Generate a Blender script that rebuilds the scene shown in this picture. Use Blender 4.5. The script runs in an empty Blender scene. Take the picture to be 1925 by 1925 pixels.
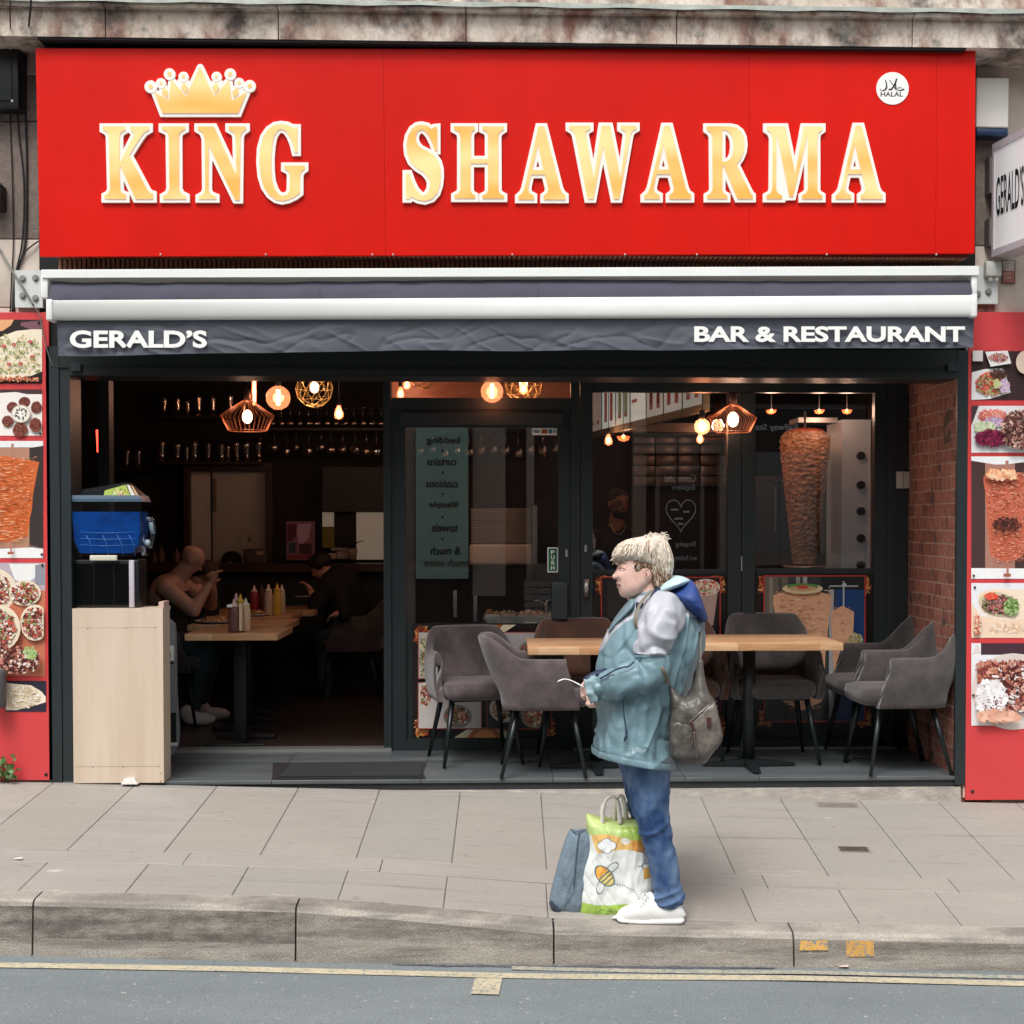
import bpy, bmesh, math, random
import numpy as np
from mathutils import Vector, Matrix, noise
random.seed(7); rng = np.random.default_rng(7)
R = math.radians
scene = bpy.context.scene
COL = scene.collection

# ---------------------------------------------------------------- camera
D, CZ, FPX, W = 7.65, 1.43, 2600.0, 1925.0
YAW, PITCH = R(2.0), R(1.4)
cam_d = bpy.data.cameras.new('camera'); cam = bpy.data.objects.new('camera', cam_d); COL.objects.link(cam)
cam.location = (0, -D, CZ)
cam.rotation_euler = (math.pi/2 - PITCH, 0, -YAW)
cam_d.sensor_width = 36; cam_d.lens = FPX/W*36; cam_d.clip_end = 500
ROT = (Matrix.Rotation(-YAW, 3, 'Z') @ Matrix.Rotation(math.pi/2 - PITCH, 3, 'X'))
_v = ROT.transposed() @ Vector((0, 1, 0))
_k = cam_d.lens/36
SX = -(956-962.5)/W + _v.x/(-_v.z)*_k
SY = (980-962.5)/W + _v.y/(-_v.z)*_k
cam_d.shift_x, cam_d.shift_y = SX, SY
scene.camera = cam

def P(px, py, Y=0.0):
    """world point at depth Y that the photograph shows at (px, py)"""
    d = ROT @ Vector(((px-962.5)/W + SX, -(py-962.5)/W + SY, -_k))
    t = (Y + D)/d.y
    return Vector((d.x*t, Y, CZ + d.z*t))
def PX(px, Y=0.0, py=980): return P(px, py, Y).x
def PZ(py, Y=0.0, px=960): return P(px, py, Y).z
def PF(px, py, z=0.0):
    d = ROT @ Vector(((px-962.5)/W + SX, -(py-962.5)/W + SY, -_k))
    t = (z - CZ)/d.z
    return Vector((d.x*t, -D + d.y*t, z))
def proj(v):
    q = ROT.transposed() @ (Vector(v) - Vector((0, -D, CZ)))
    return ((q.x/(-q.z)*_k - SX)*W + 962.5, -((q.y/(-q.z))*_k - SY)*W + 962.5)

# ---------------------------------------------------------------- light
world = bpy.data.worlds.new('World'); scene.world = world; world.use_nodes = True
nt = world.node_tree; nt.nodes.clear()
wo = nt.nodes.new('ShaderNodeOutputWorld'); bg = nt.nodes.new('ShaderNodeBackground')
sky = nt.nodes.new('ShaderNodeTexSky'); sky.sky_type = 'NISHITA'; sky.sun_disc = False
SUN_EL, SUN_AZ = R(58), R(200)
sky.sun_elevation = SUN_EL; sky.sun_rotation = SUN_AZ; sky.air_density = 1.0; sky.dust_density = 4.0; sky.ozone_density = 1.0
hs = nt.nodes.new('ShaderNodeHueSaturation'); hs.inputs['Saturation'].default_value = 0.25
nt.links.new(sky.outputs[0], hs.inputs['Color']); nt.links.new(hs.outputs[0], bg.inputs['Color'])
bg.inputs['Strength'].default_value = 0.15
nt.links.new(bg.outputs[0], wo.inputs[0])
sl = bpy.data.lights.new('sun', 'SUN'); sun = bpy.data.objects.new('sun', sl); COL.objects.link(sun)
sl.energy = 1.5; sl.angle = R(22); sl.color = (1, .985, .96)
_sd = Vector((math.sin(SUN_AZ)*math.cos(SUN_EL), math.cos(SUN_AZ)*math.cos(SUN_EL), math.sin(SUN_EL)))
sun.rotation_euler = _sd.to_track_quat('Z', 'Y').to_euler()
scene.view_settings.view_transform = 'Standard'; scene.view_settings.look = 'None'
scene.view_settings.exposure = 0.5; scene.view_settings.gamma = 1
scene.cycles.max_bounces = 8; scene.cycles.transparent_max_bounces = 16

# ---------------------------------------------------------------- helpers
def lin(c):
    if isinstance(c, str):
        c = tuple(int(c[i:i+2], 16)/255 for i in (0, 2, 4))
    return tuple((x/12.92 if x <= .04045 else ((x+.055)/1.055)**2.4) for x in c[:3])
MATS = {}
def mat(name, col, rough=.6, metal=0., var=0., vs=6., bump=0., bs=60., bd=.01, emit=0., ecol=None, stretch=(1, 1, 1), col2=None,
        spec=.5, detail=6, sheen=0., coat=0., trans=0., lo=.35, hi=.65):
    if name in MATS: return MATS[name]
    m = bpy.data.materials.new(name); m.use_nodes = True; t = m.node_tree; b = t.nodes['Principled BSDF']
    c = lin(col)
    b.inputs['Roughness'].default_value = rough; b.inputs['Metallic'].default_value = metal
    b.inputs['Specular IOR Level'].default_value = spec
    if sheen: b.inputs['Sheen Weight'].default_value = sheen
    if coat: b.inputs['Coat Weight'].default_value = coat
    if trans: b.inputs['Transmission Weight'].default_value = trans
    b.inputs['Base Color'].default_value = (*c, 1)
    if var or col2 or bump:
        tc = t.nodes.new('ShaderNodeTexCoord'); mp = t.nodes.new('ShaderNodeMapping'); mp.inputs['Scale'].default_value = stretch
        t.links.new(tc.outputs['Object'], mp.inputs[0])
    if var or col2:
        n = t.nodes.new('ShaderNodeTexNoise'); n.inputs['Scale'].default_value = vs; n.inputs['Detail'].default_value = detail
        n.inputs['Roughness'].default_value = .65
        t.links.new(mp.outputs[0], n.inputs['Vector'])
        rp = t.nodes.new('ShaderNodeValToRGB'); rp.color_ramp.elements[0].position = lo; rp.color_ramp.elements[1].position = hi
        c2 = lin(col2) if col2 else tuple(min(1, x*(1+var)) for x in c)
        c1 = c if col2 else tuple(x*(1-var) for x in c)
        rp.color_ramp.elements[0].color = (*c1, 1); rp.color_ramp.elements[1].color = (*c2, 1)
        t.links.new(n.outputs['Fac'], rp.inputs[0]); t.links.new(rp.outputs[0], b.inputs['Base Color'])
    if bump:
        n2 = t.nodes.new('ShaderNodeTexNoise'); n2.inputs['Scale'].default_value = bs; n2.inputs['Detail'].default_value = 5
        t.links.new(mp.outputs[0], n2.inputs['Vector'])
        bp = t.nodes.new('ShaderNodeBump'); bp.inputs['Strength'].default_value = bump; bp.inputs['Distance'].default_value = bd
        t.links.new(n2.outputs['Fac'], bp.inputs['Height']); t.links.new(bp.outputs[0], b.inputs['Normal'])
    if emit:
        b.inputs['Emission Color'].default_value = (*(lin(ecol) if ecol else c), 1); b.inputs['Emission Strength'].default_value = emit
    MATS[name] = m; return m
def mix_rgb(t, fac, a, b, mode='MIX'):
    n = t.nodes.new('ShaderNodeMix'); n.data_type = 'RGBA'; n.blend_type = mode
    for s, v in ((0, fac), (6, a), (7, b)):
        if isinstance(v, (int, float)): n.inputs[s].default_value = v
        elif isinstance(v, tuple): n.inputs[s].default_value = (*v, 1)
        else: t.links.new(v, n.inputs[s])
    return n.outputs[2]
def noise_fac(t, scale, stretch=(1, 1, 1), lo=.4, hi=.6, detail=6, loc=(0, 0, 0)):
    tc = t.nodes.new('ShaderNodeTexCoord'); mp = t.nodes.new('ShaderNodeMapping'); mp.inputs['Scale'].default_value = stretch
    mp.inputs['Location'].default_value = loc
    n = t.nodes.new('ShaderNodeTexNoise'); n.inputs['Scale'].default_value = scale; n.inputs['Detail'].default_value = detail
    n.inputs['Roughness'].default_value = .65
    r = t.nodes.new('ShaderNodeMapRange'); r.inputs[1].default_value = lo; r.inputs[2].default_value = hi
    t.links.new(tc.outputs['Object'], mp.inputs[0]); t.links.new(mp.outputs[0], n.inputs['Vector']); t.links.new(n.outputs['Fac'], r.inputs[0])
    return r.outputs[0]
def attr_mat(name, rough=.6, var=.12, vs=30, bump=0., bs=80, attr='Col', stretch=(1, 1, 1), spec=.5, emit=0.):
    if name in MATS: return MATS[name]
    m = bpy.data.materials.new(name); m.use_nodes = True; t = m.node_tree; b = t.nodes['Principled BSDF']
    a = t.nodes.new('ShaderNodeAttribute'); a.attribute_name = attr
    b.inputs['Roughness'].default_value = rough; b.inputs['Specular IOR Level'].default_value = spec
    out = a.outputs['Color']
    if var:
        f = noise_fac(t, vs, stretch, .3, .7)
        g = t.nodes.new('ShaderNodeMapRange'); g.inputs[3].default_value = 1-var; g.inputs[4].default_value = 1+var
        t.links.new(f, g.inputs[0])
        cmb = t.nodes.new('ShaderNodeCombineColor')
        for i in range(3): t.links.new(g.outputs[0], cmb.inputs[i])
        out = mix_rgb(t, 1., out, cmb.outputs[0], 'MULTIPLY')
    t.links.new(out, b.inputs['Base Color'])
    if emit:
        t.links.new(out, b.inputs['Emission Color']); b.inputs['Emission Strength'].default_value = emit
    if bump:
        tc = t.nodes.new('ShaderNodeTexCoord'); n2 = t.nodes.new('ShaderNodeTexNoise'); n2.inputs['Scale'].default_value = bs
        t.links.new(tc.outputs['Object'], n2.inputs['Vector'])
        bp = t.nodes.new('ShaderNodeBump'); bp.inputs['Strength'].default_value = bump; bp.inputs['Distance'].default_value = .01
        t.links.new(n2.outputs['Fac'], bp.inputs['Height']); t.links.new(bp.outputs[0], b.inputs['Normal'])
    MATS[name] = m; return m
def glass_mat(name, tint=(1, 1, 1), base=.055, col=(1, 1, 1)):
    if name in MATS: return MATS[name]
    m = bpy.data.materials.new(name); m.use_nodes = True; t = m.node_tree; t.nodes.clear()
    o = t.nodes.new('ShaderNodeOutputMaterial'); mx = t.nodes.new('ShaderNodeMixShader')
    tr = t.nodes.new('ShaderNodeBsdfTransparent'); gl = t.nodes.new('ShaderNodeBsdfGlossy')
    tr.inputs[0].default_value = (*tint, 1); gl.inputs['Roughness'].default_value = 0.0; gl.inputs[0].default_value = (*col, 1)
    lw = t.nodes.new('ShaderNodeLayerWeight'); lw.inputs[0].default_value = .5
    pw = t.nodes.new('ShaderNodeMath'); pw.operation = 'POWER'; pw.inputs[1].default_value = 4
    ma = t.nodes.new('ShaderNodeMath'); ma.operation = 'MULTIPLY_ADD'; ma.inputs[1].default_value = .85; ma.inputs[2].default_value = base
    t.links.new(lw.outputs['Facing'], pw.inputs[0]); t.links.new(pw.outputs[0], ma.inputs[0]); t.links.new(ma.outputs[0], mx.inputs[0])
    t.links.new(tr.outputs[0], mx.inputs[1]); t.links.new(gl.outputs[0], mx.inputs[2]); t.links.new(mx.outputs[0], o.inputs[0])
    MATS[name] = m; return m

ORG = {}
ORD = ('first', 'second', 'third', 'fourth', 'fifth', 'sixth', 'seventh', 'eighth', 'ninth', 'tenth', 'eleventh', 'twelfth', 'thirteenth')
def thing(name, label, cat, loc=(0, 0, 0), rz=0, group=None):
    o = bpy.data.objects.new(name, None); COL.objects.link(o); o.location = loc; o.rotation_euler = (0, 0, rz)
    o.empty_display_size = .05
    o['label'] = label; o['category'] = cat
    if group: o['group'] = group
    ORG[o.name] = Vector(loc); return o
def tag(o, label, cat, group=None):
    o['label'] = label; o['category'] = cat
    if group: o['group'] = group
    return o
def struct(o): o['kind'] = 'structure'; return o

class MB:
    """collects shapes for ONE mesh"""
    def __init__(s): s.v = []; s.f = []; s.m = []; s.c = None; s.sm = []
    def add(s, vs, fs, mi=0, smooth=False, col=None):
        k = len(s.v); s.v += [tuple(v) for v in vs]; s.f += [tuple(i+k for i in f) for f in fs]; s.m += [mi]*len(fs); s.sm += [smooth]*len(fs)
        if col is not None:
            if s.c is None: s.c = [(1, 1, 1)]*(len(s.f)-len(fs))
            s.c += [col]*len(fs)
        elif s.c is not None: s.c += [(1, 1, 1)]*len(fs)
        return s
    def box(s, a, b, mi=0, col=None):
        x0, y0, z0 = (min(a[i], b[i]) for i in range(3)); x1, y1, z1 = (max(a[i], b[i]) for i in range(3))
        vs = [(x0, y0, z0), (x1, y0, z0), (x1, y1, z0), (x0, y1, z0), (x0, y0, z1), (x1, y0, z1), (x1, y1, z1), (x0, y1, z1)]
        return s.add(vs, [(3, 2, 1, 0), (4, 5, 6, 7), (0, 1, 5, 4), (1, 2, 6, 5), (2, 3, 7, 6), (3, 0, 4, 7)], mi, col=col)
    def pbox(s, px0, py0, px1, py1, Y0, Y1, mi=0, Yref=None):
        """box whose front face at depth Yref (default Y0) covers the pixel rectangle"""
        r = Y0 if Yref is None else Yref
        a = P(px0, (py0+py1)/2, r); b = P(px1, (py0+py1)/2, r); t = P((px0+px1)/2, py0, r); u = P((px0+px1)/2, py1, r)
        return s.box((a.x, Y0, u.z), (b.x, Y1, t.z), mi)
    def rbox(s, a, b, r=.01, mi=0):
        """box with chamfered edges (all 12) by r"""
        x0, y0, z0 = (min(a[i], b[i]) for i in range(3)); x1, y1, z1 = (max(a[i], b[i]) for i in range(3))
        bm = bmesh.new(); bmesh.ops.create_cube(bm, size=1)
        for v in bm.verts: v.co = Vector((x0+(v.co.x+.5)*(x1-x0), y0+(v.co.y+.5)*(y1-y0), z0+(v.co.z+.5)*(z1-z0)))
        bmesh.ops.bevel(bm, geom=bm.edges[:], offset=r, segments=3, affect='EDGES', profile=.5)
        bm.verts.index_update()
        s.add([v.co[:] for v in bm.verts], [[v.index for v in f.verts] for f in bm.faces], mi, True); bm.free(); return s
    def tube(s, pts, rad, n=8, mi=0, cap=True, smooth=True, flat=None, col=None):
        pts = [Vector(p) for p in pts]; m = len(pts)
        if not hasattr(rad, '__len__'): rad = [rad]*m
        T = [(pts[min(i+1, m-1)]-pts[max(i-1, 0)]).normalized() for i in range(m)]
        up = Vector((0, 0, 1)) if abs(T[0].z) < .9 else Vector((1, 0, 0))
        N = (up - T[0]*up.dot(T[0])).normalized(); vs = []
        for i in range(m):
            N = (N - T[i]*N.dot(T[i])); N = N.normalized() if N.length > 1e-6 else T[i].orthogonal().normalized()
            B = T[i].cross(N); fl = flat or 1
            for k in range(n):
                a = 2*math.pi*k/n; vs.append(pts[i] + (N*math.cos(a)*fl + B*math.sin(a))*rad[i])
        fs = [(i*n+k, i*n+(k+1) % n, (i+1)*n+(k+1) % n, (i+1)*n+k) for i in range(m-1) for k in range(n)]
        if cap: fs += [tuple(range(n-1, -1, -1)), tuple((m-1)*n+k for k in range(n))]
        return s.add(vs, fs, mi, smooth, col)
    def lathe(s, c, prof, n=24, mi=0, smooth=True, col=None):
        """prof [(r, z)] turned round the vertical through c"""
        vs = [(c[0]+r*math.cos(2*math.pi*k/n), c[1]+r*math.sin(2*math.pi*k/n), c[2]+z) for r, z in prof for k in range(n)]
        m = len(prof)
        fs = [(i*n+k, i*n+(k+1) % n, (i+1)*n+(k+1) % n, (i+1)*n+k) for i in range(m-1) for k in range(n)]
        fs += [tuple(range(n-1, -1, -1)), tuple((m-1)*n+k for k in range(n))]
        return s.add(vs, fs, mi, smooth, col)
    def prism(s, pts, Y0, Y1, mi=0, col=None, smooth=False):
        """pts = [(x,z)] outline extruded from Y0 (front) to Y1"""
        n = len(pts); A = sum(pts[i][0]*pts[(i+1) % n][1]-pts[(i+1) % n][0]*pts[i][1] for i in range(n))
        if A < 0: pts = pts[::-1]
        vs = [(x, Y0, z) for x, z in pts] + [(x, Y1, z) for x, z in pts]
        fs = [tuple(range(n)), tuple(range(2*n-1, n-1, -1))] + [(i, i+n, (i+1) % n+n, (i+1) % n) for i in range(n)]
        return s.add(vs, fs, mi, smooth, col)
    def ball(s, c, r, mi=0, n=16, sc=(1, 1, 1), col=None, rot=None):
        vs = []; fs = []; h = n//2
        for i in range(h+1):
            a = math.pi*i/h
            for k in range(n):
                b = 2*math.pi*k/n
                p = Vector((r*sc[0]*math.sin(a)*math.cos(b), r*sc[1]*math.sin(a)*math.sin(b), r*sc[2]*math.cos(a)))
                if rot: p = rot @ p
                vs.append(p + Vector(c))
        for i in range(h):
            for k in range(n):
                q = (i*n+k, (i+1)*n+k, (i+1)*n+(k+1) % n, i*n+(k+1) % n)
                fs.append(q)
        return s.add(vs, fs, mi, True, col)
    def build(s, name, mats, parent=None, local=False):
        org = Vector((0, 0, 0))
        if parent is not None:
            org = ORG.get(parent.name, org)
        me = bpy.data.meshes.new(name)
        vs = s.v if (local or parent is None) else [(v[0]-org.x, v[1]-org.y, v[2]-org.z) for v in s.v]
        me.from_pydata(vs, [], s.f)
        if not isinstance(mats, (list, tuple)): mats = [mats]
        for m in mats: me.materials.append(m)
        me.polygons.foreach_set('material_index', s.m); me.polygons.foreach_set('use_smooth', s.sm)
        if s.c is not None:
            ca = me.color_attributes.new('Col', 'FLOAT_COLOR', 'CORNER'); arr = []
            for p in me.polygons: arr += [*s.c[p.index], 1.]*p.loop_total
            ca.data.foreach_set('color', arr)
        me.update(); me.validate()
        o = bpy.data.objects.new(name, me); COL.objects.link(o)
        if parent is not None: o.parent = parent; ORG[o.name] = org
        return o
def dup(root, loc, rz, label=None, group=None):
    r = root.copy(); COL.objects.link(r); r.location = loc; r.rotation_euler = (0, 0, rz)
    if label: r['label'] = label
    if group: r['group'] = group
    for ch in list(root.children):
        c = ch.copy(); COL.objects.link(c); c.parent = r
        for g in ch.children:
            d = g.copy(); COL.objects.link(d); d.parent = c
    return r

def text_mesh(s, bold=0., spacing=1., extrude=0.0, shear=0.):
    cu = bpy.data.curves.new('t', 'FONT'); cu.body = s; cu.offset = bold; cu.space_character = spacing; cu.resolution_u = 4; cu.extrude = extrude; cu.shear = shear
    o = bpy.data.objects.new('t', cu); COL.objects.link(o)
    dg = bpy.context.evaluated_depsgraph_get(); dg.update()
    me = bpy.data.meshes.new_from_object(o.evaluated_get(dg))
    vs = [tuple(v.co) for v in me.vertices]; fs = [tuple(p.vertices) for p in me.polygons]
    bpy.data.objects.remove(o); bpy.data.curves.remove(cu); bpy.data.meshes.remove(me)
    return vs, fs
def put_text(mb, s, p00, ux, uz, w, h, mi=0, bold=0., spacing=1., off=None, ext=0., col=None, shear=0.):
    """text fitted into width w, height h; p00 lower-left, ux/uz unit axes, off = unit normal towards the reader"""
    vs, fs = text_mesh(s, bold, spacing, .1 if ext else 0, shear)
    if not vs: return
    xs = [v[0] for v in vs]; ys = [v[1] for v in vs]; x0, x1, y0, y1 = min(xs), max(xs), min(ys), max(ys)
    ux, uz = Vector(ux), Vector(uz); n = ux.cross(uz); p00 = Vector(p00)
    out = [p00 + ux*((v[0]-x0)/(x1-x0)*w) + uz*((v[1]-y0)/(y1-y0)*h) + n*((v[2]+.1)/.2*ext if ext else 0) for v in vs]
    mb.add(out, fs, mi, col=col)
def ptext(mb, s, px0, py0, px1, py1, Y, mi=0, bold=0., spacing=1., ext=0., col=None, shear=0.):
    """text facing the camera side, covering the pixel rectangle on plane Y"""
    a = P(px0, py1, Y); b = P(px1, py1, Y); c = P(px0, py0, Y)
    u = Vector((b.x-a.x, 0, b.z-a.z)); w = u.length; v = Vector((c.x-a.x, 0, c.z-a.z)); h = v.length
    vs, fs = text_mesh(s, bold, spacing, .1 if ext else 0, shear)
    xs = [q[0] for q in vs]; ys = [q[1] for q in vs]; x0, x1, y0, y1 = min(xs), max(xs), min(ys), max(ys)
    out = [a + u*((q[0]-x0)/(x1-x0)) + v*((q[1]-y0)/(y1-y0)) + Vector((0, -1, 0))*((q[2]+.1)/.2*ext if ext else 0) for q in vs]
    mb.add(out, fs, mi, col=col)

class Print:
    """flat printed artwork: coloured polygons in photo pixels on a plane, each a hair proud of the one before"""
    def __init__(s, Y, step=2.5e-5): s.Y = Y; s.k = 0; s.mb = MB(); s.step = step
    def poly(s, pts, col):
        s.k += 1; y = s.Y - s.k*s.step
        vs = [P(a, b, s.Y) for a, b in pts]; vs = [(v.x, y, v.z) for v in vs]
        A = sum(vs[i][0]*vs[(i+1) % len(vs)][2]-vs[(i+1) % len(vs)][0]*vs[i][2] for i in range(len(vs)))
        if A < 0: vs = vs[::-1]
        s.mb.add(vs, [tuple(range(len(vs)))], 0, col=lin(col))
    def rect(s, x0, y0, x1, y1, col): s.poly([(x0, y0), (x1, y0), (x1, y1), (x0, y1)], col)
    def disc(s, x, y, rx, ry, col, n=20, jag=0., rot=0.):
        pts = []
        for i in range(n):
            a = 2*math.pi*i/n; q = 1+jag*random.uniform(-1, 1); u, v = rx*q*math.cos(a), ry*q*math.sin(a)
            pts.append((x+u*math.cos(rot)-v*math.sin(rot), y+u*math.sin(rot)+v*math.cos(rot)))
        s.poly(pts, col)
    def clip(s, x0, y0, x1, y1): s.cl = (x0, y0, x1, y1)
    def bits(s, x, y, rx, ry, cols, n, l0=2, l1=6, w=1.3, shred=True, clip=None, ang=None):
        for _ in range(int(n*1.6)):
            for _t in range(20):
                a = random.uniform(0, 6.283); q = math.sqrt(random.random()); cx, cy = x+rx*q*math.cos(a), y+ry*q*math.sin(a)
                if not clip or (clip[0]+l1*.6 < cx < clip[2]-l1*.6 and clip[1]+l1*.6 < cy < clip[3]-l1*.6): break
            else: continue
            col = lin(random.choice(cols)); m = random.uniform(.86, 1.12); l = random.uniform(l0, l1)/2
            th = random.uniform(0, 3.14) if ang is None else random.gauss(ang, .25)
            bend = random.uniform(-.5, .5)
            s.k += 1; yy = s.Y - s.k*s.step; pts = []
            ww = w*random.uniform(.6, 1.4) if shred else l*random.uniform(.5, .9)
            for t, sg in ((-1, 1), (0, 1), (1, 1), (1, -1), (0, -1), (-1, -1)):
                u = t*l; v = sg*ww*(1 if t == 0 else .6) + bend*l*(.5-t*t*.5)
                pts.append((cx+u*math.cos(th)-v*math.sin(th), cy+u*math.sin(th)+v*math.cos(th)))
            vs = [P(a_, b_, s.Y) for a_, b_ in pts]; vs = [(v.x, yy, v.z) for v in vs]
            A = sum(vs[i][0]*vs[(i+1) % 6][2]-vs[(i+1) % 6][0]*vs[i][2] for i in range(6))
            if A < 0: vs = vs[::-1]
            s.mb.add(vs, [(0, 1, 2, 3, 4, 5)], 0, col=tuple(min(1, c*m) for c in col))
    def kebab(s, x, y0, y1, w0, w1, n, pal=('e8905a', 'd06a38', 'f0b080', 'a84a24', '7a3018', 'f6c8a0'), clip=None):
        prof = []
        for i in range(15):
            t = i/14; w = w0+(w1-w0)*t; r = w*min(1, (t/.06)**.5 if t < .06 else 1, ((1-t)/.05)**.5 if t > .95 else 1)*(1+.03*random.uniform(-1, 1)); prof.append((y0+(y1-y0)*t, r))
        L = [(x-r, yy) for yy, r in prof]; Rr = [(x+r, yy) for yy, r in prof[::-1]]
        pts = L+Rr
        if clip: pts = [(min(max(a, clip[0]), clip[2]), min(max(b, clip[1]), clip[3])) for a, b in pts]
        s.poly(pts, pal[1])
        for _ in range(n):
            t = random.random(); w = (w0+(w1-w0)*t)*.93; u = random.uniform(-1, 1)
            cx, cy = x+u*w, y0+2+(y1-y0-4)*t; l = random.uniform(.04, .15)*w0*(1-.5*abs(u))
            if clip and not (clip[0]+l < cx < clip[2]-l): continue
            sh = random.uniform(.35, .85); b = random.uniform(-.6, .6)
            c0 = lin(pal[1]); wq = .6+.4*random.random(); c1 = lin(random.choice(pal)); c = tuple(p*(1-wq)+q*wq for p, q in zip(c0, c1))
            s.k += 1; yy = s.Y-s.k*s.step
            pp = [(cx-l, cy+b), (cx, cy-sh), (cx+l, cy-b), (cx, cy+sh)]
            vs = [P(a_, b_, s.Y) for a_, b_ in pp]
            s.mb.add([(v.x, yy, v.z) for v in vs][::-1], [(0, 1, 2, 3)], 0, col=c)
    def build(s, name, parent, m=None): return s.mb.build(name, m or attr_mat('printed_film', .35, .05, 40), parent)

# --- organic solids
def pip(px, py, poly):
    inside = np.zeros(px.shape, bool); n = len(poly)
    for i in range(n):
        x0, y0 = poly[i]; x1, y1 = poly[(i+1) % n]
        c = ((y0 > py) != (y1 > py)) & (px < (x1-x0)*(py-y0)/((y1-y0) if y1 != y0 else 1e-9)+x0)
        inside ^= c
    return inside
def near_poly(x, y, poly):
    best = None
    for i in range(len(poly)):
        x0, y0 = poly[i]; x1, y1 = poly[(i+1) % len(poly)]; dx, dy = x1-x0, y1-y0; L = dx*dx+dy*dy
        t = max(0, min(1, ((x-x0)*dx+(y-y0)*dy)/L)) if L else 0; qx, qy = x0+t*dx, y0+t*dy; d = (qx-x)**2+(qy-y)**2
        if best is None or d < best[0]: best = (d, qx, qy)
    return best[1], best[2]
def smooth_poly(pts, n=4):
    out = []; m = len(pts)
    for i in range(m):
        p0, p1, p2, p3 = (np.array(pts[(i+k-1) % m], float) for k in range(4))
        for j in range(n):
            t = j/n; out.append(tuple(.5*((2*p1)+(-p0+p2)*t+(2*p0-5*p1+4*p2-p3)*t*t+(-p0+3*p1-3*p2+p3)*t**3)))
    return out
def inflate(mb, poly, Y, T, res=2., mi=0, power=.5, disp=None, colf=None, cap=None, yoff=None, matf=None, back=1.):
    """solid with the silhouette poly (photo pixels) at depth Y, swelling to half-thickness T"""
    xs = [p[0] for p in poly]; ys = [p[1] for p in poly]
    nx = int((max(xs)-min(xs))/res)+5; ny = int((max(ys)-min(ys))/res)+5
    gx = min(xs)-2*res+res*np.arange(nx); gy = min(ys)-2*res+res*np.arange(ny)
    X, Yg = np.meshgrid(gx, gy, indexing='ij'); ins = pip(X, Yg, poly)
    u = np.zeros(ins.shape); it = int(max(nx, ny)*4)+60
    for _ in range(min(it, 900)):
        u[1:-1, 1:-1] = .25*(u[2:, 1:-1]+u[:-2, 1:-1]+u[1:-1, 2:]+u[1:-1, :-2])+1
        u[~ins] = 0
    h = (u/u.max())**power
    if cap: h = np.minimum(h, cap)/cap
    idx = {}; vf = []; vb = []; cols = []
    def vid(i, j):
        k = (i, j)
        if k in idx: return idx[k]
        x, y = X[i, j], Yg[i, j]
        if not ins[i, j]: x, y = near_poly(x, y, poly); hh = 0.
        else: hh = h[i, j]
        yc = Y+(yoff(x, y) if yoff else 0)
        p = P(x, y, Y); q = disp(x, y, hh) if disp else 0.
        idx[k] = len(vf)
        vf.append((p.x, yc-T*hh-q*(1 if hh > 0 else 0), p.z)); vb.append((p.x, yc+T*hh*back, p.z)); 
        return idx[k]
    fs = []; N = None
    for i in range(nx-1):
        for j in range(ny-1):
            c = ins[i, j], ins[i+1, j], ins[i+1, j+1], ins[i, j+1]
            if any(c):
                fs.append((vid(i, j), vid(i+1, j), vid(i+1, j+1), vid(i, j+1)))
    n = len(vf); ok = [f for f in fs]
    allv = vf+vb; F = [f[::-1] for f in ok]+[tuple(k+n for k in f) for f in ok]
    if colf:
        px = {v: k for k, v in idx.items()}
        cc = []
        for f in ok:
            a = [px[k] for k in f]; cx = sum(X[i, j] for i, j in a)/4; cy = sum(Yg[i, j] for i, j in a)/4; cc.append(lin(colf(cx, cy)))
        if mb.c is None: mb.c = [(1, 1, 1)]*len(mb.f)
        k0 = len(mb.v); mb.v += allv; mb.f += [tuple(i+k0 for i in f) for f in F]; mb.m += [mi]*len(F); mb.sm += [True]*len(F); mb.c += cc+cc
    elif matf:
        px = {v: k for k, v in idx.items()}; ms = []
        for f in ok:
            a = [px[k] for k in f]; ms.append(matf(sum(X[i, j] for i, j in a)/4, sum(Yg[i, j] for i, j in a)/4))
        mb.add(allv, F, mi, True); mb.m[-len(F):] = ms+ms
    else: mb.add(allv, F, mi, True)
    return mb
def capsule(mb, p0, r0, p1, r1, n=14, mi=0):
    p0, p1 = Vector(p0), Vector(p1); d = p1-p0; m = 7; pts = []; rad = []
    L = max(d.length, 1e-5); t = d/L
    for i in range(m):
        a = math.pi/2*(1-i/(m-1)); pts.append(p0-t*r0*math.sin(a)*.999); rad.append(max(r0*math.cos(a), 1e-4))
    for i in range(1, m):
        a = math.pi/2*i/(m-1); pts.append(p1+t*r1*math.sin(a)); rad.append(max(r1*math.cos(a), 1e-4))
    return mb.tube(pts, rad, n, mi)
def remesh(mb, name, mats, parent, voxel=.006, sm=4):
    """fuses everything in mb into one continuous skin"""
    me = bpy.data.meshes.new('r'); me.from_pydata(mb.v, [], mb.f); me.update()
    o = bpy.data.objects.new('r', me); COL.objects.link(o)
    md = o.modifiers.new('r', 'REMESH'); md.mode = 'VOXEL'; md.voxel_size = voxel
    s2 = o.modifiers.new('s', 'SMOOTH'); s2.iterations = sm; s2.factor = .5
    dg = bpy.context.evaluated_depsgraph_get(); dg.update()
    m2 = bpy.data.meshes.new_from_object(o.evaluated_get(dg))
    out = MB(); out.add([tuple(v.co) for v in m2.vertices], [tuple(p.vertices) for p in m2.polygons], 0, True)
    bpy.data.objects.remove(o); bpy.data.meshes.remove(me); bpy.data.meshes.remove(m2)
    return out.build(name, mats, parent) if name else out
def fbm(p, s=1., o=3):
    return noise.fractal(Vector(p)*s, 1.0, 2.0, o)
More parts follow.
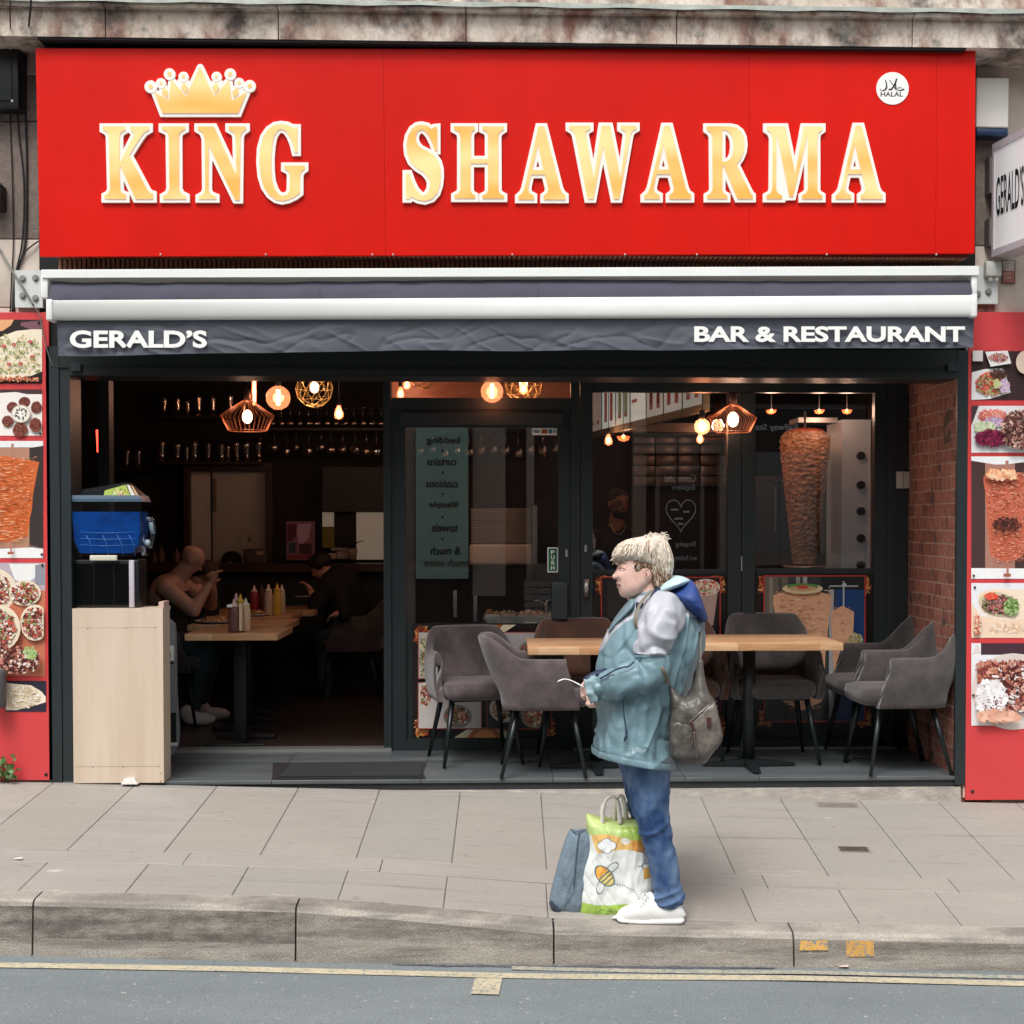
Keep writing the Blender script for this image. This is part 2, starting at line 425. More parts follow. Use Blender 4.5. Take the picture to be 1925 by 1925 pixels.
def ridge(p, s=1.):
    return 1-abs(noise.noise(Vector(p)*s))*2
def cat(pts, n=6):
    """smooth open path"""
    P_ = [Vector(p) for p in pts]; out = []
    for i in range(len(P_)-1):
        a = P_[max(i-1, 0)]; b = P_[i]; c = P_[i+1]; d = P_[min(i+2, len(P_)-1)]
        for j in range(n):
            t = j/n; out.append(.5*((2*b)+(c-a)*t+(2*a-5*b+4*c-d)*t*t+(3*b-a-3*c+d)*t**3))
    out.append(P_[-1]); return out
# ================================================================ SETTING
YK = -1.88                                       # front of the kerb
_kt = [(-400, 1690), (65, 1694), (555, 1706), (700, 1716), (1040, 1748), (1490, 1756), (1925, 1766), (2300, 1774)]
_kb = [(-400, 1789), (65, 1796), (555, 1807), (1040, 1814), (1490, 1816), (1925, 1826), (2300, 1834)]
_ft = [(-400, 1461), (95, 1470), (720, 1484), (1020, 1489), (1325, 1497), (1820, 1507), (2300, 1517)]
def _tab(t, Y):
    ps = [P(a, b, Y) for a, b in t]; xs = [p.x for p in ps]; zs = [p.z for p in ps]
    xs = [-9]+xs+[9]; zs = [zs[0]+(xs[1]+9)*.02]+zs+[zs[-1]-(9-xs[-2])*.02]
    return lambda x: float(np.interp(x, xs, zs))
zk, zb, zf = _tab(_kt, YK), _tab(_kb, YK), _tab(_ft, 0.)
def gz(x, y):
    t = min(1.15, max(0, -y/-YK)); return zf(x)*(1-t)+zk(x)*t
def rz_(x, y): return zb(x)+(.018*min(0, y-YK) if y > -5.5 else .018*(-5.5-YK))

m_flag = bpy.data.materials.new('flagstone'); m_flag.use_nodes = True
t = m_flag.node_tree; b = t.nodes['Principled BSDF']; b.inputs['Roughness'].default_value = .8
a = t.nodes.new('ShaderNodeAttribute'); a.attribute_name = 'Col'
c = mix_rgb(t, noise_fac(t, 1.3, (1, 3, 1), .35, .7), a.outputs['Color'], lin('9e9991'))
c = mix_rgb(t, noise_fac(t, 260, (1, 1, 1), .35, .62, 3), c, mix_rgb(t, 1., c, (.72, .71, .70), 'MULTIPLY'))
c = mix_rgb(t, noise_fac(t, 3.2, (.35, 5, 1), .58, .74, 8, (3, 1, 0)), c, lin('7f7973'))
c = mix_rgb(t, noise_fac(t, 9, (1, 1, 1), .71, .76, 2, (7, 1, 0)), c, lin('857b74'))
c = mix_rgb(t, noise_fac(t, 22, (.5, 1.2, 1), .60, .78, 6, (2, 7, 0)), c, lin('7c756e'))
c = mix_rgb(t, noise_fac(t, 11, (.3, 1.5, 1), .66, .74, 7, (9, 2, 0)), c, lin('c2bab0'))
t.links.new(c, b.inputs['Base Color'])
m_joint = mat('joint_dirt', '57504b', .95, var=.3, vs=20)
m_kerb = bpy.data.materials.new('kerbstone'); m_kerb.use_nodes = True
t = m_kerb.node_tree; b = t.nodes['Principled BSDF']; b.inputs['Roughness'].default_value = .85
c = mix_rgb(t, noise_fac(t, 3, (1, 1, 2), .3, .7), lin('9c958d'), lin('bfb7ac'))
c = mix_rgb(t, noise_fac(t, 2.2, (.7, 1, 7), .52, .74, 8), c, lin('6e6863'))
c = mix_rgb(t, noise_fac(t, 1.5, (.8, 1, 9), .48, .60, 9, (1, 0, .35)), c, lin('8a847d'))
c = mix_rgb(t, noise_fac(t, 220, (1, 1, 1), .38, .6, 3), c, mix_rgb(t, 1., c, (.62, .62, .60), 'MULTIPLY'))
a = t.nodes.new('ShaderNodeAttribute'); a.attribute_name = 'Col'
fq = noise_fac(t, 14, (1, 1, 1.5), .30, .62, 8, (2, 0, 1)); c2_ = mix_rgb(t, 1., c, a.outputs['Color'], 'MULTIPLY'); c = mix_rgb(t, fq, c, c2_)
t.links.new(c, b.inputs['Base Color'])
n2 = t.nodes.new('ShaderNodeTexNoise'); n2.inputs['Scale'].default_value = 120; n2.inputs['Detail'].default_value = 5; tc = t.nodes.new('ShaderNodeTexCoord'); t.links.new(tc.outputs['Object'], n2.inputs['Vector'])
bp = t.nodes.new('ShaderNodeBump'); bp.inputs['Strength'].default_value = .6; bp.inputs['Distance'].default_value = .006
t.links.new(n2.outputs['Fac'], bp.inputs['Height']); t.links.new(bp.outputs[0], b.inputs['Normal'])
m_road = bpy.data.materials.new('asphalt'); m_road.use_nodes = True
t = m_road.node_tree; b = t.nodes['Principled BSDF']; b.inputs['Roughness'].default_value = .85
c = mix_rgb(t, noise_fac(t, 1.1, (1, 2.5, 1), .3, .7), lin('6b7274'), lin('798082'))
c = mix_rgb(t, noise_fac(t, 190, (1, 1, 1), .34, .62, 2), mix_rgb(t, 1., c, (.70, .70, .70), 'MULTIPLY'), mix_rgb(t, 1., c, (1.22, 1.22, 1.2), 'MULTIPLY'))
c = mix_rgb(t, noise_fac(t, 26, (1, 2, 1), .695, .72, 2, (5, 2, 0)), c, lin('b0b0aa'))
t.links.new(c, b.inputs['Base Color'])
n2 = t.nodes.new('ShaderNodeTexNoise'); n2.inputs['Scale'].default_value = 210; tc = t.nodes.new('ShaderNodeTexCoord'); t.links.new(tc.outputs['Object'], n2.inputs['Vector'])
bp = t.nodes.new('ShaderNodeBump'); bp.inputs['Strength'].default_value = .5; bp.inputs['Distance'].default_value = .004
t.links.new(n2.outputs['Fac'], bp.inputs['Height']); t.links.new(bp.outputs[0], b.inputs['Normal'])

XL, XR = -8.5, 8.5
# road: one sheet from kerb to far side
mb = MB(); xs = np.linspace(-30, 30, 61); ys = [YK+.02, -2.2, -2.6, -3.2, -4, -5.5, -8, -10.5]
vs = [(x, y, rz_(x, y)) for y in ys for x in xs]; n = len(xs)
mb.add(vs, [(j*n+i, j*n+i+1, (j+1)*n+i+1, (j+1)*n+i)[::-1] for j in range(len(ys)-1) for i in range(n-1)], smooth=True)
struct(mb.build('road', m_road))
# the ground beneath everything, to the horizon
mb = MB(); mb.add([(-90, -90, -.75), (90, -90, -.75), (90, 90, -.75), (-90, 90, -.75)], [(0, 1, 2, 3)]); struct(mb.build('ground', m_road))
# pavement slabs
mb = MB()
def slab(x0, x1, y0, y1, tone, g=.0035):
    x0 += g*.5; x1 -= g*.5; y0 += g*.5; y1 -= g*.5
    def z(x, y): return gz(x, y)
    e = .004
    o = [(x0, y0), (x1, y0), (x1, y1), (x0, y1)]; i_ = [(x0+e, y0+e), (x1-e, y0+e), (x1-e, y1-e), (x0+e, y1-e)]
    h = random.uniform(-.0008, .0008)
    vs = [(x, y, z(x, y)-.0025+h) for x, y in o]+[(x, y, z(x, y)+h) for x, y in i_]+[(x, y, z(x, y)-.02) for x, y in o]
    fs = [(4, 5, 6, 7)]+[(k, (k+1) % 4, (k+1) % 4+4, k+4) for k in range(4)]+[(k+8, (k+1) % 4+8, (k+1) % 4, k) for k in range(4)]
    mb.add(vs, fs, 0, col=tone)
base = np.array(lin('a7a29b'))
def tone(v=.1): return tuple(base*(1+random.uniform(-v, v))*np.array([1+random.uniform(-.02, .03), 1, 1-random.uniform(-.02, .03)]))
pitch = .4456
rows = [(-.075, -.004, -2.05, pitch, .10, '8d827b'), (-1.185, -.075, -2.05, pitch, .075, None), (-1.36, -1.185, -1.48, pitch*2.0, .07, None), (-1.86+.11, -1.36, -.28, .4495, .075, None)]
for y0, y1, xo, p, v, c in rows:
    k0 = int((XL-xo)/p)
    for k in range(k0, int((XR-xo)/p)):
        tn = tone(v)
        if c: tn = tuple(np.array(tn)*.86)
        if y1 > -.01 and k % 3 == 0 and p < .5: pass
        slab(xo+k*p, xo+(k+1)*p, y0, y1, tn)
struct(mb.build('pavement', m_flag))
mb = MB(); xs = np.linspace(XL, XR, 120); ys = [0.3, -.3, -.7, -1.2, YK+.128]
mb.add([(x, y, gz(x, y)-.007) for y in ys for x in xs], [(j*120+i, j*120+i+1, (j+1)*120+i+1, (j+1)*120+i)[::-1] for j in range(4) for i in range(119)]); struct(mb.build('pavement_bed', m_joint))
# kerb stones
mb = MB(); joints = [PX(q, YK, 1770) for q in (-760, -330, 62, 556, 1041, 1492, 1960, 2400)]
for a, b in zip(joints[:-1], joints[1:]):
    xs = np.linspace(a+.004, b-.004, 9); prof = []
    for x in xs:
        zt, zo = zk(x), zb(x)-.02; q = random.uniform(-.0006, .0006)
        prof.append([(x, YK+.13, gz(x, YK+.13)-.001), (x, YK+.03, gz(x, YK+.03)+q), (x, YK+.012, zt-.006), (x, YK+.003+q, zt-.022), (x, YK-.004, zt-(zt-zo)*(.62 if a < PX(540, YK, 1770) else .5)+.006*noise.noise(Vector((x*7, 0, 3)))), (x, YK-.012+q, zo), (x, YK+.13, zo)])
    vs = [p for r in prof for p in r]; m_ = 7
    fs = [(i*m_+k, i*m_+k+1, (i+1)*m_+k+1, (i+1)*m_+k) for i in range(8) for k in range(6)]+[tuple(range(m_-1, -1, -1)), tuple(8*m_+k for k in range(m_))]
    left_ = a < PX(540, YK, 1770); k0 = len(mb.f)
    mb.add(vs, fs, col=(1, 1, 1))
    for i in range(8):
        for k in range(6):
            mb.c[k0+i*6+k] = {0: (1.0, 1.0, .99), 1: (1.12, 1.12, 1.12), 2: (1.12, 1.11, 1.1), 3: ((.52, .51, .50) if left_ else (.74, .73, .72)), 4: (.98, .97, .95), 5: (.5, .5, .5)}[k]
mb.box((XL, YK+.002, -.6), (XR, YK+.10, -.5))
kerb = struct(mb.build('kerb', m_kerb))
mb = MB(); xs = np.linspace(XL, XR, 120); mb.add([(x, y, min(zk(x), gz(x, y))-.03 if y > YK+.03 else zb(x)-.05) for y in (YK+.14, YK+.02) for x in xs], [(i, i+1, 120+i+1, 120+i)[::-1] for i in range(119)]); struct(mb.build('kerb_bed', m_joint))
# painted lines on the road
def paint_mat(name, col, wear):
    m = mat(name, col, .8, var=.12, vs=12); t = m.node_tree; b = t.nodes['Principled BSDF']
    src = b.inputs['Base Color'].links[0].from_socket
    c = mix_rgb(t, noise_fac(t, 60, (1, 1, 1), wear, wear+.12, 8), src, lin('7a7f80')); t.links.new(c, b.inputs['Base Color']); return m
m_line = paint_mat('worn_yellow_paint', 'b8ad92', .52)
def strip(mb, pts, hw):
    """line along photo pixels, hw = half width in metres (in depth)"""
    ps = []
    for px, py in pts:
        zr = zb(PX(px, -2, py)); g = PF(px, py, zr-.003); ps.append((g.x, g.y))
    xs = np.linspace(ps[0][0], ps[-1][0], 40); yy = np.interp(xs, [p[0] for p in ps], [p[1] for p in ps])
    vs = [(x, y+hw*s, rz_(x, y+hw*s)+.004) for x, y in zip(xs, yy) for s in (-1, 1)]
    mb.add(vs, [(2*i, 2*i+2, 2*i+3, 2*i+1) for i in range(39)])
mb = MB()
strip(mb, [(-600, 1806), (0, 1816), (480, 1824), (960, 1836), (1925, 1851), (2500, 1861)], .030)
o1 = struct(mb.build('yellow_road_line', m_line))
mb = MB(); strip(mb, [(962, 1822), (1300, 1829), (1925, 1839), (2500, 1848)], .022)
struct(mb.build('upper_yellow_road_line', paint_mat('faded_yellow_paint', 'a6a08c', .46)))
mb = MB(); q = [PF(a, b, zb(0)-.005) for a, b in ((893, 1843), (944, 1843), (938, 1872), (885, 1872))]
mb.add([(v.x, v.y, rz_(v.x, v.y)+.006) for v in q], [(3, 2, 1, 0)]); struct(mb.build('loading_tick_marking', m_line))
m_kp = paint_mat('orange_kerb_paint', 'c99a4e', .5)
mb = MB()
for x0, x1, y0, y1 in ((1503, 1556, 1764, 1786), (1591, 1643, 1764, 1798)):
    a = P(x0, y0, YK-.006); b_ = P(x1, y1, YK-.006)
    mb.add([(a.x, YK-.0085, b_.z), (b_.x, YK-.0085, b_.z), (b_.x, YK+.0005, a.z-.012), (a.x, YK+.0005, a.z-.012)], [(0, 1, 2, 3)])
struct(mb.build('kerb_paint_marking', m_kp))

mb = MB(); pts_ = []
for i in range(120):
    px = 735+i*(1460-735)/119; e_ = math.sin(math.pi*i/119)**.4; g_ = PF(px, 1817+(px-735)*.006, zb(PX(px, -2, 1820))-.003)
    wq = (.010+.016*abs(noise.noise(Vector((i*.21, 0, 0))))+.010*random.random())*e_; yy = YK-.028+.010*noise.noise(Vector((i*.09, 4, 0)))
    pts_ += [(g_.x, yy-wq, rz_(g_.x, yy-wq)+.0025), (g_.x, yy+wq*.8, rz_(g_.x, yy+wq)+.0025)]
mb.add(pts_, [(2*i, 2*i+2, 2*i+3, 2*i+1) for i in range(119)]); struct(mb.build('gutter_grime', mat('tar_black_grime', '54555a', .9, var=.5, vs=60)))
# pavement ironwork
m_iron = mat('cast_iron', '6a615c', .6, .5, var=.2, vs=40, bump=.4, bs=200)
for (px, py, w, label) in ((1605, 1597, .17, 'small rectangular iron cover set in a paving slab near the middle of the pavement'), (1575, 1514, .24, 'small dark iron cover in the pavement against the shop step')):
    g = P(px, py, -.9 if py > 1550 else -.12); 
    for _ in range(12):
        zz = gz(g.x, g.y); g = PF(px, py, zz)
    th = thing('pavement_cover', label, 'access cover', (g.x, g.y, gz(g.x, g.y)))
    mb = MB(); d = .045 if py > 1550 else .04
    def pl(x0, x1, y0, y1, h):
        mb.add([(x, y, gz(x, y)+h) for x, y in ((x0, y0), (x1, y0), (x1, y1), (x0, y1))], [(0, 1, 2, 3)])
    pl(g.x-w/2, g.x+w/2, g.y-d, g.y+d, .002); mb.build('frame', mat('grey_iron', '9a9088', .7, .2, var=.2), th)
    mb = MB(); 
    for k in range(4): pl(g.x-w/2+.02, g.x+w/2-.02, g.y-d+.014+k*.017, g.y-d+.024+k*.017, .004)
    pl(g.x-w/2+.012, g.x+w/2-.012, g.y-d+.010, g.y+d-.010, .003)
    mb.build('lid', m_iron if py > 1550 else mat('worn_iron', '8a807a', .7, .2, var=.2, vs=30), th)

# ================================================================ BUILDING
m_stone = bpy.data.materials.new('stained_stone'); m_stone.use_nodes = True
t = m_stone.node_tree; b = t.nodes['Principled BSDF']; b.inputs['Roughness'].default_value = .85
c = mix_rgb(t, noise_fac(t, 2.2, (1, 1, 1), .35, .65), lin('bdab9a'), lin('e0d5c8'))
c = mix_rgb(t, noise_fac(t, 5, (1, 1, .45), .46, .62, 8), c, lin('8c6457'))
c = mix_rgb(t, noise_fac(t, 4.2, (1, 1, .9), .50, .66, 8, (4, 0, 2)), c, lin('4f4641'))
c = mix_rgb(t, noise_fac(t, 60, (1, 1, 1), .4, .7, 4), c, mix_rgb(t, 1., c, (.8, .79, .78), 'MULTIPLY'))
c = mix_rgb(t, noise_fac(t, 6, (1, 1, .8), .62, .72, 6, (9, 3, 1)), c, lin('6e7468'))
t.links.new(c, b.inputs['Base Color'])
m_wall = mat('painted_stone_wall', 'cdbfb2', .85, col2='a8998c', vs=3, detail=8, lo=.45, hi=.75)
m_wall2 = mat('brown_roughcast', '83756c', .9, var=.18, vs=30, bump=.5, bs=160)
m_black = mat('black_gap', '0c0c0d', .8)
m_frame = mat('anthracite_aluminium', '262e30', .42, .1, var=.06, vs=3)
m_frame2 = mat('dark_grey_aluminium', '2e3639', .4, .1)
m_lead = mat('weathered_lead', 'a3a89f', .7, .1, var=.2, vs=9, bump=.3, bs=30)

bld = thing('shop_building', 'stone shop building with stained cornice above the red fascia and painted piers', 'building', (0, .3, 0))
# cornice: blocks with open joints
mb = MB(); YC = -.29
jp = [-300, 198, 523, 876, 1272, 1715, 2250]
for a, b in zip(jp[:-1], jp[1:]):
    x0, x1 = PX(a, YC, 45)+.003, PX(b, YC, 45)-.003
    z0, z1, z2, z3 = PZ(79, YC), PZ(27, YC), PZ(22, YC-.05), PZ(12, YC-.06)
    prof = [(YC, z0), (YC, z1), (YC-.03, z1+.006), (YC-.04, z2+.004), (YC-.045, z3), (YC+.35, z3), (YC+.35, z0)]
    vs = [(x, y, z) for x in (x0, x1) for y, z in prof]; n = 7
    mb.add(vs, [(k, k+n, (k+1) % n+n, (k+1) % n) for k in range(n)]+[tuple(range(n)), tuple(range(2*n-1, n-1, -1))])
mb.build('cornice', m_stone, bld)
mb = MB(); z3 = PZ(12, YC-.06)
for k in range(60):
    x0 = -4.5+k*.15
    mb.add([(x0, YC-.06, z3-.002+.004*math.sin(k*1.7)), (x0+.15, YC-.06, z3-.002+.004*math.sin(k*1.7+1.7)), (x0+.15, YC-.058, z3+.022), (x0, YC-.058, z3+.022), (x0+.15, YC+.3, z3+.05), (x0, YC+.3, z3+.05)], [(0, 1, 2, 3), (3, 2, 4, 5)])
mb.build('lead_flashing', m_lead, bld)
mb = MB(); mb.box((-4.6, YC+.06, PZ(12, YC)+.02), (4.6, YC+.3, 4.6)); mb.build('upper_wall', m_stone, bld)
mb = MB()                                    # black backing behind the fascia, and a black strip as shade under the cornice
mb.box((PX(76, 0), .02, PZ(706, 0)), (PX(1832, 0), .29, PZ(60, 0)+.1)); mb.box((PX(78, YC), YC+.006, PZ(79, YC)-.012), (PX(1810, YC), .3, PZ(79, YC)-.001)); mb.build('lintel_with_shade', m_black, bld)
# piers
x_l, x_r = PX(90, 0), PX(1817, 0)
mb = MB(); joints_z = [PZ(q, .06) for q in (-60, 118, 155, 240, 458, 585, 900, 1200, 1560)]
for a, b_, mi in zip(joints_z[:-1], joints_z[1:], (0, 0, 2, 2, 0, 0, 0, 0)):
    mb.rbox((-4.6, .03, b_+.002), (x_l-.012, .5, a-.002), .006, 0 if mi == 0 else 1)
mb.build('pier', [m_wall, m_wall2], bld); mb = MB()
for a, b_, mi in zip([PZ(q, .06) for q in (-60, 250, 458, 600, 900, 1600)][:-1], [PZ(q, .06) for q in (-60, 250, 458, 600, 900, 1600)][1:], (0, 1, 0, 0, 0)):
    mb.rbox((x_r+.012, .03, b_+.002), (4.6, .5, a-.002), .006, mi)
mb.build('pier', [m_wall, m_wall2], bld)
m_grime = mat('black_grime', '3a3430', .95, var=.3)
mb = MB()
for k in range(70):
    px = 1845+random.random()*80; ln = 12+34*random.random()*(.4+.6*abs(math.sin(px*.11)))
    a = P(px, 90, .028); q = P(px+random.uniform(2, 5), 90+ln, .028)
    mb.add([(a.x, .0285-k*1e-5, a.z), ((a.x+q.x)/2, .0285-k*1e-5, q.z), (q.x, .0285-k*1e-5, a.z)], [(0, 1, 2)])
mb.build('grime_streaks', m_grime, bld)
# brick return wall in the recess
YG = 1.0                                      # plane of the glazing
m_brick = bpy.data.materials.new('red_brick'); m_brick.use_nodes = True
t = m_brick.node_tree; b = t.nodes['Principled BSDF']; b.inputs['Roughness'].default_value = .85
tc = t.nodes.new('ShaderNodeTexCoord'); sp = t.nodes.new('ShaderNodeSeparateXYZ'); cb = t.nodes.new('ShaderNodeCombineXYZ')
wn = t.nodes.new('ShaderNodeTexNoise'); wn.inputs['Scale'].default_value = 7
ad = t.nodes.new('ShaderNodeMix'); ad.data_type = 'VECTOR'; ad.inputs[0].default_value = .012
t.links.new(tc.outputs['Object'], sp.inputs[0]); t.links.new(sp.outputs['Y'], cb.inputs[0]); t.links.new(sp.outputs['Z'], cb.inputs[1])
t.links.new(tc.outputs['Object'], wn.inputs['Vector']); t.links.new(cb.outputs[0], ad.inputs[4]); t.links.new(wn.outputs['Color'], ad.inputs[5])
br = t.nodes.new('ShaderNodeTexBrick'); br.inputs['Scale'].default_value = 1; br.inputs['Brick Width'].default_value = .135; br.inputs['Row Height'].default_value = .076
br.inputs['Mortar Size'].default_value = .005; br.inputs['Mortar Smooth'].default_value = .3; br.inputs['Bias'].default_value = -.1
br.inputs['Color1'].default_value = (*lin('a3695a'), 1); br.inputs['Color2'].default_value = (*lin('7d4a3e'), 1); br.inputs['Mortar'].default_value = (*lin('a58c7c'), 1)
br.offset = .5; br.squash = .6; br.squash_frequency = 3
t.links.new(ad.outputs[1], br.inputs['Vector'])
c = mix_rgb(t, noise_fac(t, 25, (1, 1, 1), .4, .65), br.outputs['Color'], mix_rgb(t, 1., br.outputs['Color'], (.66, .62, .6), 'MULTIPLY'))
c = mix_rgb(t, noise_fac(t, 7, (1, 1, 1), .66, .70, 1), c, lin('574840'))
t.links.new(c, b.inputs['Base Color'])
bp = t.nodes.new('ShaderNodeBump'); bp.inputs['Strength'].default_value = .5; bp.inputs['Distance'].default_value = .01; t.links.new(br.outputs['Fac'], bp.inputs['Height']); bp.invert = True; t.links.new(bp.outputs[0], b.inputs['Normal'])
XB = PX(1797, .02)+.01
mb = MB(); mb.box((XB, .02, -.3), (XB+.2, YG+.1, 2.75)); mb.build('brick_return_wall', m_brick, bld)
x_jl = PX(135, 0); 
mb = MB(); mb.box((PX(136, YG)-.1, .21, -.1), (PX(136, YG), YG+.05, 2.75)); mb.build('left_inner_wall', mat('black_timber_cladding', '1b1a19', .6, var=.3, vs=2, stretch=(1, 12, .6)), bld)
mb = MB(); mb.box((PX(136, YG)-.1, .30, 2.62), (XB+.2, YG+.045, 2.75)); mb.build('recess_soffit', mat('black_paint', '161717', .6), bld)
for nm, px0, px1, pt, pb in (('white_socket_box', 1686, 1711, 886, 918),):
    th = thing('junction_box', 'small white box on the dark frame beside the brick return wall', 'junction box', P(1698, 902, YG-.05))
    mb = MB(); a = P(px0, pb, YG-.06); q = P(px1, pt, YG-.06); mb.rbox((a.x, YG-.06, a.z), (q.x, YG, q.z), .006); mb.build('case', mat('aged_white_plastic', 'b8a9a0', .5), th)
    mb = MB(); mb.box(((a.x*.55+q.x*.45), YG-.0625, a.z+.004), ((a.x*.52+q.x*.48), YG-.059, q.z-.004)); mb.build('seam', m_black, th)

# step / recess floor
m_tile = mat('grey_floor_tile', '5c6163', .38, col2='464b4d', vs=2, stretch=(.6, 6, 1), detail=8)
mb = MB()
xe = [x_jl-.1, PX(508, 0), PX(790, 0), PX(1040, 0), PX(1290, 0), PX(1430, 0), PX(1650, 0), XB+.01]
for a, q in zip(xe[:-1], xe[1:]): mb.rbox((a+.001, .0, -.022), (q-.001, .62, 0), .003); mb.rbox((a+.001, .622, -.022), (q-.001, YG+.1, 0), .003)
step = mb.rbox((PX(136, YG)-.05, .21, -.022), (x_jl-.102, YG+.1, 0), .003); step0 = struct(mb.build('recess_floor', m_tile))
mb = MB(); mb.box((x_jl-.1, .012, -.06), (XB+.01, .8, -.0225)); struct(mb.build('step_nosing', mat('dark_step_edge', '26282a', .6, var=.2)))
m_conc = mat('step_render', 'b3aca2', .9, col2='8c857d', vs=6, stretch=(1, 1, 2), bump=.4, bs=40, detail=9)
mb = MB(); xs = np.linspace(x_jl-.1, XB+.02, 40)
for i in range(39):
    a, q = xs[i], xs[i+1]; za, zq = gz(a, -.01), gz(q, -.01); top = -.061
    y0a = .0-.012*abs(fbm((a*3, 0, 0), 1)); y0q = .0-.012*abs(fbm((q*3, 0, 0), 1))
    vs = [(a, y0a-.012, za-.03), (q, y0q-.012, zq-.03), (q, y0q, top), (a, y0a, top), (q, .3, top), (a, .3, top)]
    mb.add(vs, [(0, 1, 2, 3), (3, 2, 4, 5)])
struct(mb.build('step_riser', m_conc))

# ================================================================ FASCIA SIGN
YS = -.24
sign = thing('fascia_sign', 'big red lit fascia sign with a crown and raised cream lettering', 'sign', (0, YS, 2.8))
m_red = mat('red_sign_panel', 'cd1407', .42, var=.09, vs=1.1, spec=.16, stretch=(1, 1, .45))
t = m_red.node_tree
mb = MB(); c4 = [P(67, 91, YS), P(1834, 93, YS), P(1832, 476, YS), P(75, 482, YS)]
xs_ = [c4[0].x+(c4[1].x-c4[0].x)*q for q in (0, .3644, .7548, .9576, 1)]
for i in range(4):
    f0 = (0, .3644, .7548, .9576)[i]; f1 = (.3644, .7548, .9576, 1)[i]
    def L_(a, b, f): return a+(b-a)*f
    A, B, C, E = L_(c4[3], c4[2], f0), L_(c4[3], c4[2], f1), L_(c4[0], c4[1], f1), L_(c4[0], c4[1], f0)
    g = Vector((.0012, 0, 0)) if i < 3 else Vector((0, 0, 0)); dy = Vector((0, .03, 0))
    vs = [A, B-g, C-g, E]; mb.add([*vs, *[v+dy for v in vs]], [(0, 1, 2, 3), (7, 6, 5, 4), (0, 4, 5, 1), (1, 5, 6, 2), (2, 6, 7, 3), (3, 7, 4, 0)])
mb.build('red_panel', m_red, sign)
zb_ = PZ(478, YS); zt_ = PZ(94, YS)
mb = MB(); mb.box((c4[3].x+.02, YS+.032, zb_+.004), (c4[2].x-.02, .0, zt_-.004)); mb.build('sign_box', mat('dark_red_box', '5a1612', .5), sign)
mb = MB(); zq = zb_-.002
for k in range(190):
    x = c4[3].x+.03+k*(c4[2].x-c4[3].x-.06)/190
    mb.box((x, YS+.035, zq), (x+.017, -.0, zq+.0058-.0005))
    mb.box((x, -.034, zq-.06), (x+.017, -.02, zq))
mb.build('ribbed_soffit', mat('brown_soffit', '9a6a54', .6, var=.2, vs=8), sign)
mb = MB(); mb.box((c4[3].x+.03, -.0195, zq-.06), (c4[2].x-.03, .02, zq)); mb.build('soffit_back', mat('soffit_dark', '2a1c18', .7), sign)
for px in (302, 500, 700, 739, 963, 1175, 1310, 1554, 1760):
    v = P(px, 480, YS); MB().ball((v.x, YS-.001, v.z+.004), .006, n=8).build('screw', mat('steel_screw', 'b9b5ae', .35, .8), sign)

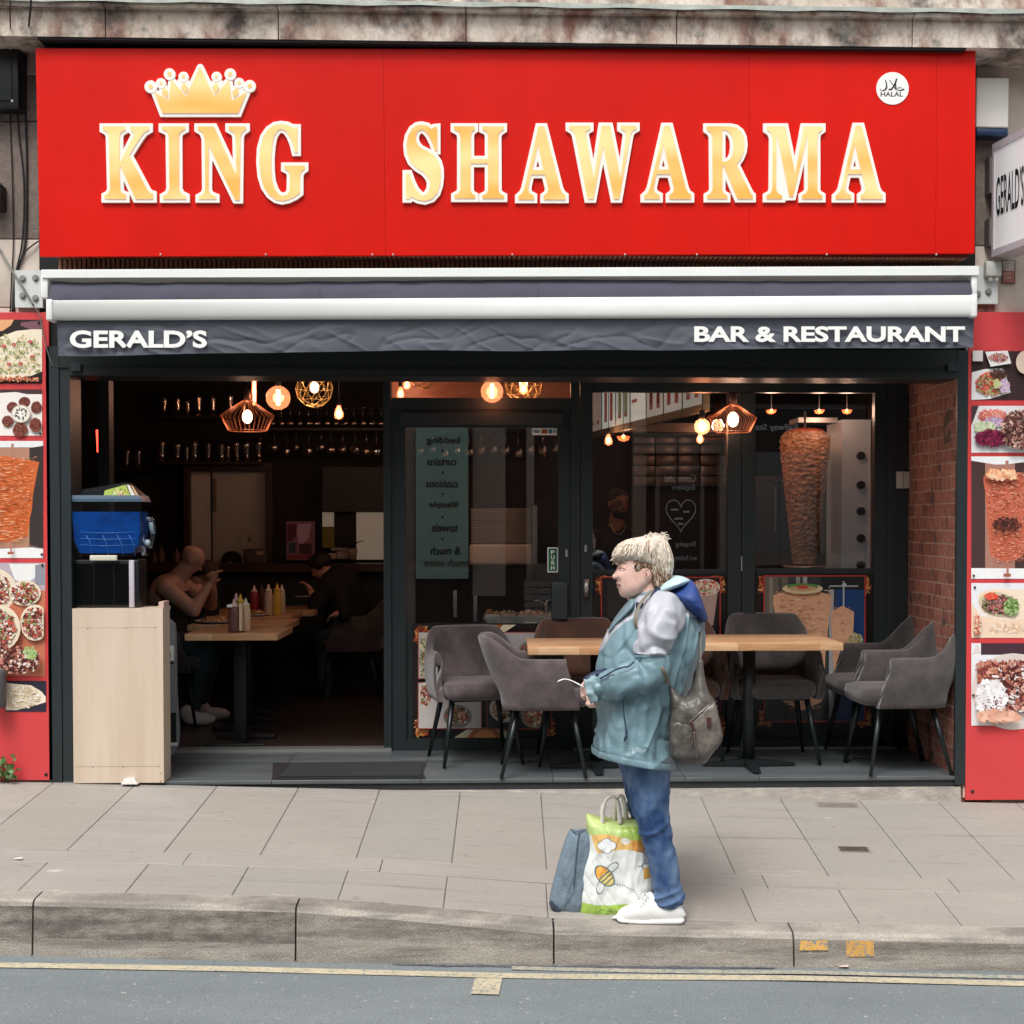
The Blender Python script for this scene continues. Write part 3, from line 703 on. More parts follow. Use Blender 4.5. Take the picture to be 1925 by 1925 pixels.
m_wl = mat('lit_white_acrylic', 'e0ddd4', .35, emit=.16)
m_or = bpy.data.materials.new('lit_amber_acrylic'); m_or.use_nodes = True
t = m_or.node_tree; b = t.nodes['Principled BSDF']; b.inputs['Roughness'].default_value = .35
c = mix_rgb(t, noise_fac(t, 1.6, (1, 1, 2.5), .35, .65, 1), lin('eda24a'), lin('f5ca8c')); t.links.new(c, b.inputs['Base Color']); t.links.new(c, b.inputs['Emission Color']); b.inputs['Emission Strength'].default_value = .24
YL = YS-.014
def letter(name, polys, z=None, w=6.2, fills=(), org=(0, 0), sc=1., holes=None, label=None):
    """polys: amber outlines; the white rim is the same outline grown by w pixels"""
    T = lambda p: (org[0]+p[0]/sc, org[1]+p[1]/sc)
    mb = MB(); k = 0
    def flat(pts, y, mi, back=None):
        q = [P(a, b, YL) for a, b in pts]; mb.prism([(v.x, v.z) for v in q], y, y+.002 if back is None else back, mi)
    hp = [[T(p) for p in h] for h in (holes or [])]
    for ip, poly in enumerate([[T(p) for p in q] for q in polys]+hp):
        n = len(poly); A = sum(poly[i][0]*poly[(i+1) % n][1]-poly[(i+1) % n][0]*poly[i][1] for i in range(n))
        for i in range(n):
            k += 1; p0, p1, p2 = (Vector(poly[j % n]) for j in (i-1, i, i+1))
            d = (p2-p1); 
            if d.length < .01: continue
            d.normalize(); nn = Vector((-d.y, d.x)); d0 = (p1-p0).normalized() if (p1-p0).length > .01 else d
            y = YL-k*6e-5
            flat([p1+nn*w, p2+nn*w, p2-nn*w, p1-nn*w], y, 0, YS+.001)
            cr = d0.x*d.y-d0.y*d.x
            n0 = Vector((-d0.y, d0.x))
            if abs(cr) > .15:
                sg = -1 if cr > 0 else 1
                mtr = (n0+nn); 
                if mtr.length > .9:
                    mtr = mtr.normalized()*(w/max(.5, mtr.normalized().dot(nn)))
                    flat([p1, p1+n0*w*sg, p1+mtr*sg, p1+nn*w*sg], y-3e-5, 0, YS+.001)
                else:
                    flat([(p1.x+w*math.cos(a*.7854), p1.y+w*math.sin(a*.7854)) for a in range(8)], y-3e-5, 0, YS+.001)
    for f in fills: k += 1; flat([T(p) for p in f], YL-k*6e-5, 0, YS+.001)
    # amber face (with holes)
    for q in polys:
        bm = bmesh.new(); loops = []
        for lp in [[T(p) for p in q]]+hp:
            vs = [bm.verts.new((P(a, b_, YL).x, YL-.006, P(a, b_, YL).z)) for a, b_ in lp]
            loops += [bm.edges.new((vs[i], vs[(i+1) % len(vs)])) for i in range(len(vs))]
        bmesh.ops.triangle_fill(bm, use_beauty=True, use_dissolve=False, edges=loops)
        bm.verts.index_update()
        fs = []
        for f in bm.faces:
            ids = [v.index for v in f.verts]
            if f.normal.y > 0: ids = ids[::-1]
            fs.append(ids)
        mb.add([v.co[:] for v in bm.verts], fs, 1); bm.free()
    o = mb.build(name, [m_wl, m_or], sign)
    return o
Z1 = dict(org=(180, 100), sc=4.5833); Z2 = dict(org=(740, 200), sc=4.0104); Z3 = dict(org=(1200, 120), sc=3.7019)
def arc(cx, cy, rx, ry, a0, a1, n=8):
    return [(cx+rx*math.cos(R(a0+(a1-a0)*i/n)), cy+ry*math.sin(R(a0+(a1-a0)*i/n))) for i in range(n+1)]
letter('letter_k', [[(62, 633), (255, 633), (255, 662), (220, 682), (207, 712), (205, 925), (213, 940), (335, 700), (325, 684), (300, 662), (300, 633), (462, 633), (462, 660), (420, 684), (385, 730), (290, 880), (448, 1180), (470, 1204), (495, 1212), (495, 1258), (345, 1258), (214, 972), (207, 985), (213, 1180), (228, 1206), (262, 1220), (262, 1258), (78, 1258), (78, 1228), (112, 1208), (126, 1175), (115, 720), (103, 682), (62, 660)]], **Z1)
letter('letter_i', [[(570, 633), (772, 633), (772, 657), (735, 675), (716, 706), (718, 1170), (737, 1210), (780, 1232), (780, 1258), (580, 1258), (580, 1232), (620, 1210), (636, 1170), (630, 706), (612, 675), (570, 657)]], **Z1)
letter('letter_n', [[(878, 633), (1020, 633), (1212, 1050), (1205, 720), (1190, 682), (1145, 657), (1145, 633), (1298, 633), (1298, 655), (1262, 680), (1247, 715), (1240, 1265), (1203, 1265), (975, 795), (972, 1180), (992, 1218), (1037, 1236), (1037, 1258), (888, 1258), (888, 1238), (928, 1216), (945, 1178), (940, 740), (922, 685), (878, 657)]], **Z1)
g_out = [(1738, 640), (1738, 855), (1715, 855)]+[(1700, 790), (1672, 720), (1640, 672), (1600, 652), (1565, 668), (1535, 720), (1520, 800), (1512, 900), (1513, 1010), (1522, 1100), (1545, 1170), (1575, 1215), (1612, 1232), (1650, 1220), (1672, 1185), (1675, 1050), (1660, 1016), (1625, 998), (1625, 970), (1803, 970), (1803, 998), (1772, 1020), (1761, 1050), (1760, 1205), (1720, 1235), (1665, 1262), (1605, 1275), (1550, 1262), (1495, 1222), (1450, 1155), (1422, 1060), (1411, 940), (1417, 820), (1445, 720), (1490, 655), (1545, 620), (1595, 612), (1650, 618), (1695, 640), (1710, 655), (1722, 640)]
letter('letter_g', [g_out], **Z1)
letter('letter_s', [[(328, 155), (328, 335), (312, 335), (290, 270), (262, 215), (235, 185), (210, 174), (185, 185), (168, 215), (166, 250), (178, 285), (205, 315), (260, 342), (310, 375), (340, 420), (353, 470), (355, 530), (348, 595), (328, 655), (290, 697), (235, 715), (185, 706), (150, 690), (130, 678), (118, 700), (92, 700), (92, 505), (118, 505), (140, 570), (170, 630), (200, 662), (222, 675), (250, 660), (270, 625), (276, 580), (262, 540), (230, 500), (170, 462), (128, 420), (103, 360), (97, 290), (108, 225), (138, 170), (175, 144), (210, 138), (255, 148), (285, 172), (305, 158)]], **Z2)
letter('letter_h', [[(455, 152), (612, 152), (612, 175), (590, 190), (582, 215), (582, 398), (712, 398), (712, 215), (700, 190), (668, 175), (668, 152), (830, 152), (830, 175), (800, 195), (788, 220), (790, 635), (803, 660), (832, 675), (832, 695), (668, 695), (668, 675), (702, 658), (712, 635), (712, 432), (580, 432), (580, 635), (592, 660), (615, 672), (615, 695), (458, 695), (458, 672), (490, 655), (503, 630), (503, 225), (492, 195), (455, 175)]], **Z2)
Apoly = [(1092, 152), (1137, 152), (1255, 620), (1272, 655), (1295, 672), (1295, 703), (1130, 703), (1130, 675), (1158, 655), (1166, 620), (1140, 515), (1035, 515), (1013, 620), (1022, 655), (1058, 675), (1058, 703), (940, 703), (940, 680), (968, 655), (985, 620)]
Ah = [(1087, 290), (1130, 482), (1045, 482)]
for dx, dy in ((0, 0), (236., -1), (595.8, -1)):
    letter('letter_a', [Apoly], holes=[Ah], org=(740+dx, 200+dy), sc=4.0104)
letter('letter_w', [[(1322, 147), (1482, 147), (1482, 170), (1450, 188), (1447, 215), (1510, 545), (1567, 147), (1630, 147), (1710, 545), (1752, 215), (1745, 188), (1710, 168), (1710, 147), (1830, 147), (1830, 168), (1800, 185), (1785, 210), (1700, 700), (1660, 700), (1578, 300), (1505, 700), (1462, 700), (1368, 215), (1352, 185), (1322, 168)]], **Z2)
letter('letter_r', [[(475, 437), (640, 437), (682, 446), (714, 472), (732, 510), (738, 560), (732, 610), (712, 660), (682, 702), (770, 880), (783, 905), (795, 915), (795, 940), (690, 940), (592, 708), (584, 712), (583, 885), (596, 905), (618, 917), (618, 940), (478, 940), (478, 917), (506, 900), (516, 870), (513, 510), (502, 478), (475, 460)]], holes=[[(583, 462), (612, 463), (640, 485), (658, 525), (662, 575), (655, 630), (635, 668), (610, 682), (583, 682)]], **Z3)
letter('letter_m', [[(892, 437), (1022, 437), (1090, 765), (1150, 437), (1280, 437), (1280, 460), (1252, 480), (1244, 510), (1244, 880), (1254, 902), (1280, 917), (1280, 940), (1138, 940), (1138, 917), (1166, 900), (1178, 880), (1178, 490), (1075, 925), (1050, 925), (960, 480), (958, 880), (970, 902), (1000, 918), (1000, 940), (890, 940), (890, 918), (918, 902), (930, 875), (933, 520), (922, 482), (892, 460)]], fills=[[(962, 500), (1040, 900), (1040, 950), (1000, 950), (962, 870)]], **Z3)
# crown
crown_polys = [[(505, 335), (630, 410), (655, 232), (780, 375), (900, 120), (1025, 378), (1148, 232), (1175, 412), (1303, 335), (1228, 518), (575, 518)],
 [(583, 295), (628, 333), (612, 392), (570, 350)], [(765, 250), (800, 300), (778, 352), (735, 302)], [(1040, 250), (1066, 302), (1027, 357), (1003, 300)], [(1225, 292), (1233, 350), (1188, 388), (1178, 332)]]
cr = letter('crown_emblem', crown_polys, w=6.3, fills=[[(540, 300), (560, 260), (600, 270), (640, 300), (640, 370), (560, 340)], [(1170, 300), (1240, 260), (1280, 300), (1250, 340), (1175, 390)], [(700, 230), (757, 215), (830, 250), (800, 330), (740, 330)], [(980, 250), (1042, 215), (1100, 240), (1060, 330), (1000, 330)]], **Z1)
for i, (x, y, r, d) in enumerate(((475, 290, 54, 19), (563, 260, 44, 13), (637, 182, 50, 19), (757, 205, 44, 14), (1042, 205, 44, 14), (1160, 183, 50, 19), (1238, 258, 44, 14), (1328, 285, 52, 20))):
    mb = MB()
    for rr, yy, mi, bk in ((r, YL-.004-i*2e-5, 0, YS+.001), (d, YL-.0065, 1, YL-.005)):
        pts = [P(180+(x+rr*math.cos(a*math.pi/12))/4.5833, 100+(y+rr*math.sin(a*math.pi/12))/4.5833, YL) for a in range(24)]
        mb.prism([(v.x, v.z) for v in pts], yy, bk, mi)
    mb.build('crown_jewel', [m_wl, m_or], sign)
# halal roundel
mb = MB(); v = [P(1677.5+30.5*math.cos(a*math.pi/24), 166.5+30.5*math.sin(a*math.pi/24), YS) for a in range(48)]
mb.prism([(q.x, q.z) for q in v], YS-.004, YS-.0005, 0)
ptext(mb, 'HALAL', 1655.5, 172.5, 1697.5, 181.5, YS-.0045, 1, .02)
def cal(pts, w):                            # calligraphic stroke, zoom-3 pixels
    pts = [(1200+a/3.7019, 120+b/3.7019) for a, b in pts]; n = len(pts)
    for i in range(n-1):
        w0 = w[i]; w1 = w[i+1]; q = [(pts[i][0]-w0*1.15, pts[i][1]-w0*.7), (pts[i+1][0]-w1*1.15, pts[i+1][1]-w1*.7), (pts[i+1][0]+w1*1.15, pts[i+1][1]+w1*.7), (pts[i][0]+w0*1.15, pts[i][1]+w0*.7)]
        u = [P(a, b, YS-.005-i*1e-5) for a, b in q]; mb.prism([(k.x, k.z) for k in u], YS-.0052-i*2e-5-len(mb.f)*1e-6, YS-.0045, 1)
cal([(1720, 112), (1727, 140), (1728, 165), (1718, 180), (1700, 187), (1685, 182), (1683, 172)], [1.0, 1.1, 1.1, 1.1, 1., .8, .4])
cal([(1750, 115), (1768, 140), (1785, 165), (1790, 180)], [1.1, 1.1, 1.0, .9])
cal([(1798, 103), (1790, 130), (1776, 160), (1757, 180), (1743, 182), (1752, 172)], [1.1, 1.1, 1.0, 1.1, .9, .4])
cal([(1790, 130), (1792, 165), (1800, 182), (1822, 186), (1850, 176), (1830, 165), (1808, 166), (1803, 172)], [.9, 1., 1.1, 1.1, 1.0, .8, .7, .4])
mb.build('roundel', [mat('white_vinyl', 'f2f0ea', .4), mat('black_vinyl', '141414', .4)], sign)

# ================================================================ AWNING
aw = thing('awning', 'retracted grey awning with white front bar and printed valance under the red sign', 'awning', (0, -.25, 2.6))
m_white = mat('white_powder_coat', 'e4e6e2', .35, var=.03, vs=3)
m_canvas = mat('slate_grey_canvas', '53565f', .8, var=.10, vs=4, stretch=(.6, 1, 4))
YA = -.30
mb = MB()
def bar4(mb, pl, pr, pbr, pbl, Y, Yb, r=0, mi=0):
    a, b_, c_, d_ = P(*pl, Y), P(*pr, Y), P(*pbr, Y), P(*pbl, Y)
    f = [d_, c_, b_, a]; bk = [Vector((v.x, Yb, v.z)) for v in f]
    mb.add([*f, *bk], [(0, 1, 2, 3), (7, 6, 5, 4), (0, 4, 5, 1), (1, 5, 6, 2), (2, 6, 7, 3), (3, 7, 4, 0)], mi)
bar4(mb, (77, 509), (1840, 502), (1841, 517), (78, 522), YA+.06, .0)
bar4(mb, (78, 506.8), (1839, 500), (1840, 501.9), (77, 508.9), YA+.085, -.02)
mb.build('top_cover', m_white, aw)
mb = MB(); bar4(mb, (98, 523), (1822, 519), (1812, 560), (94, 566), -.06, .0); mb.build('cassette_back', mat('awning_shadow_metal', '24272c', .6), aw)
# rolled fabric between cover and bar
mb = MB(); n = 140
for i in range(n+1):
    f = i/n; px = 98+(1822-98)*f; t0 = 529+(526-529)*f + 1.8*math.sin(f*9)+1.5*abs(noise.noise(Vector((f*14, 0, 0))))*2; t1 = 563+(555-563)*f
    for j in range(7):
        g = j/6; py = t0+(t1-t0)*g; v = P(px if 0 < i < n else px+(-6 if i == 0 else 6)*g, py, YA+.10-.06*g)
        v.y -= .012*math.sin(g*3.1)+.006*fbm((f*40, g*1.5, 0), 1); mb.v.append(tuple(v))
for i in range(n):
    for j in range(6): mb.f.append((i*7+j, i*7+j+1, (i+1)*7+j+1, (i+1)*7+j)); mb.m.append(0); mb.sm.append(True)
mb.build('rolled_fabric', mat('lilac_grey_canvas', '3f3e4c', .8, var=.10, vs=4), aw)
for px in (597, 1008, 1412): MB().tube([P(px, 528, YA+.085), P(px+6, 562, YA+.02)], .0015, 5).build('fabric_seam', mat('seam_grey', '3e3d4c', .8), aw)
mb = MB(); n = 28                                  # front bar, rounded section
prof = []
for (px, ya, yb) in ((88, 563, 601), (1836, 553.5, 594.5)):
    a, q = P(px, ya, YA-.03), P(px, yb, YA-.03); H = a.z-q.z; r = []
    for k in range(15):
        s_ = k/14; z = q.z+H*(.5-.5*math.cos(math.pi*s_)); y = YA+.01-.045*math.sin(math.pi*s_)**.35
        r.append((a.x, y, z))
    r += [(a.x, YA+.06, a.z), (a.x, YA+.06, q.z)]; prof.append(r)
m_ = len(prof[0]); mb.add(prof[0]+prof[1], [(k, (k+1) % m_, (k+1) % m_+m_, k+m_)[::-1] for k in range(m_)]+[tuple(range(m_))[::-1], tuple(range(m_, 2*m_))], 0, True)
mb.build('front_bar', m_white, aw)
for px0, px1, pya, pyb in ((86, 98, 562, 602), (1826, 1838, 552.5, 595.5)):
    mb = MB(); a = P(px0, pyb, YA-.045); q = P(px1, pya, YA-.045); mb.rbox((a.x, YA-.045, a.z), (q.x, YA+.06, q.z), .008); mb.build('end_cap', m_white, aw)
for px0, px1 in ((80, 93), (1823, 1834)):
    mb = MB(); a = P(px0, 562, YA+.1); q = P(px1, 518, YA+.1); mb.rbox((a.x, YA+.07, a.z), (q.x, .0, q.z), .006); mb.build('folding_arm', m_white, aw)
# valance with soft creases
mb = MB(); nx, nz = 420, 26; YV = YA+.005
tl, tr, bl, br_ = (107, 600), (1832, 594), (109, 668), (1830, 655)
def vz(f, g):
    px = (107+(1832-107)*f)*(1-g)+(109+(1830-109)*f)*g; py = (600+(594-600)*f)*(1-g)+(668+(655-668)*f)*g
    py += g*(-3.*math.sin(f*3.1)*.9+1.2*math.sin(f*11+1)+.8*math.sin(f*29))
    return px, py
for i in range(nx+1):
    for j in range(nz+1):
        f, g = i/nx, j/nz; v = P(*vz(f, g), YV)
        q = .012*fbm((f*9, g*.8, 3), 1)+.006*g*math.sin(f*40)+.0075*(max(0, ridge((f*26+g*1.1, g*1.6, 0), 1.))**6)-.0075*(max(0, ridge((f*22-g*1.4, g*1.3, 7), 1.))**6)
        v.y += q*(.25+.75*min(1, g*2)); mb.v.append(tuple(v))
for i in range(nx):
    for j in range(nz): mb.f.append((i*(nz+1)+j, i*(nz+1)+j+1, (i+1)*(nz+1)+j+1, (i+1)*(nz+1)+j)); mb.m.append(0); mb.sm.append(True)
val = mb.build('valance', m_canvas, aw)
mb = MB(); ptext(mb, "GERALD’S", 131, 621, 389, 654, YV-.014, 0, .035, ext=.0); m_vl = mat('white_print', 'f0efeb', .6); mb.build('valance_lettering', m_vl, aw); mb = MB()
ptext(mb, "BAR & RESTAURANT", 1305, 613, 1814, 643, YV-.014, 0, .035)
mb.build('valance_lettering', mat('white_print', 'f0efeb', .6), aw)
# fixing plates
m_plate = mat('galvanised_white_plate', 'cfd2ce', .45, .1, var=.08, vs=8)
for k, (x0, y0, x1, y1, bolts) in enumerate(((28, 508, 80, 578, ((43, 524), (67, 523), (43, 556), (67, 561))), (1836, 500, 1876, 571, ((1838, 553), (1858, 549))))):
    mb = MB(); mb.pbox(x0, y0, x1, y1, -.012, .03); pt = mb.build('fixing_plate', m_plate, aw)
    for bx, by in bolts:
        mb = MB(); v = P(bx, by, -.013); 
        for r, y in ((.019, -.016), (.011, -.026)): mb.prism([(v.x+r*math.cos(a*math.pi/8), v.z+r*math.sin(a*math.pi/8)) for a in range(16)], y, -.0125)
        mb.build('bolt', mat('zinc_bolt', '9fa3a0', .4, .7), pt)

# ================================================================ THINGS ON THE PIERS
# menu boards
PRINT = attr_mat('printed_film', .35, .05, 40)
def board(name, label, x0, y0, x1, y1, Y=-.004):
    th = thing(name, label, 'menu board', P((x0+x1)/2, y1, Y))
    mb = MB(); mb.pbox(x0, y0, x1, y1, Y, .03); mb.build('red_panel', mat('red_board', 'cf4244', .4, var=.06, vs=2), th)
    return th
lb = board('menu_board', 'tall red board of food pictures on the left-hand pier', -160, 587, 95, 1467)
mb = MB(); mb.pbox(83, 587, 89, 1467, .004, .05, Yref=0); mb.build('edge_trim', mat('cream_board_edge', 'd6c5b4', .6), lb)
def frame_mat(th, x0, y0, x1, y1, col): 
    pr = Print(-.0062); pr.rect(x0, y0, x1, y1, col); return pr
W0 = -60
# 1 pizza bread
p_ = frame_mat(lb, W0, 601, 79, 721, '2a2320'); p_.poly([(W0, 601), (26, 601), (20, 612), (5, 622), (W0, 628)], 'e3a878'); p_.poly([(40, 606), (79, 602), (79, 618), (60, 620), (38, 612)], '7d5560')
p_.poly([(W0, 645), (0, 634), (30, 622), (60, 619), (79, 619), (79, 698), (60, 706), (30, 712), (0, 716), (W0, 716)], 'efe2c8')
p_.bits(25, 668, 80, 40, ('a8b878', 'e8d0a0', 'f6efdc', 'dfc79a', '8a9a58'), 240, 2, 7, 1.2, clip=(W0, 624, 79, 706))
for x, y in ((27, 648), (8, 651), (40, 684), (18, 685), (58, 643), (62, 671), (-20, 660)): p_.disc(x, y, 4.5, 3, 'a83838', 12, .1); p_.disc(x, y, 2.4, 1.4, 'dc8878', 8)
p_.bits(20, 715, 90, 6, ('c06048', 'e2b080', '8a4030'), 90, 3, 7, 1.5, clip=(W0, 705, 79, 721)); p_.build('picture', lb)
# 2 falafel
p_ = frame_mat(lb, W0, 732, 79, 819, 'efe8e0'); p_.poly([(W0, 732), (79, 732), (79, 741), (50, 741), (30, 737), (W0, 742)], '4a3434')
for x, y, r in ((46, 756, 11), (24, 766, 11), (69, 766, 12), (15, 792, 11), (39, 808, 14), (68, 799, 14)):
    p_.disc(x, y, min(r, 79-x+.1) if x+r > 79 else r, r*.95, '7d4338', 18, .05); p_.bits(x-1, y, r*.75, r*.8, ('90524a', '6a3028', 'a86a54', '5c2620'), 60, 1.5, 3.5, .8, clip=(W0, 733, 79, 818))
p_.disc(41, 778, 18, 17, 'c9bba8', 24); p_.disc(41, 778, 16, 15, 'f0eae0', 24); p_.bits(41, 778, 12, 12, ('3a3a2c', '5c5a44', '2a2a22'), 26, 1.5, 3.5, 1.2)
p_.build('picture', lb)
# 3 kebab
p_ = frame_mat(lb, W0, 829, 81, 1049, '6c5a52'); p_.rect(W0, 829, 81, 841, 'e8e8e6'); p_.rect(-20, 842, 55, 1030, 'b3856c'); p_.poly([(56, 842), (81, 838), (81, 1030), (56, 1024)], '3c3432'); p_.poly([(W0, 1034), (60, 1029), (81, 1032), (81, 1049), (W0, 1049)], 'edeceb')
p_.rect(21, 834, 26, 862, 'b08070'); p_.kebab(8, 857, 1020, 66, 42, 900); p_.rect(22, 1018, 25, 1040, 'b87868'); p_.rect(17, 1037, 29, 1042, 'a5624e'); p_.build('picture', lb)
# 4 wraps
p_ = frame_mat(lb, W0, 1058, 85, 1271, 'c8785a'); p_.rect(W0, 1058, 85, 1110, 'b9aab4')
p_.poly([(17, 1060), (72, 1060), (67, 1085), (50, 1096), (28, 1090)], 'e8e8e4'); p_.rect(66, 1062, 84, 1100, '8d8f98')
for x, y, r1, r2 in ((-20, 1110, 52, 44), (48, 1115, 30, 24), (68, 1170, 28, 34), (0, 1180, 42, 44)):
    cl = (W0, 1060, 85, 1270)
    p_.poly([(min(x+r1*math.cos(a*.2618), 84), y+r2*math.sin(a*.2618)) for a in range(24)], 'e8d8c0'); p_.bits(x, y, r1*.8, r2*.78, ('9a4a40', 'c9584c', '7a3a34', 'dcc8b8', '8aa060', 'f0e6dc', '5c2c2a', 'b86a50'), 230, 3, 9, 1.8, clip=cl)
p_.bits(20, 1240, 66, 26, ('6a3630', '9a5a4c', 'c88878', 'e8d2c4', '4c2826'), 260, 4, 10, 2.2, clip=(W0, 1205, 85, 1270)); p_.bits(62, 1225, 12, 14, ('98b870', 'b0c888'), 24, 3, 7, 2, clip=(W0, 1200, 85, 1270))
p_.build('picture', lb)
# 5 flat bread
p_ = frame_mat(lb, 10, 1280, 87, 1338, '2e2a3a'); p_.poly([(11, 1283), (30, 1286), (58, 1288), (78, 1300), (86, 1310), (86, 1320), (60, 1328), (30, 1335), (11, 1335)], 'ecdfc8'); p_.bits(40, 1310, 34, 20, ('e2d0b2', 'f4ecdc', 'd8c4a4'), 160, 3, 8, 1.6, clip=(11, 1286, 84, 1334)); p_.build('picture', lb)
mb = MB()
for x, y in ((73, 606), (74, 716), (76, 815), (79, 1042), (80, 1062), (80, 1158)):
    v = P(x, y, -.0062); mb.ball((v.x, -.012, v.z), .0075, n=8, sc=(1, .5, 1))
v = P(86, 1456, -.01); mb.ball((v.x, -.006, v.z), .010, n=10, sc=(1, .6, 1))
mb.build('fixing_screw', mat('black_screw_cap', '201c1c', .4), lb)

rb = board('menu_board', 'tall red board of food pictures on the right-hand pier', 1818, 587, 2080, 1503)
mb = MB(); a = P(1817, 587, 0); mb.pbox(1814.5, 600, 1817.6, 1500, .01, .06, Yref=0); mb.build('edge_trim', mat('cream_board_edge', 'd6c5b4', .6), rb)
E0 = 1985
p_ = Print(-.0062); p_.rect(1826, 660, E0, 752, '3c2a2a'); p_.poly([(1827, 700), (1850, 694), (1884, 692), (1890, 700), (1900, 738), (1860, 750), (1826, 752)], 'efeceb')
p_.bits(1862, 722, 28, 22, ('d0483c', 'e8705c', 'c4a070', '8a5a48', 'b0b878'), 260, 3, 8, 1.3); p_.bits(1876, 703, 16, 9, ('3c2420', '5c3a30'), 90, 2, 5, 1.2); p_.bits(1886, 726, 10, 12, ('c8a8c4', 'e2d0de'), 90, 3, 7, 1); p_.bits(1872, 722, 8, 8, ('c8cc90',), 30, 2, 5, 1.3)
p_.poly([(1850, 662), (1892, 660), (1899, 684), (1860, 690)], 'e8e4e2'); p_.bits(1874, 673, 18, 8, ('c85044', '8a4a3c', 'd8b088', 'b090a8'), 110, 2, 5, 1); p_.disc(1925, 682, 18, 22, 'e6cdb8', 20); p_.rect(1826, 660, 1845, 680, 'dcd4d0')
p_.build('picture', rb)
p_ = Print(-.0062); p_.rect(1826, 763, E0, 851, 'e9e6e6'); p_.poly([(1826, 763), (1840, 763), (1830, 790), (1826, 800)], '4a3a40'); cl = (1826, 764, E0, 850)
p_.bits(1866, 783, 26, 12, ('e88878', 'd86058', 'f0a898'), 150, 5, 11, 1.1, clip=cl); p_.bits(1870, 793, 22, 8, ('d8c4dc', 'b898bc'), 80, 4, 9, 1, clip=cl); p_.bits(1848, 803, 22, 9, ('cdd8a8', 'e0e6c4'), 110, 4, 9, 1.2, clip=cl)
p_.bits(1862, 824, 30, 15, ('7a2040', '983058', '4c1228', '8a2848'), 300, 5, 10, 1.2, clip=cl); p_.bits(1920, 808, 42, 36, ('8a5a50', 'b88878', '4a2c28', 'd8b0a0', '6a4038'), 460, 5, 12, 1.5, clip=cl)
p_.build('picture', rb)
p_ = Print(-.0062); p_.rect(1826, 858, E0, 1088, '4a3634'); p_.rect(1852, 866, 1908, 1070, 'a97c6c'); p_.poly([(1826, 858), (E0, 858), (1960, 864), (1892, 873), (1870, 873), (1826, 866)], 'eeeeee'); p_.poly([(1826, 1090-22), (1840, 1068), (E0, 1069), (E0, 1088), (1826, 1088)], 'ededed')
p_.rect(1890, 866, 1896, 890, 'b08070'); p_.kebab(1893, 884, 1058, 46, 30, 900, pal=('e08868', 'c86a50', 'f0a888', 'a04a38', '6a2c24', 'f4bca0')); p_.bits(1890, 986, 26, 12, ('3a2424', '5a302c'), 50, 5, 12, 1.4)
p_.bits(1880, 892, 28, 6, ('f0b890', 'e09a70', 'f8d0ac'), 60, 8, 18, 3); p_.rect(1889, 1056, 1893, 1080, 'b07868'); p_.rect(1883, 1078, 1897, 1084, 'a0604c'); p_.build('picture', rb)
p_ = Print(-.0062); p_.rect(1826, 1096, E0, 1199, 'e6e6ea'); p_.rect(1826, 1168, 1840, 1199, 'd8b898'); p_.poly([(1838, 1120), (1845, 1112), (1870, 1107), (E0, 1110), (E0, 1150), (1900, 1168), (1865, 1164), (1842, 1148)], 'f0dcc4')
p_.poly([(1826, 1134), (1845, 1158), (1900, 1168), (E0, 1150), (E0, 1199), (1826, 1199)], 'ecd2b8'); p_.bits(1915, 1182, 60, 12, ('f4dcc8', 'e0bc9c'), 60, 6, 16, 2, clip=(1827, 1165, E0, 1198))
p_.disc(1878, 1136, 38, 22, 'cfc8a4', 24, .04, .25); p_.bits(1878, 1136, 32, 17, ('8a4c4c', '6a3434', 'c87878', '7a9858', '4c2a2a', 'b88888'), 230, 3, 8, 1.7); p_.bits(1900, 1140, 14, 16, ('88a860', 'a8c080', '5c7c3c'), 70, 4, 9, 1.6); p_.bits(1862, 1120, 12, 5, ('d84838', 'e86850'), 30, 4, 8, 2.4); p_.bits(1834, 1175, 7, 18, ('c86050', 'e8a890', 'a84838', 'e0e0b8'), 60, 3, 8, 1.4, clip=(1826, 1140, 1850, 1199)); p_.build('picture', rb)
p_ = Print(-.0062); p_.rect(1826, 1209, E0, 1364, 'e8e6ea'); p_.rect(1844, 1209, E0, 1231, '48303a'); p_.poly([(1826, 1232), (1838, 1209), (1844, 1228)], 'ddd2cc')
p_.disc(1905, 1300, 79, 72, 'ddd0c8', 28); cl = (1827, 1235, E0, 1362)
p_.bits(1890, 1262, 62, 30, ('c8806a', 'b0604c', 'dca088', '8a4038', '7a3a34'), 330, 8, 20, 2.4, clip=cl); p_.bits(1912, 1290, 50, 46, ('a86050', 'c88878', '6a302c', 'e0b0a0', '4a2420', 'f0e4e0'), 420, 6, 16, 2.2, clip=cl)
p_.bits(1858, 1312, 28, 34, ('f2eeee', 'e4dcdc', 'f8f6f6'), 190, 6, 14, 4, clip=cl); p_.bits(1866, 1325, 24, 20, ('5a3c3a', 'b07a70'), 26, 2, 5, 1, clip=cl); p_.bits(1870, 1348, 40, 12, ('e8b8a0', 'd8a088'), 70, 8, 18, 4, clip=cl)
p_.build('picture', rb)
mb = MB()
for x, y in ((1832, 1104), (1829, 1307), (1830, 1082)):
    v = P(x, y, -.0062); mb.ball((v.x, -.012, v.z), .0075, n=8, sc=(1, .5, 1))
v = P(1829, 1488, -.01); mb.ball((v.x, -.006, v.z), .010, n=10, sc=(1, .6, 1)); mb.build('fixing_screw', mat('black_screw_cap', '201c1c', .4), rb)

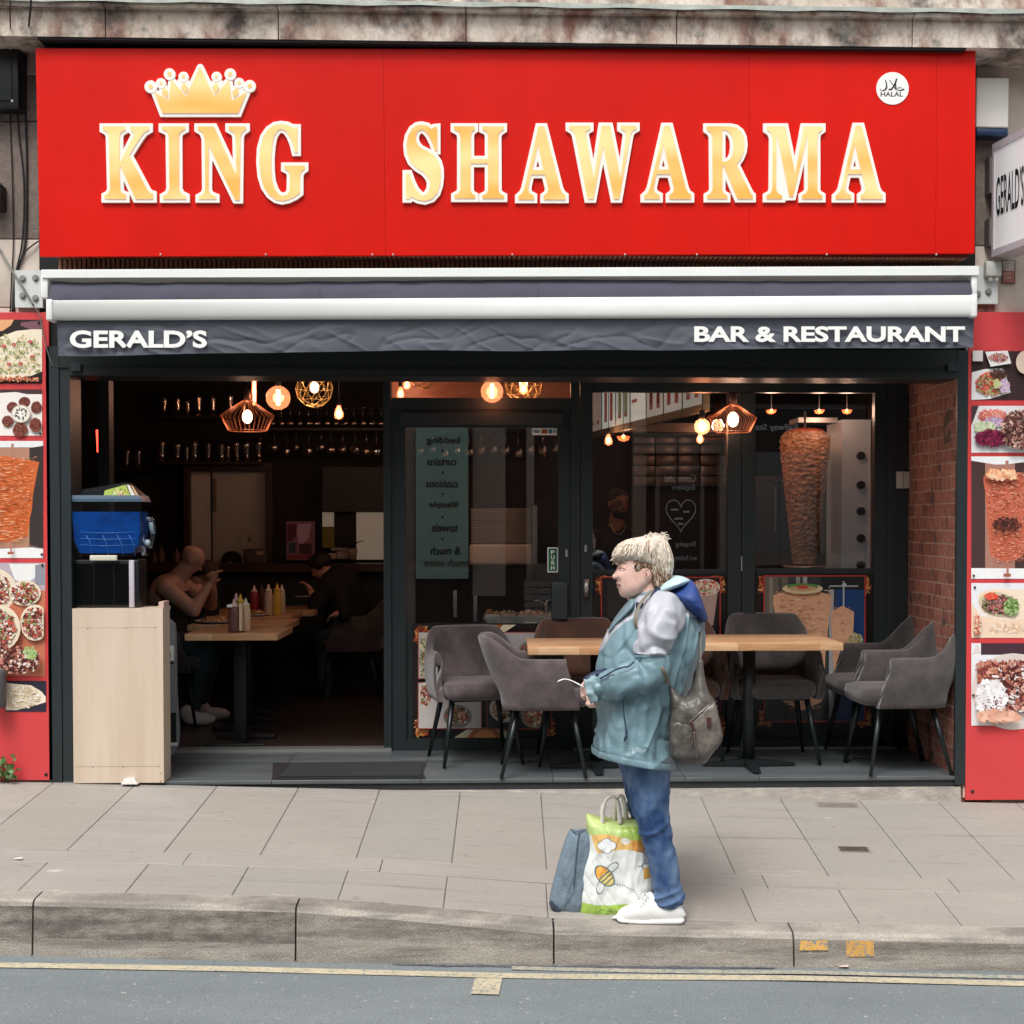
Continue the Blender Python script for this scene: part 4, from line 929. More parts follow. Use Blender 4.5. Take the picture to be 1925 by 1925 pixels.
# alarm box
al = thing('alarm_box', 'cream alarm bell box with a dark blue base on the right pier beside the sign', 'alarm box', P(1865, 250, -.02))
mb = MB(); a, q = P(1835, 239, -.08), P(1897, 146, -.08); mb.rbox((a.x, -.08, a.z), (q.x, .03, q.z), .008); mb.build('cover', mat('cream_plastic', 'e6e3d8', .4), al)
mb = MB(); a, q = P(1836, 254, -.08), P(1896, 240, -.08); mb.rbox((a.x, -.076, a.z), (q.x, .03, q.z-.001), .006); mb.build('lens', mat('navy_plastic', '1c3350', .25), al)
# projecting sign
ps = thing('projecting_sign', "white projecting box sign lettered GERALD’S on the right pier", 'projecting sign', P(1868, 470, -.05))
def dropn(pyt, pyb, xw=None):
    pass
x0 = PX(1867, -.05, 360); zt = PZ(277, -.05, 1867); zz = PZ(478, -.05, 1867); 
dv = Vector((.12, -.70, 0)); tn = Vector((.70, .12, 0)).normalized()*.13
def qbox(mb, o, d, nrm, z0, z1, mi=0):
    pts = [o, o+d, o+d+nrm, o+nrm]; vs = [(p.x, p.y, z0) for p in pts]+[(p.x, p.y, z1) for p in pts]
    mb.add(vs, [(0, 3, 2, 1), (4, 5, 6, 7), (0, 1, 5, 4), (1, 2, 6, 5), (2, 3, 7, 6), (3, 0, 4, 7)], mi)
o_ = Vector((x0, -.06, 0))
mb = MB(); qbox(mb, o_, dv, tn, zz, zt); mb.build('light_box', mat('opal_acrylic', 'e0dfde', .3, emit=.12), ps)
mb = MB(); du = dv.normalized(); nn = tn.normalized()
for z0, z1 in ((zz-.016, zz+.022), (zt-.022, zt+.016)): qbox(mb, o_-du*.01-nn*.006, dv+du*.02, tn+nn*.012, z0, z1)
qbox(mb, o_-du*.012-nn*.0055, du*.02, tn+nn*.011, zz+.0225, zt-.0225); mb.build('casing', mat('pale_lilac_metal', 'bfb6bb', .4, .1), ps)
mb = MB(); face_n = -nn; vs, fs = text_mesh("GERALD’S", .012)
xs = [v[0] for v in vs]; ys = [v[1] for v in vs]
z_a, z_b = PZ(407, -.1, 1880), PZ(335, -.1, 1880)
out = [o_+du*(.03+(v[0]-min(xs))/(max(xs)-min(xs))*.285)-nn*.003+Vector((0, 0, z_a+(v[1]-min(ys))/(max(ys)-min(ys))*(z_b-z_a)*1.02)) for v in vs]
mb.add(out, fs); mb.build('lettering', mat('black_vinyl', '141414', .4), ps)
mb = MB(); mb.box((x0-.02, -.05, zt-.25), (x0+.05, .03, zt-.05)); mb.box((x0-.02, -.05, zz+.05), (x0+.05, .03, zz+.2)); mb.build('wall_bracket', mat('grey_bracket', '5a5654', .6), ps)
# electrical box + sticker
jb = thing('junction_box', 'grey electrical box with two glands on the awning fixing plate', 'junction box', P(1868, 520, -.05))
mb = MB(); a, q = P(1854, 519, -.06), P(1884, 491, -.06); mb.rbox((a.x, -.06, a.z), (q.x, -.013, q.z), .006); mb.build('case', mat('light_grey_plastic', 'b4b5af', .5), jb)
for px in (1862, 1873):
    mb = MB(); v = P(px, 519, -.035); mb.lathe((v.x, -.035, v.z-.028), [(.009, 0), (.013, .006), (.013, .027)], 10); mb.build('gland', mat('white_plastic_gland', 'd8d6cf', .5), jb)
wp = thing('wall_plaque', 'small brown and cream plaque partly hidden behind the grey electrical box', 'plaque', P(1897, 530, 0))
mb = MB(); mb.pbox(1884, 489, 1909, 533, .015, .03); mb.build('backing', mat('plaque_frame', '6a4c46', .6), wp)
mb = MB(); mb.pbox(1885, 510, 1907, 531, .0135, .0149); mb.build('lower_panel', mat('plaque_brown', '9a5e52', .5), wp)
mb = MB(); mb.pbox(1885, 490, 1907, 509, .0135, .0149); mb.build('upper_panel', mat('plaque_cream', 'b5a89c', .6, var=.3, vs=60), wp)
mb = MB(); ptext(mb, 'SAM', 1886, 512, 1900, 517, .013); ptext(mb, 'TION', 1888, 519, 1900, 525, .013); mb.build('lettering', mat('plaque_letter', 'cbb0a6', .5), wp)
# black box left
bb = thing('black_junction_box', 'large black box with bright corner screws on the upper left pier', 'junction box', P(10, 200, -.05))
mb = MB(); a, q = P(-70, 203, -.09), P(35, 80, -.09); mb.rbox((a.x, -.09, a.z), (q.x, .03, q.z), .012); bo = mb.build('case', mat('black_plastic', '171a1b', .4), bb)
mb = MB(); a, q = P(-60, 189, -.094), P(22, 97, -.094); mb.rbox((a.x, -.096, a.z), (q.x, -.0905, q.z), .004); mb.build('lid', mat('black_plastic_lid', '1d2122', .45), bb)
for x, y in ((20, 90), (23, 190)):
    mb = MB(); v = P(x, y, -.09); mb.ball((v.x, -.091, v.z), .009, n=10, sc=(1, .6, 1)); mb.build('screw', mat('bright_screw', 'c9ccc8', .3, .7), bb)
wb = thing('wall_bracket', 'dark rusty iron bracket at the left edge of the pier', 'bracket', P(0, 372, 0))
mb = MB(); v = P(-6, 372, -.03); mb.rbox((v.x-.06, -.07, v.z-.07), (P(6, 372, -.03).x, .03, v.z+.07), .012); mb.tube([P(-10, 348, -.05), P(2, 345, -.05), P(6, 352, -.05)], .004, 6); mb.build('body', mat('rusty_iron', '3a322e', .8, .3, var=.4, vs=30), wb)
# cables
m_cab = mat('black_cable', '1d1a1a', .6); m_cabg = mat('grey_cable', '77766f', .6)
def cable(label, pts, r=.004, m=None, Y=-.0):
    mb = MB(); mb.tube(cat([P(a, b, y) for a, b, y in pts], 6), r, 6); o = mb.build('cable', m or m_cab); tag(o, label, 'cable', 'cables on the left pier')
cable('black cable falling straight down past the left of the black box', [(19, -40, -.48), (19, 30, -.47), (20, 80, -.1), (19, 200, .02), (23, 330, .02), (25, 450, .02), (22, 520, .02), (19, 586, .02)], .0035)
cable('black cable that leaves the corner of the black box and curves right', [(32, 202, .02), (36, 260, .02), (44, 330, .02), (45, 400, .02), (40, 465, .02), (30, 510, .02), (26, 545, .02), (23, 586, .02)], .0045)
cable('thick black cable running down beside the red sign', [(60, -40, -.48), (57, 20, -.47), (50, 90, -.02), (48, 200, .02), (50, 300, .02), (50, 400, .02), (47, 460, .02), (36, 500, .02), (28, 530, .02), (26, 586, .02)], .0055)
cable('black cable curving out from behind the lower corner of the red sign', [(78, 450, .02), (60, 462, .012), (44, 478, .012), (33, 505, .012), (27, 540, .012)], .004)
cable('grey cable slanting across the white awning fixing plate', [(-10, 455, .02), (5, 478, .01), (22, 508, -.02), (42, 538, -.035), (63, 574, -.035)], .006, m_cabg)
cable('thin grey cable hanging over the top corner of the left menu board', [(63, 574, -.035), (75, 595, -.03), (84, 640, -.02), (95, 678, -.01), (102, 690, -.0)], .003, m_cabg)
cable('thin wires crossing in front of the cornice at the top left', [(-20, 8, -.5), (40, 13, -.48), (100, 14, -.47), (170, 15, -.47)], .0025)
# grey post at left edge + weeds
pst = thing('waste_pipe', 'dark grey cylindrical object at the left edge of the pier beside the flat bread picture', 'post', P(0, 1340, -.05))
mb = MB(); v = P(-6, 1330, -.08); mb.lathe((v.x, -.08, v.z), [(.045, 0), (.05, .01), (.05, .19), (.042, .205)], 18); mb.build('body', mat('dark_grey_metal', '5d5a5c', .5, .3), pst)
mb = MB(); mb.box((v.x-.02, -.05, v.z+.05), (v.x+.02, .03, v.z+.15)); mb.build('bracket', mat('dark_grey_metal', '5d5a5c', .5, .3), pst)
g0 = P(8, 1468, -.03)
wd = thing('weed', 'small leafy green weed growing at the foot of the left pier', 'plant', (g0.x, -.03, gz(g0.x, -.03)))
mb = MB(); ml = MB()
for k in range(26):
    a = random.uniform(-.11, .055); h = random.uniform(.03, .17)*(1-abs(a)*2); base = Vector((g0.x+a*.6, -.03, gz(g0.x, -.03))); tip = base+Vector((a*.9+random.uniform(-.02, .03), random.uniform(-.06, .0), h))
    mid = (base+tip)/2+Vector((random.uniform(-.02, .02), -.01, .01)); mb.tube([base, mid, tip], .0015, 4)
    for q in range(5):
        c_ = mid.lerp(tip, q/4)+Vector((random.uniform(-.015, .015), random.uniform(-.015, .01), random.uniform(-.01, .01))); s_ = random.uniform(.009, .018)
        u = Vector((random.uniform(-1, 1), random.uniform(-.7, .2), random.uniform(-.4, 1))).normalized(); w_ = u.cross(Vector((random.uniform(-1, 1), 1, random.uniform(-1, 1)))).normalized()
        ml.add([c_-u*s_, c_-u*s_*.3+w_*s_*.8, c_+u*s_*.6+w_*s_*.5, c_+u*s_, c_+u*s_*.6-w_*s_*.5, c_-u*s_*.3-w_*s_*.8], [(0, 1, 2, 3, 4, 5)], 0)
mb.build('stem', mat('weed_stem', '4c5c34', .7), wd); ml.build('foliage', mat('weed_leaf', '5f7d48', .6, var=.35, vs=30), wd)
# ================================================================ SHOPFRONT
sf = thing('shopfront', 'anthracite aluminium shopfront with glazed folding panels beside the open bay', 'shopfront', (0, .0, 0))
mb = MB()
mb.pbox(88, 655, 1818, 690, .0, .28); mb.pbox(92, 690.3, 1816, 694, -.006, .28); mb.pbox(130, 694.3, 1800, 708.5, -.012, .28)
mb.build('shutter_housing', mat('black_shutter_box', '202526', .45), sf)
mb = MB(); zt = PZ(655, 0)
mb.box((PX(90, 0, 1100), -.004, -.06), (PX(115, 0, 1100)-.002, .2, zt)); mb.box((PX(115, 0, 1100), .004, -.06), (PX(134, 0, 1100), .2, zt)); mb.build('jamb', m_frame, sf)
mb = MB(); mb.box((PX(1797, 0, 1100), -.004, -.05), (PX(1817, 0, 1100), .02, zt)); mb.build('jamb', m_frame, sf)
mb = MB(); mb.box((PX(134, 0)+.004, .02, PZ(706, 0)), (PX(141, 0), .06, PZ(706, 0)+.02)); 
for px in (143, 1790): mb.pbox(px-9, 683, px+9, 698, -.03, -.013, Yref=-.02)
mb.build('shutter_bracket', m_frame2, sf)
def fr(name, rects, Y0=YG-.035, Y1=YG+.035, m=m_frame, par=None, step=.0):
    mb = MB()
    for i, (a, b_, c_, d_) in enumerate(rects): mb.pbox(a, b_, c_, d_, Y0+i*step, Y1, Yref=Y0)
    return mb.build(name, m, par or sf)
fr('mullion', [(721, 690, 735, 1432)], YG-.05)
fr('mullion', [(1073, 690, 1090, 1432)], YG-.045)
fr('mullion', [(1091.5, 690, 1114, 1432)], YG-.04)
fr('mullion', [(1368, 738, 1393, 1388)], YG-.04)
fr('mullion', [(1394.5, 738, 1419, 1388)], YG-.04)
fr('frame_stile', [(1643, 738, 1706, 1400)], YG-.03)
fr('frame_stile', [(1668, 690, 1684, 1405)], YG-.042)
fr('head_rail', [(1114.5, 690, 1706, 737.5)], YG-.03)
fr('transom_rail', [(735.5, 748, 1072.5, 770)], YG-.04)
fr('sill', [(1114.5, 1388.5, 1706, 1412)], YG-.03)
mb = MB(); mb.box((PX(305, YG-.06), YG-.08, 0.001), (PX(735, YG-.06), YG+.03, .022)); mb.box((PX(1080, YG-.06), YG-.062, 0.001), (XB-.02, YG+.03, .012)); mb.build('threshold', mat('brushed_threshold', 'a9aaa6', .3, .6), sf)
# jamb of the open bay and its lining
mb = MB(); mb.pbox(186, 700, 207, 1400, YG-.05, YG+.05); mb.build('folded_leaf_edge', m_frame, sf)
m_glass = glass_mat('window_glass', base=.17)
def pane(name, x0, y0, x1, y1, par=sf, Y=YG):
    mb = MB(); a, q = P(x0-1, y1+1, Y), P(x1+1, y0-1, Y); mb.add([(a.x, Y, a.z), (q.x, Y, a.z), (q.x, Y, q.z), (a.x, Y, q.z)], [(0, 1, 2, 3)]); return mb.build(name, m_glass, par)
pane('window_pane', 735, 690, 1072, 748)
pane('window_pane', 1114, 738, 1368, 1072)
pane('window_pane', 1419, 738, 1643, 1070)
# lower printed panels of the windows
def flames(p_, x0, y0, x1, y1):
    p_.rect(x0, y0, x1, y1, '1c1514')
    cl = (x0, y0, x1, y1)
    for cx, cy in ((x0+14, y0+16), (x1-14, y0+16), (x0+14, y1-16), (x1-14, y1-16)):
        p_.bits(cx, cy, 16, 20, ('c05a28', 'e89048', '8a3418', 'f4c078', '5a2010'), 120, 4, 12, 1.3, clip=cl)
def fb(p_, x, y, rx, ry, pal, n, cl): p_.bits(x, y, rx, ry, pal, n, 3, 9, 1.7, clip=cl)
MEAT = ('7a3c30', 'a8604c', '5a2a24', 'd8a890', 'c87860', 'e8d8c8', '8a9c58', 'b84c3c')
YP = YG-.012
mb = MB(); mb.pbox(1114.5, 1070.5, 1367.5, 1388, YG-.01, YG+.01, Yref=YG-.01); mb.pbox(1419.5, 1068.5, 1642.5, 1388, YG-.01, YG+.01, Yref=YG-.01); mb.build('lower_panel', m_frame, sf)
p_ = Print(YP); flames(p_, 1116, 1078, 1367, 1386); cl = (1130, 1092, 1352, 1380)
p_.rect(1129, 1084, 1354, 1380, 'b83a34'); p_.rect(1131, 1086, 1352, 1378, '1a1616')
p_.poly([(1290, 1100), (1350, 1100), (1340, 1175), (1300, 1175)], 'b89a90'); p_.disc(1326, 1104, 27, 16, 'ded4c8', 20); fb(p_, 1324, 1103, 24, 13, ('c85048', 'f0e8dc', '98a870', 'd88870', 'e8c8b0'), 190, (1290, 1087, 1351, 1130))
p_.poly([(1140, 1090), (1220, 1086), (1180, 1180), (1140, 1160)], '2a2828'); fb(p_, 1200, 1330, 60, 36, MEAT, 260, cl); fb(p_, 1310, 1330, 38, 38, MEAT, 240, cl)
p_.build('food_print', sf)
p_ = Print(YP); flames(p_, 1421, 1078, 1641, 1370); p_.rect(1434, 1081, 1626, 1357, 'b83a34'); p_.rect(1436.5, 1083.5, 1623.5, 1354.5, '3c3c40')
p_.rect(1437, 1084, 1480, 1220, '6a6458'); p_.rect(1445, 1085, 1452, 1160, '8a8474'); p_.rect(1462, 1085, 1468, 1150, '4a463e'); p_.rect(1542, 1084, 1623, 1108, '202022'); p_.rect(1557, 1108, 1566, 1350, 'b0b4b6'); p_.rect(1570, 1108, 1623, 1354, '1f4478'); p_.rect(1495, 1084, 1503, 1100, '98948c')
p_.rect(1508, 1084, 1516, 1104, 'a8a49c'); p_.rect(1583, 1092, 1586, 1145, 'b8bcc0'); p_.rect(1558, 1100, 1612, 1103, 'a8acb0'); p_.disc(1586, 1099, 4, 3, 'd0d4d6')
KP = ('f4cfae', 'e8b08a', 'c88a62', 'fbe2c8', '96603e', '70422a')
p_.kebab(1507, 1102, 1335, 56, 34, 700, pal=KP); p_.kebab(1581, 1138, 1300, 23, 14, 300, pal=KP)
p_.disc(1506, 1106, 38, 10, 'dcc89c', 20); p_.disc(1506, 1102, 30, 6, '5c8a48', 20); p_.disc(1506, 1106, 27, 5, 'c8a078', 20); p_.disc(1506, 1103, 11, 3.4, 'c8483c', 14); p_.bits(1605, 1210, 14, 22, ('d8c8a0', '8a9060', 'b89c70'), 60, 3, 8, 2.5, clip=(1571, 1160, 1623, 1260))
p_.build('food_print', sf)
# ---- door
dr = MB()
for a in ((735.5, 770.5, 763, 1432), (1050, 770.5, 1072.5, 1432), (763.2, 1388, 1049.8, 1432), (763.2, 770.5, 1049.8, 803)): dr.pbox(*a, YG-.03, YG+.03, Yref=YG-.03)
door = dr.build('door', m_frame, sf)
mb = MB(); mb.pbox(752, 776, 1057, 799, YG-.06, YG-.031, Yref=YG-.06); mb.build('door_closer', m_frame2, door)
pane('door_pane', 763, 803, 1050, 1172, door)
mb = MB(); a, q = P(1037, 1166, YG-.09), P(1067, 1094, YG-.09); mb.rbox((a.x, YG-.09, a.z), (q.x, YG-.031, q.z), .008); mb.build('lock_box', m_frame2, door)
mb = MB(); v = P(1102, 1122, YG-.06); w = P(1102, 1089, YG-.06); mb.tube([(v.x, YG-.062, v.z), (v.x, YG-.066, (v.z+w.z)/2), (v.x, YG-.062, w.z)], .017, 12, flat=1); mb.build('finger_pull', mat('satin_steel', 'b4b2ae', .3, .8), sf)
for x, y in ((1065, 1040), (1101, 1031)):
    mb = MB(); v = P(x, y, YG-.04); mb.box((v.x-.008, YG-.047, v.z-.022), (v.x+.008, YG-.041, v.z+.022)); mb.build('lock', mat('bright_steel', 'd0d2d0', .25, .8), sf)
mb = MB(); v = P(1394, 1060, YG-.045); mb.box((v.x-.004, YG-.052, v.z-.045), (v.x+.004, YG-.042, v.z+.045)); mb.build('hinge', mat('bright_steel', 'd0d2d0', .25, .8), sf)
mb = MB(); mb.pbox(1029, 1029, 1049, 1076, YG-.004, YG-.0015, mi=0, Yref=YG-.004); mb.pbox(1031, 1031, 1047, 1074, YG-.005, YG-.0041, 1, Yref=YG-.005)
for i, ch in enumerate('PUSH'): ptext(mb, ch, 1035.5, 1034.5+i*9.8, 1042.5, 1041.8+i*9.8, YG-.006, 0, .03)
mb.build('push_sticker', [mat('white_vinyl', 'f2f0ea', .4), mat('green_vinyl', '2f6b4c', .4)], door)
mb = MB(); mb.pbox(1000, 805, 1047, 818, YG-.004, YG-.0015, 0, Yref=YG-.004)
ptext(mb, 'VISA', 1002, 808, 1016, 814, YG-.005, 1, .03); mb.pbox(1018, 807, 1029, 815, YG-.005, YG-.0041, 2, Yref=YG-.005); mb.pbox(1031, 807, 1038, 815, YG-.005, YG-.0041, 3, Yref=YG-.005)
for k in range(3):
    mb.pbox(1040+k*2, 808+k*.6-.6*k, 1041+k*2, 814, YG-.005-k*1e-4, YG-.0041, 1, Yref=YG-.005)
mb.build('card_sticker', [mat('white_vinyl', 'f2f0ea', .4), mat('ink_navy', '20263a', .4), mat('ink_red', 'b04a2c', .4), mat('ink_teal', '3a7c94', .4)], door)
mb = MB(); mb.pbox(763, 1172, 1050, 1388, YG-.01, YG+.01, Yref=YG-.01); mb.build('lower_panel', m_frame, door)
p_ = Print(YP); flames(p_, 775, 1172, 1048, 1388); 
for i, (x, rx) in enumerate(((912, 58),)):
    for y0, s_ in ((1174, 1), (1386, -1)):
        p_.poly([(x-58, y0), (x+58, y0), (x+34, y0+s_*16), (x-34, y0+s_*16)], 'e8d8b8'); p_.poly([(x-34, y0), (x+34, y0), (x+18, y0+s_*20), (x-18, y0+s_*20)], 'b86a34'); p_.poly([(x-22, y0), (x+22, y0), (x+10, y0+s_*14), (x-10, y0+s_*14)], 'e89850')
for (x0, y0, x1, y1, bgc, items) in ((786, 1187, 896, 1276, 'cfc6c0', ((795, 1212, 12, 14), (797, 1238, 13, 14), (800, 1264, 14, 10), (830, 1205, 16, 14))), (786, 1281, 906, 1369, 'd8cfc8', ((800, 1305, 20, 24), (860, 1345, 26, 22))), (915, 1187, 1036, 1276, 'b8b0ae', ((940, 1230, 26, 20), (1000, 1225, 28, 22))), (915, 1281, 1036, 1369, '2c2424', ((950, 1330, 30, 26), (1005, 1345, 26, 22)))):
    p_.rect(x0, y0, x1, y1, 'b04038'); p_.rect(x0+1.6, y0+1.6, x1-1.6, y1-1.6, bgc)
    for k, (x, y, rx, ry) in enumerate(items):
        p_.disc(x, y, min(rx, x-x0-2), ry, 'e8dcc8' if k != 1 else '8a8a7c', 18); fb(p_, x, y, min(rx, x-x0-2)*.8, ry*.8, MEAT if bgc != 'cfc6c0' else ('e8d8b0', '4a5a3c', 'c8b898', 'a8946c'), 90, (x0+2, y0+2, x1-2, y1-2))
p_.build('food_print', door)

# ================================================================ ROOM
mr = mat('dark_room_wall', '262422', .8, var=.25, vs=2)
room = MB(); XW0, XW1, YB, ZC = -3.75, 3.4, 4.75, 2.95
def st(name, a, q, m): 
    mb = MB(); mb.box(a, q); return struct(mb.build(name, m))
st('interior_floor', (XW0, YG+.031, -.05), (XW1, YB, -.001), mat('dark_wood_floor', '453a34', .35, col2='2c2522', vs=3, stretch=(.6, 9, 1)))
st('interior_ceiling', (XW0, YG+.1, ZC), (XW1, YB, ZC+.1), mat('dark_ceiling', '2a2624', .8))
st('interior_back_wall', (XW0, YB, -.1), (XW1, YB+.1, ZC+.1), mr)
st('interior_left_wall', (XW0-.1, YG+.1, -.1), (XW0, YB, ZC+.1), mat('black_wall', '141414', .7))
st('front_inner_wall', (XW0, YG+.051, -.1), (PX(136, YG), YG+.1, ZC), mat('black_wall', '141414', .7))
st('interior_right_wall', (XB+.35, YG+.1, -.1), (XB+.45, YB, ZC+.1), mr)
st('ceiling_bulkhead', (XW0, YG+.05, 2.751), (XW1, YG+.12, ZC+.2), mr)
st('upper_facade_filler', (XW0, .3, 2.751), (XW1, YG+.049, 2.9), mr)
def pb(name, rect, Y0, dep, m, par=None):
    mb = MB(); mb.pbox(*rect, Y0, Y0+dep, Yref=Y0); return mb.build(name, m, par)
YC_ = 4.2
ctr = thing('bar_counter', 'dark green panelled bar counter with a brown ledge at the back of the shop', 'counter', P(500, 1100, YC_))
pb('ledge', (255, 1060, 1075, 1075), YC_-.1, .3, mat('brown_ledge', '3d2a24', .4, var=.2, vs=3, stretch=(1, 8, 1)), ctr)
mb = MB(); mb.box((PX(255, YC_), YC_, 0), (PX(1075, YC_), YC_+.12, PZ(1075, YC_)-.002)); mb.build('front', mat('dark_green_panel', '1f2c2c', .6, var=.15), ctr)
# pass-through with steel fridge
fg = thing('steel_fridge', 'tall stainless steel fridge seen through the framed opening behind the counter', 'fridge', P(430, 1060, 4.62))
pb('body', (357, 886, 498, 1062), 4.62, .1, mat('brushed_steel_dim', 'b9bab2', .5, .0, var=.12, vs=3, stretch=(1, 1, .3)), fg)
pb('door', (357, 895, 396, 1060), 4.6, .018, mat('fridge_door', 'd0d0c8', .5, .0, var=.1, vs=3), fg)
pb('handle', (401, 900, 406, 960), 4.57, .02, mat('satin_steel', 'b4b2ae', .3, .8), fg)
pb('seam', (396.5, 886, 399, 1060), 4.605, .012, m_black, fg)
of = thing('opening_frame', 'brown timber frame round the opening in front of the steel fridge', 'frame', P(430, 1060, 4.5))
mb = MB(); mb.pbox(345, 878, 356, 1060, 4.5, 4.58); mb.pbox(345, 870, 512, 884, 4.502, 4.58); mb.pbox(499, 884.5, 512, 1060, 4.5, 4.58); mb.build('frame', mat('brown_timber', '3f2e28', .5, var=.3, vs=4, stretch=(1, 1, .2)), of)
sh = []
for (x0, y0, x1, lab) in ((296, 781, 488, 'upper dark shelf of tall beer glasses left of the globe bulb'), (296, 867, 492, 'lower dark shelf of beer glasses above the framed opening'), (502, 804, 722, 'shelf of upturned stemmed glasses with more glasses hanging beneath'), (205, 880, 275, 'short shelf holding two beer glasses behind the drinks machine'), (745, 804, 1060, 'shelf rail of hanging glasses seen through the glass door')):
    m_sh = mat('dark_shelf', '2c221e', .5); mb = MB(); mb.pbox(x0, y0, x1, y0+5, 4.38, 4.75); o = mb.build('shelf', m_sh); tag(o, lab, 'shelf', 'shelves on the back wall')
m_dg = glass_mat('drinking_glass', tint=(.93, .88, .84), base=.34, col=(1, .9, .82))
mb = MB(); mb.lathe((0, 0, 0), [(.026, 0), (.026, .01), (.024, .012), (.026, .06), (.037, .15), (.039, .215), (.0375, .215), (.034, .15), (.023, .06), (.02, .02)], 14)
bg_ = mb.build('beer_glass', m_dg); bg_me = bg_.data
def place(me, name, x, y, z, label, cat, group, s=1., rot=0):
    o = bpy.data.objects.new(name, me); COL.objects.link(o); o.location = (x, y, z); o.scale = (s, s, s); o.rotation_euler = (rot, 0, 0); tag(o, label, cat, group); return o
bpy.data.objects.remove(bg_)
for (pxs, pyb, lab) in (((308, 334, 353, 374, 400, 432, 458), 781, 'tall beer glass in the upper bar shelf row'), ((304, 335, 351, 366, 391, 417, 430, 446, 465, 486), 867, 'tall beer glass in the lower bar shelf row'), ((238, 262), 880, 'beer glass on the short shelf behind the drinks machine')):
    for i, px in enumerate(pxs):
        v = P(px, pyb, 4.5); place(bg_me, 'beer_glass', v.x, 4.5+random.uniform(-.03, .03), v.z+.002, lab+', '+ORD[i]+' from the left', 'glass', lab.replace('beer glass', 'beer glasses', 1), .92+random.uniform(-.12, .08) if i not in (2, 6) else .7)
mb = MB(); mb.lathe((0, 0, 0), [(.036, 0), (.034, .003), (.006, .007), (.0045, .08), (.012, .09), (.036, .115), (.042, .15), (.035, .19), (.034, .19), (.040, .15), (.033, .117), (.004, .094)], 14); wg = mb.build('wine_glass', m_dg); wg_me = wg.data; bpy.data.objects.remove(wg)
for i, px in enumerate(range(512, 722, 17)):
    v = P(px, 804, 4.5); place(wg_me, 'wine_glass', v.x, 4.5, v.z+.19*.9, 'upturned stemmed glass on the right-hand bar shelf, '+ORD[i]+' from the left', 'glass', 'upturned glasses on the right-hand shelf', .9, math.pi)
for i, px in enumerate((516, 538, 556, 580, 604, 622, 644, 668, 688, 708)):
    v = P(px, 812, 4.45); place(wg_me, 'wine_glass', v.x, 4.45+random.uniform(-.02, .02), v.z-.002, 'stemmed glass hanging beneath the right-hand bar shelf, '+ORD[i]+' from the left', 'glass', 'glasses hanging under the right-hand shelf', 1.+random.uniform(-.15, .2), math.pi)
for i, px in enumerate(range(790, 1045, 23)):
    v = P(px, 812, 4.45); place(wg_me, 'wine_glass', v.x, 4.45, v.z-.002, 'stemmed glass hanging behind the top of the glass door, '+ORD[i]+' from the left', 'glass', 'hanging glasses behind the glass door', 1.1+random.uniform(-.1, .2), math.pi)
wp2 = thing('timber_panel', 'warm brown timber panel lit by the bulbs behind the transom window', 'wall panel', P(900, 760, 3.0))
mb = MB(); a_, q_ = P(737, 765, 3.0), P(1085, 700, 3.0); mb.box((a_.x, 3.0, a_.z), (q_.x, 3.05, ZC-.01)); mb.build('board', mat('lit_timber', 'a9745a', .45, col2='8a5842', vs=3, stretch=(1, 1, 5)), wp2)
# clutter on the ledge
bx = thing('promo_poster', 'small purple and pink poster propped behind the bar counter', 'poster', P(565, 1052, 4.25))
pb('board', (538, 980, 592, 1053), 4.25, .01, mat('purple_poster', '7d5a70', .5), bx)
p_ = Print(4.2485); p_.rect(539, 981, 591, 1052, '8a6678'); p_.poly([(540, 985), (558, 986), (556, 1010), (545, 1018), (540, 1015)], '5a2634'); p_.poly([(560, 986), (585, 984), (580, 1012), (570, 1022), (562, 1030), (558, 1004)], 'c4a4c4'); p_.rect(543, 1020, 556, 1040, '3a4a60'); p_.rect(562, 1022, 586, 1042, '48303c'); p_.rect(541, 1043, 590, 1051, '8a3c44'); p_.build('picture', bx)
lw_ = mat('glowing_kitchen_panel', 'a89c8e', .6, emit=.10, ecol='d8c8b0')  # panels glow by themselves, standing in for light from the kitchen
kp = thing('kitchen_hatch', 'kitchen hatch with glowing pale panels at the right of the back counter', 'hatch', P(660, 1050, 4.6))
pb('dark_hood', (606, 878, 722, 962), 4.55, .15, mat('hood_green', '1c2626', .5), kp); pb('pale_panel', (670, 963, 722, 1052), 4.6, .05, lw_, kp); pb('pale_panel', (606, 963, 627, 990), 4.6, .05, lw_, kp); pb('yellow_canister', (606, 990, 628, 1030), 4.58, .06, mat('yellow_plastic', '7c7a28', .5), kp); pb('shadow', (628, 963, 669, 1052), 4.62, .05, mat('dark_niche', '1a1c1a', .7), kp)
pl_ = thing('potted_plant', 'small plant in a pale pot on the back counter ledge', 'plant', P(662, 1053, 4.2))
mb = MB(); v = P(662, 1053, 4.2); mb.lathe(v, [(.035, 0), (.046, .1), (.04, .1)], 14); mb.build('pot', mat('pale_pot', '8c7d72', .6), pl_)
mb = MB()
for k in range(26):
    a = random.uniform(0, 6.28); r = random.uniform(.02, .11); mb.tube([v+Vector((0, 0, .09)), v+Vector((r*.4*math.cos(a), r*.4*math.sin(a), .15)), v+Vector((r*math.cos(a), r*math.sin(a), .17+random.uniform(-.04, .05)))], [.003, .005, .001], 4)
mb.build('leaves', mat('dim_leaf', '2f3a26', .6), pl_)
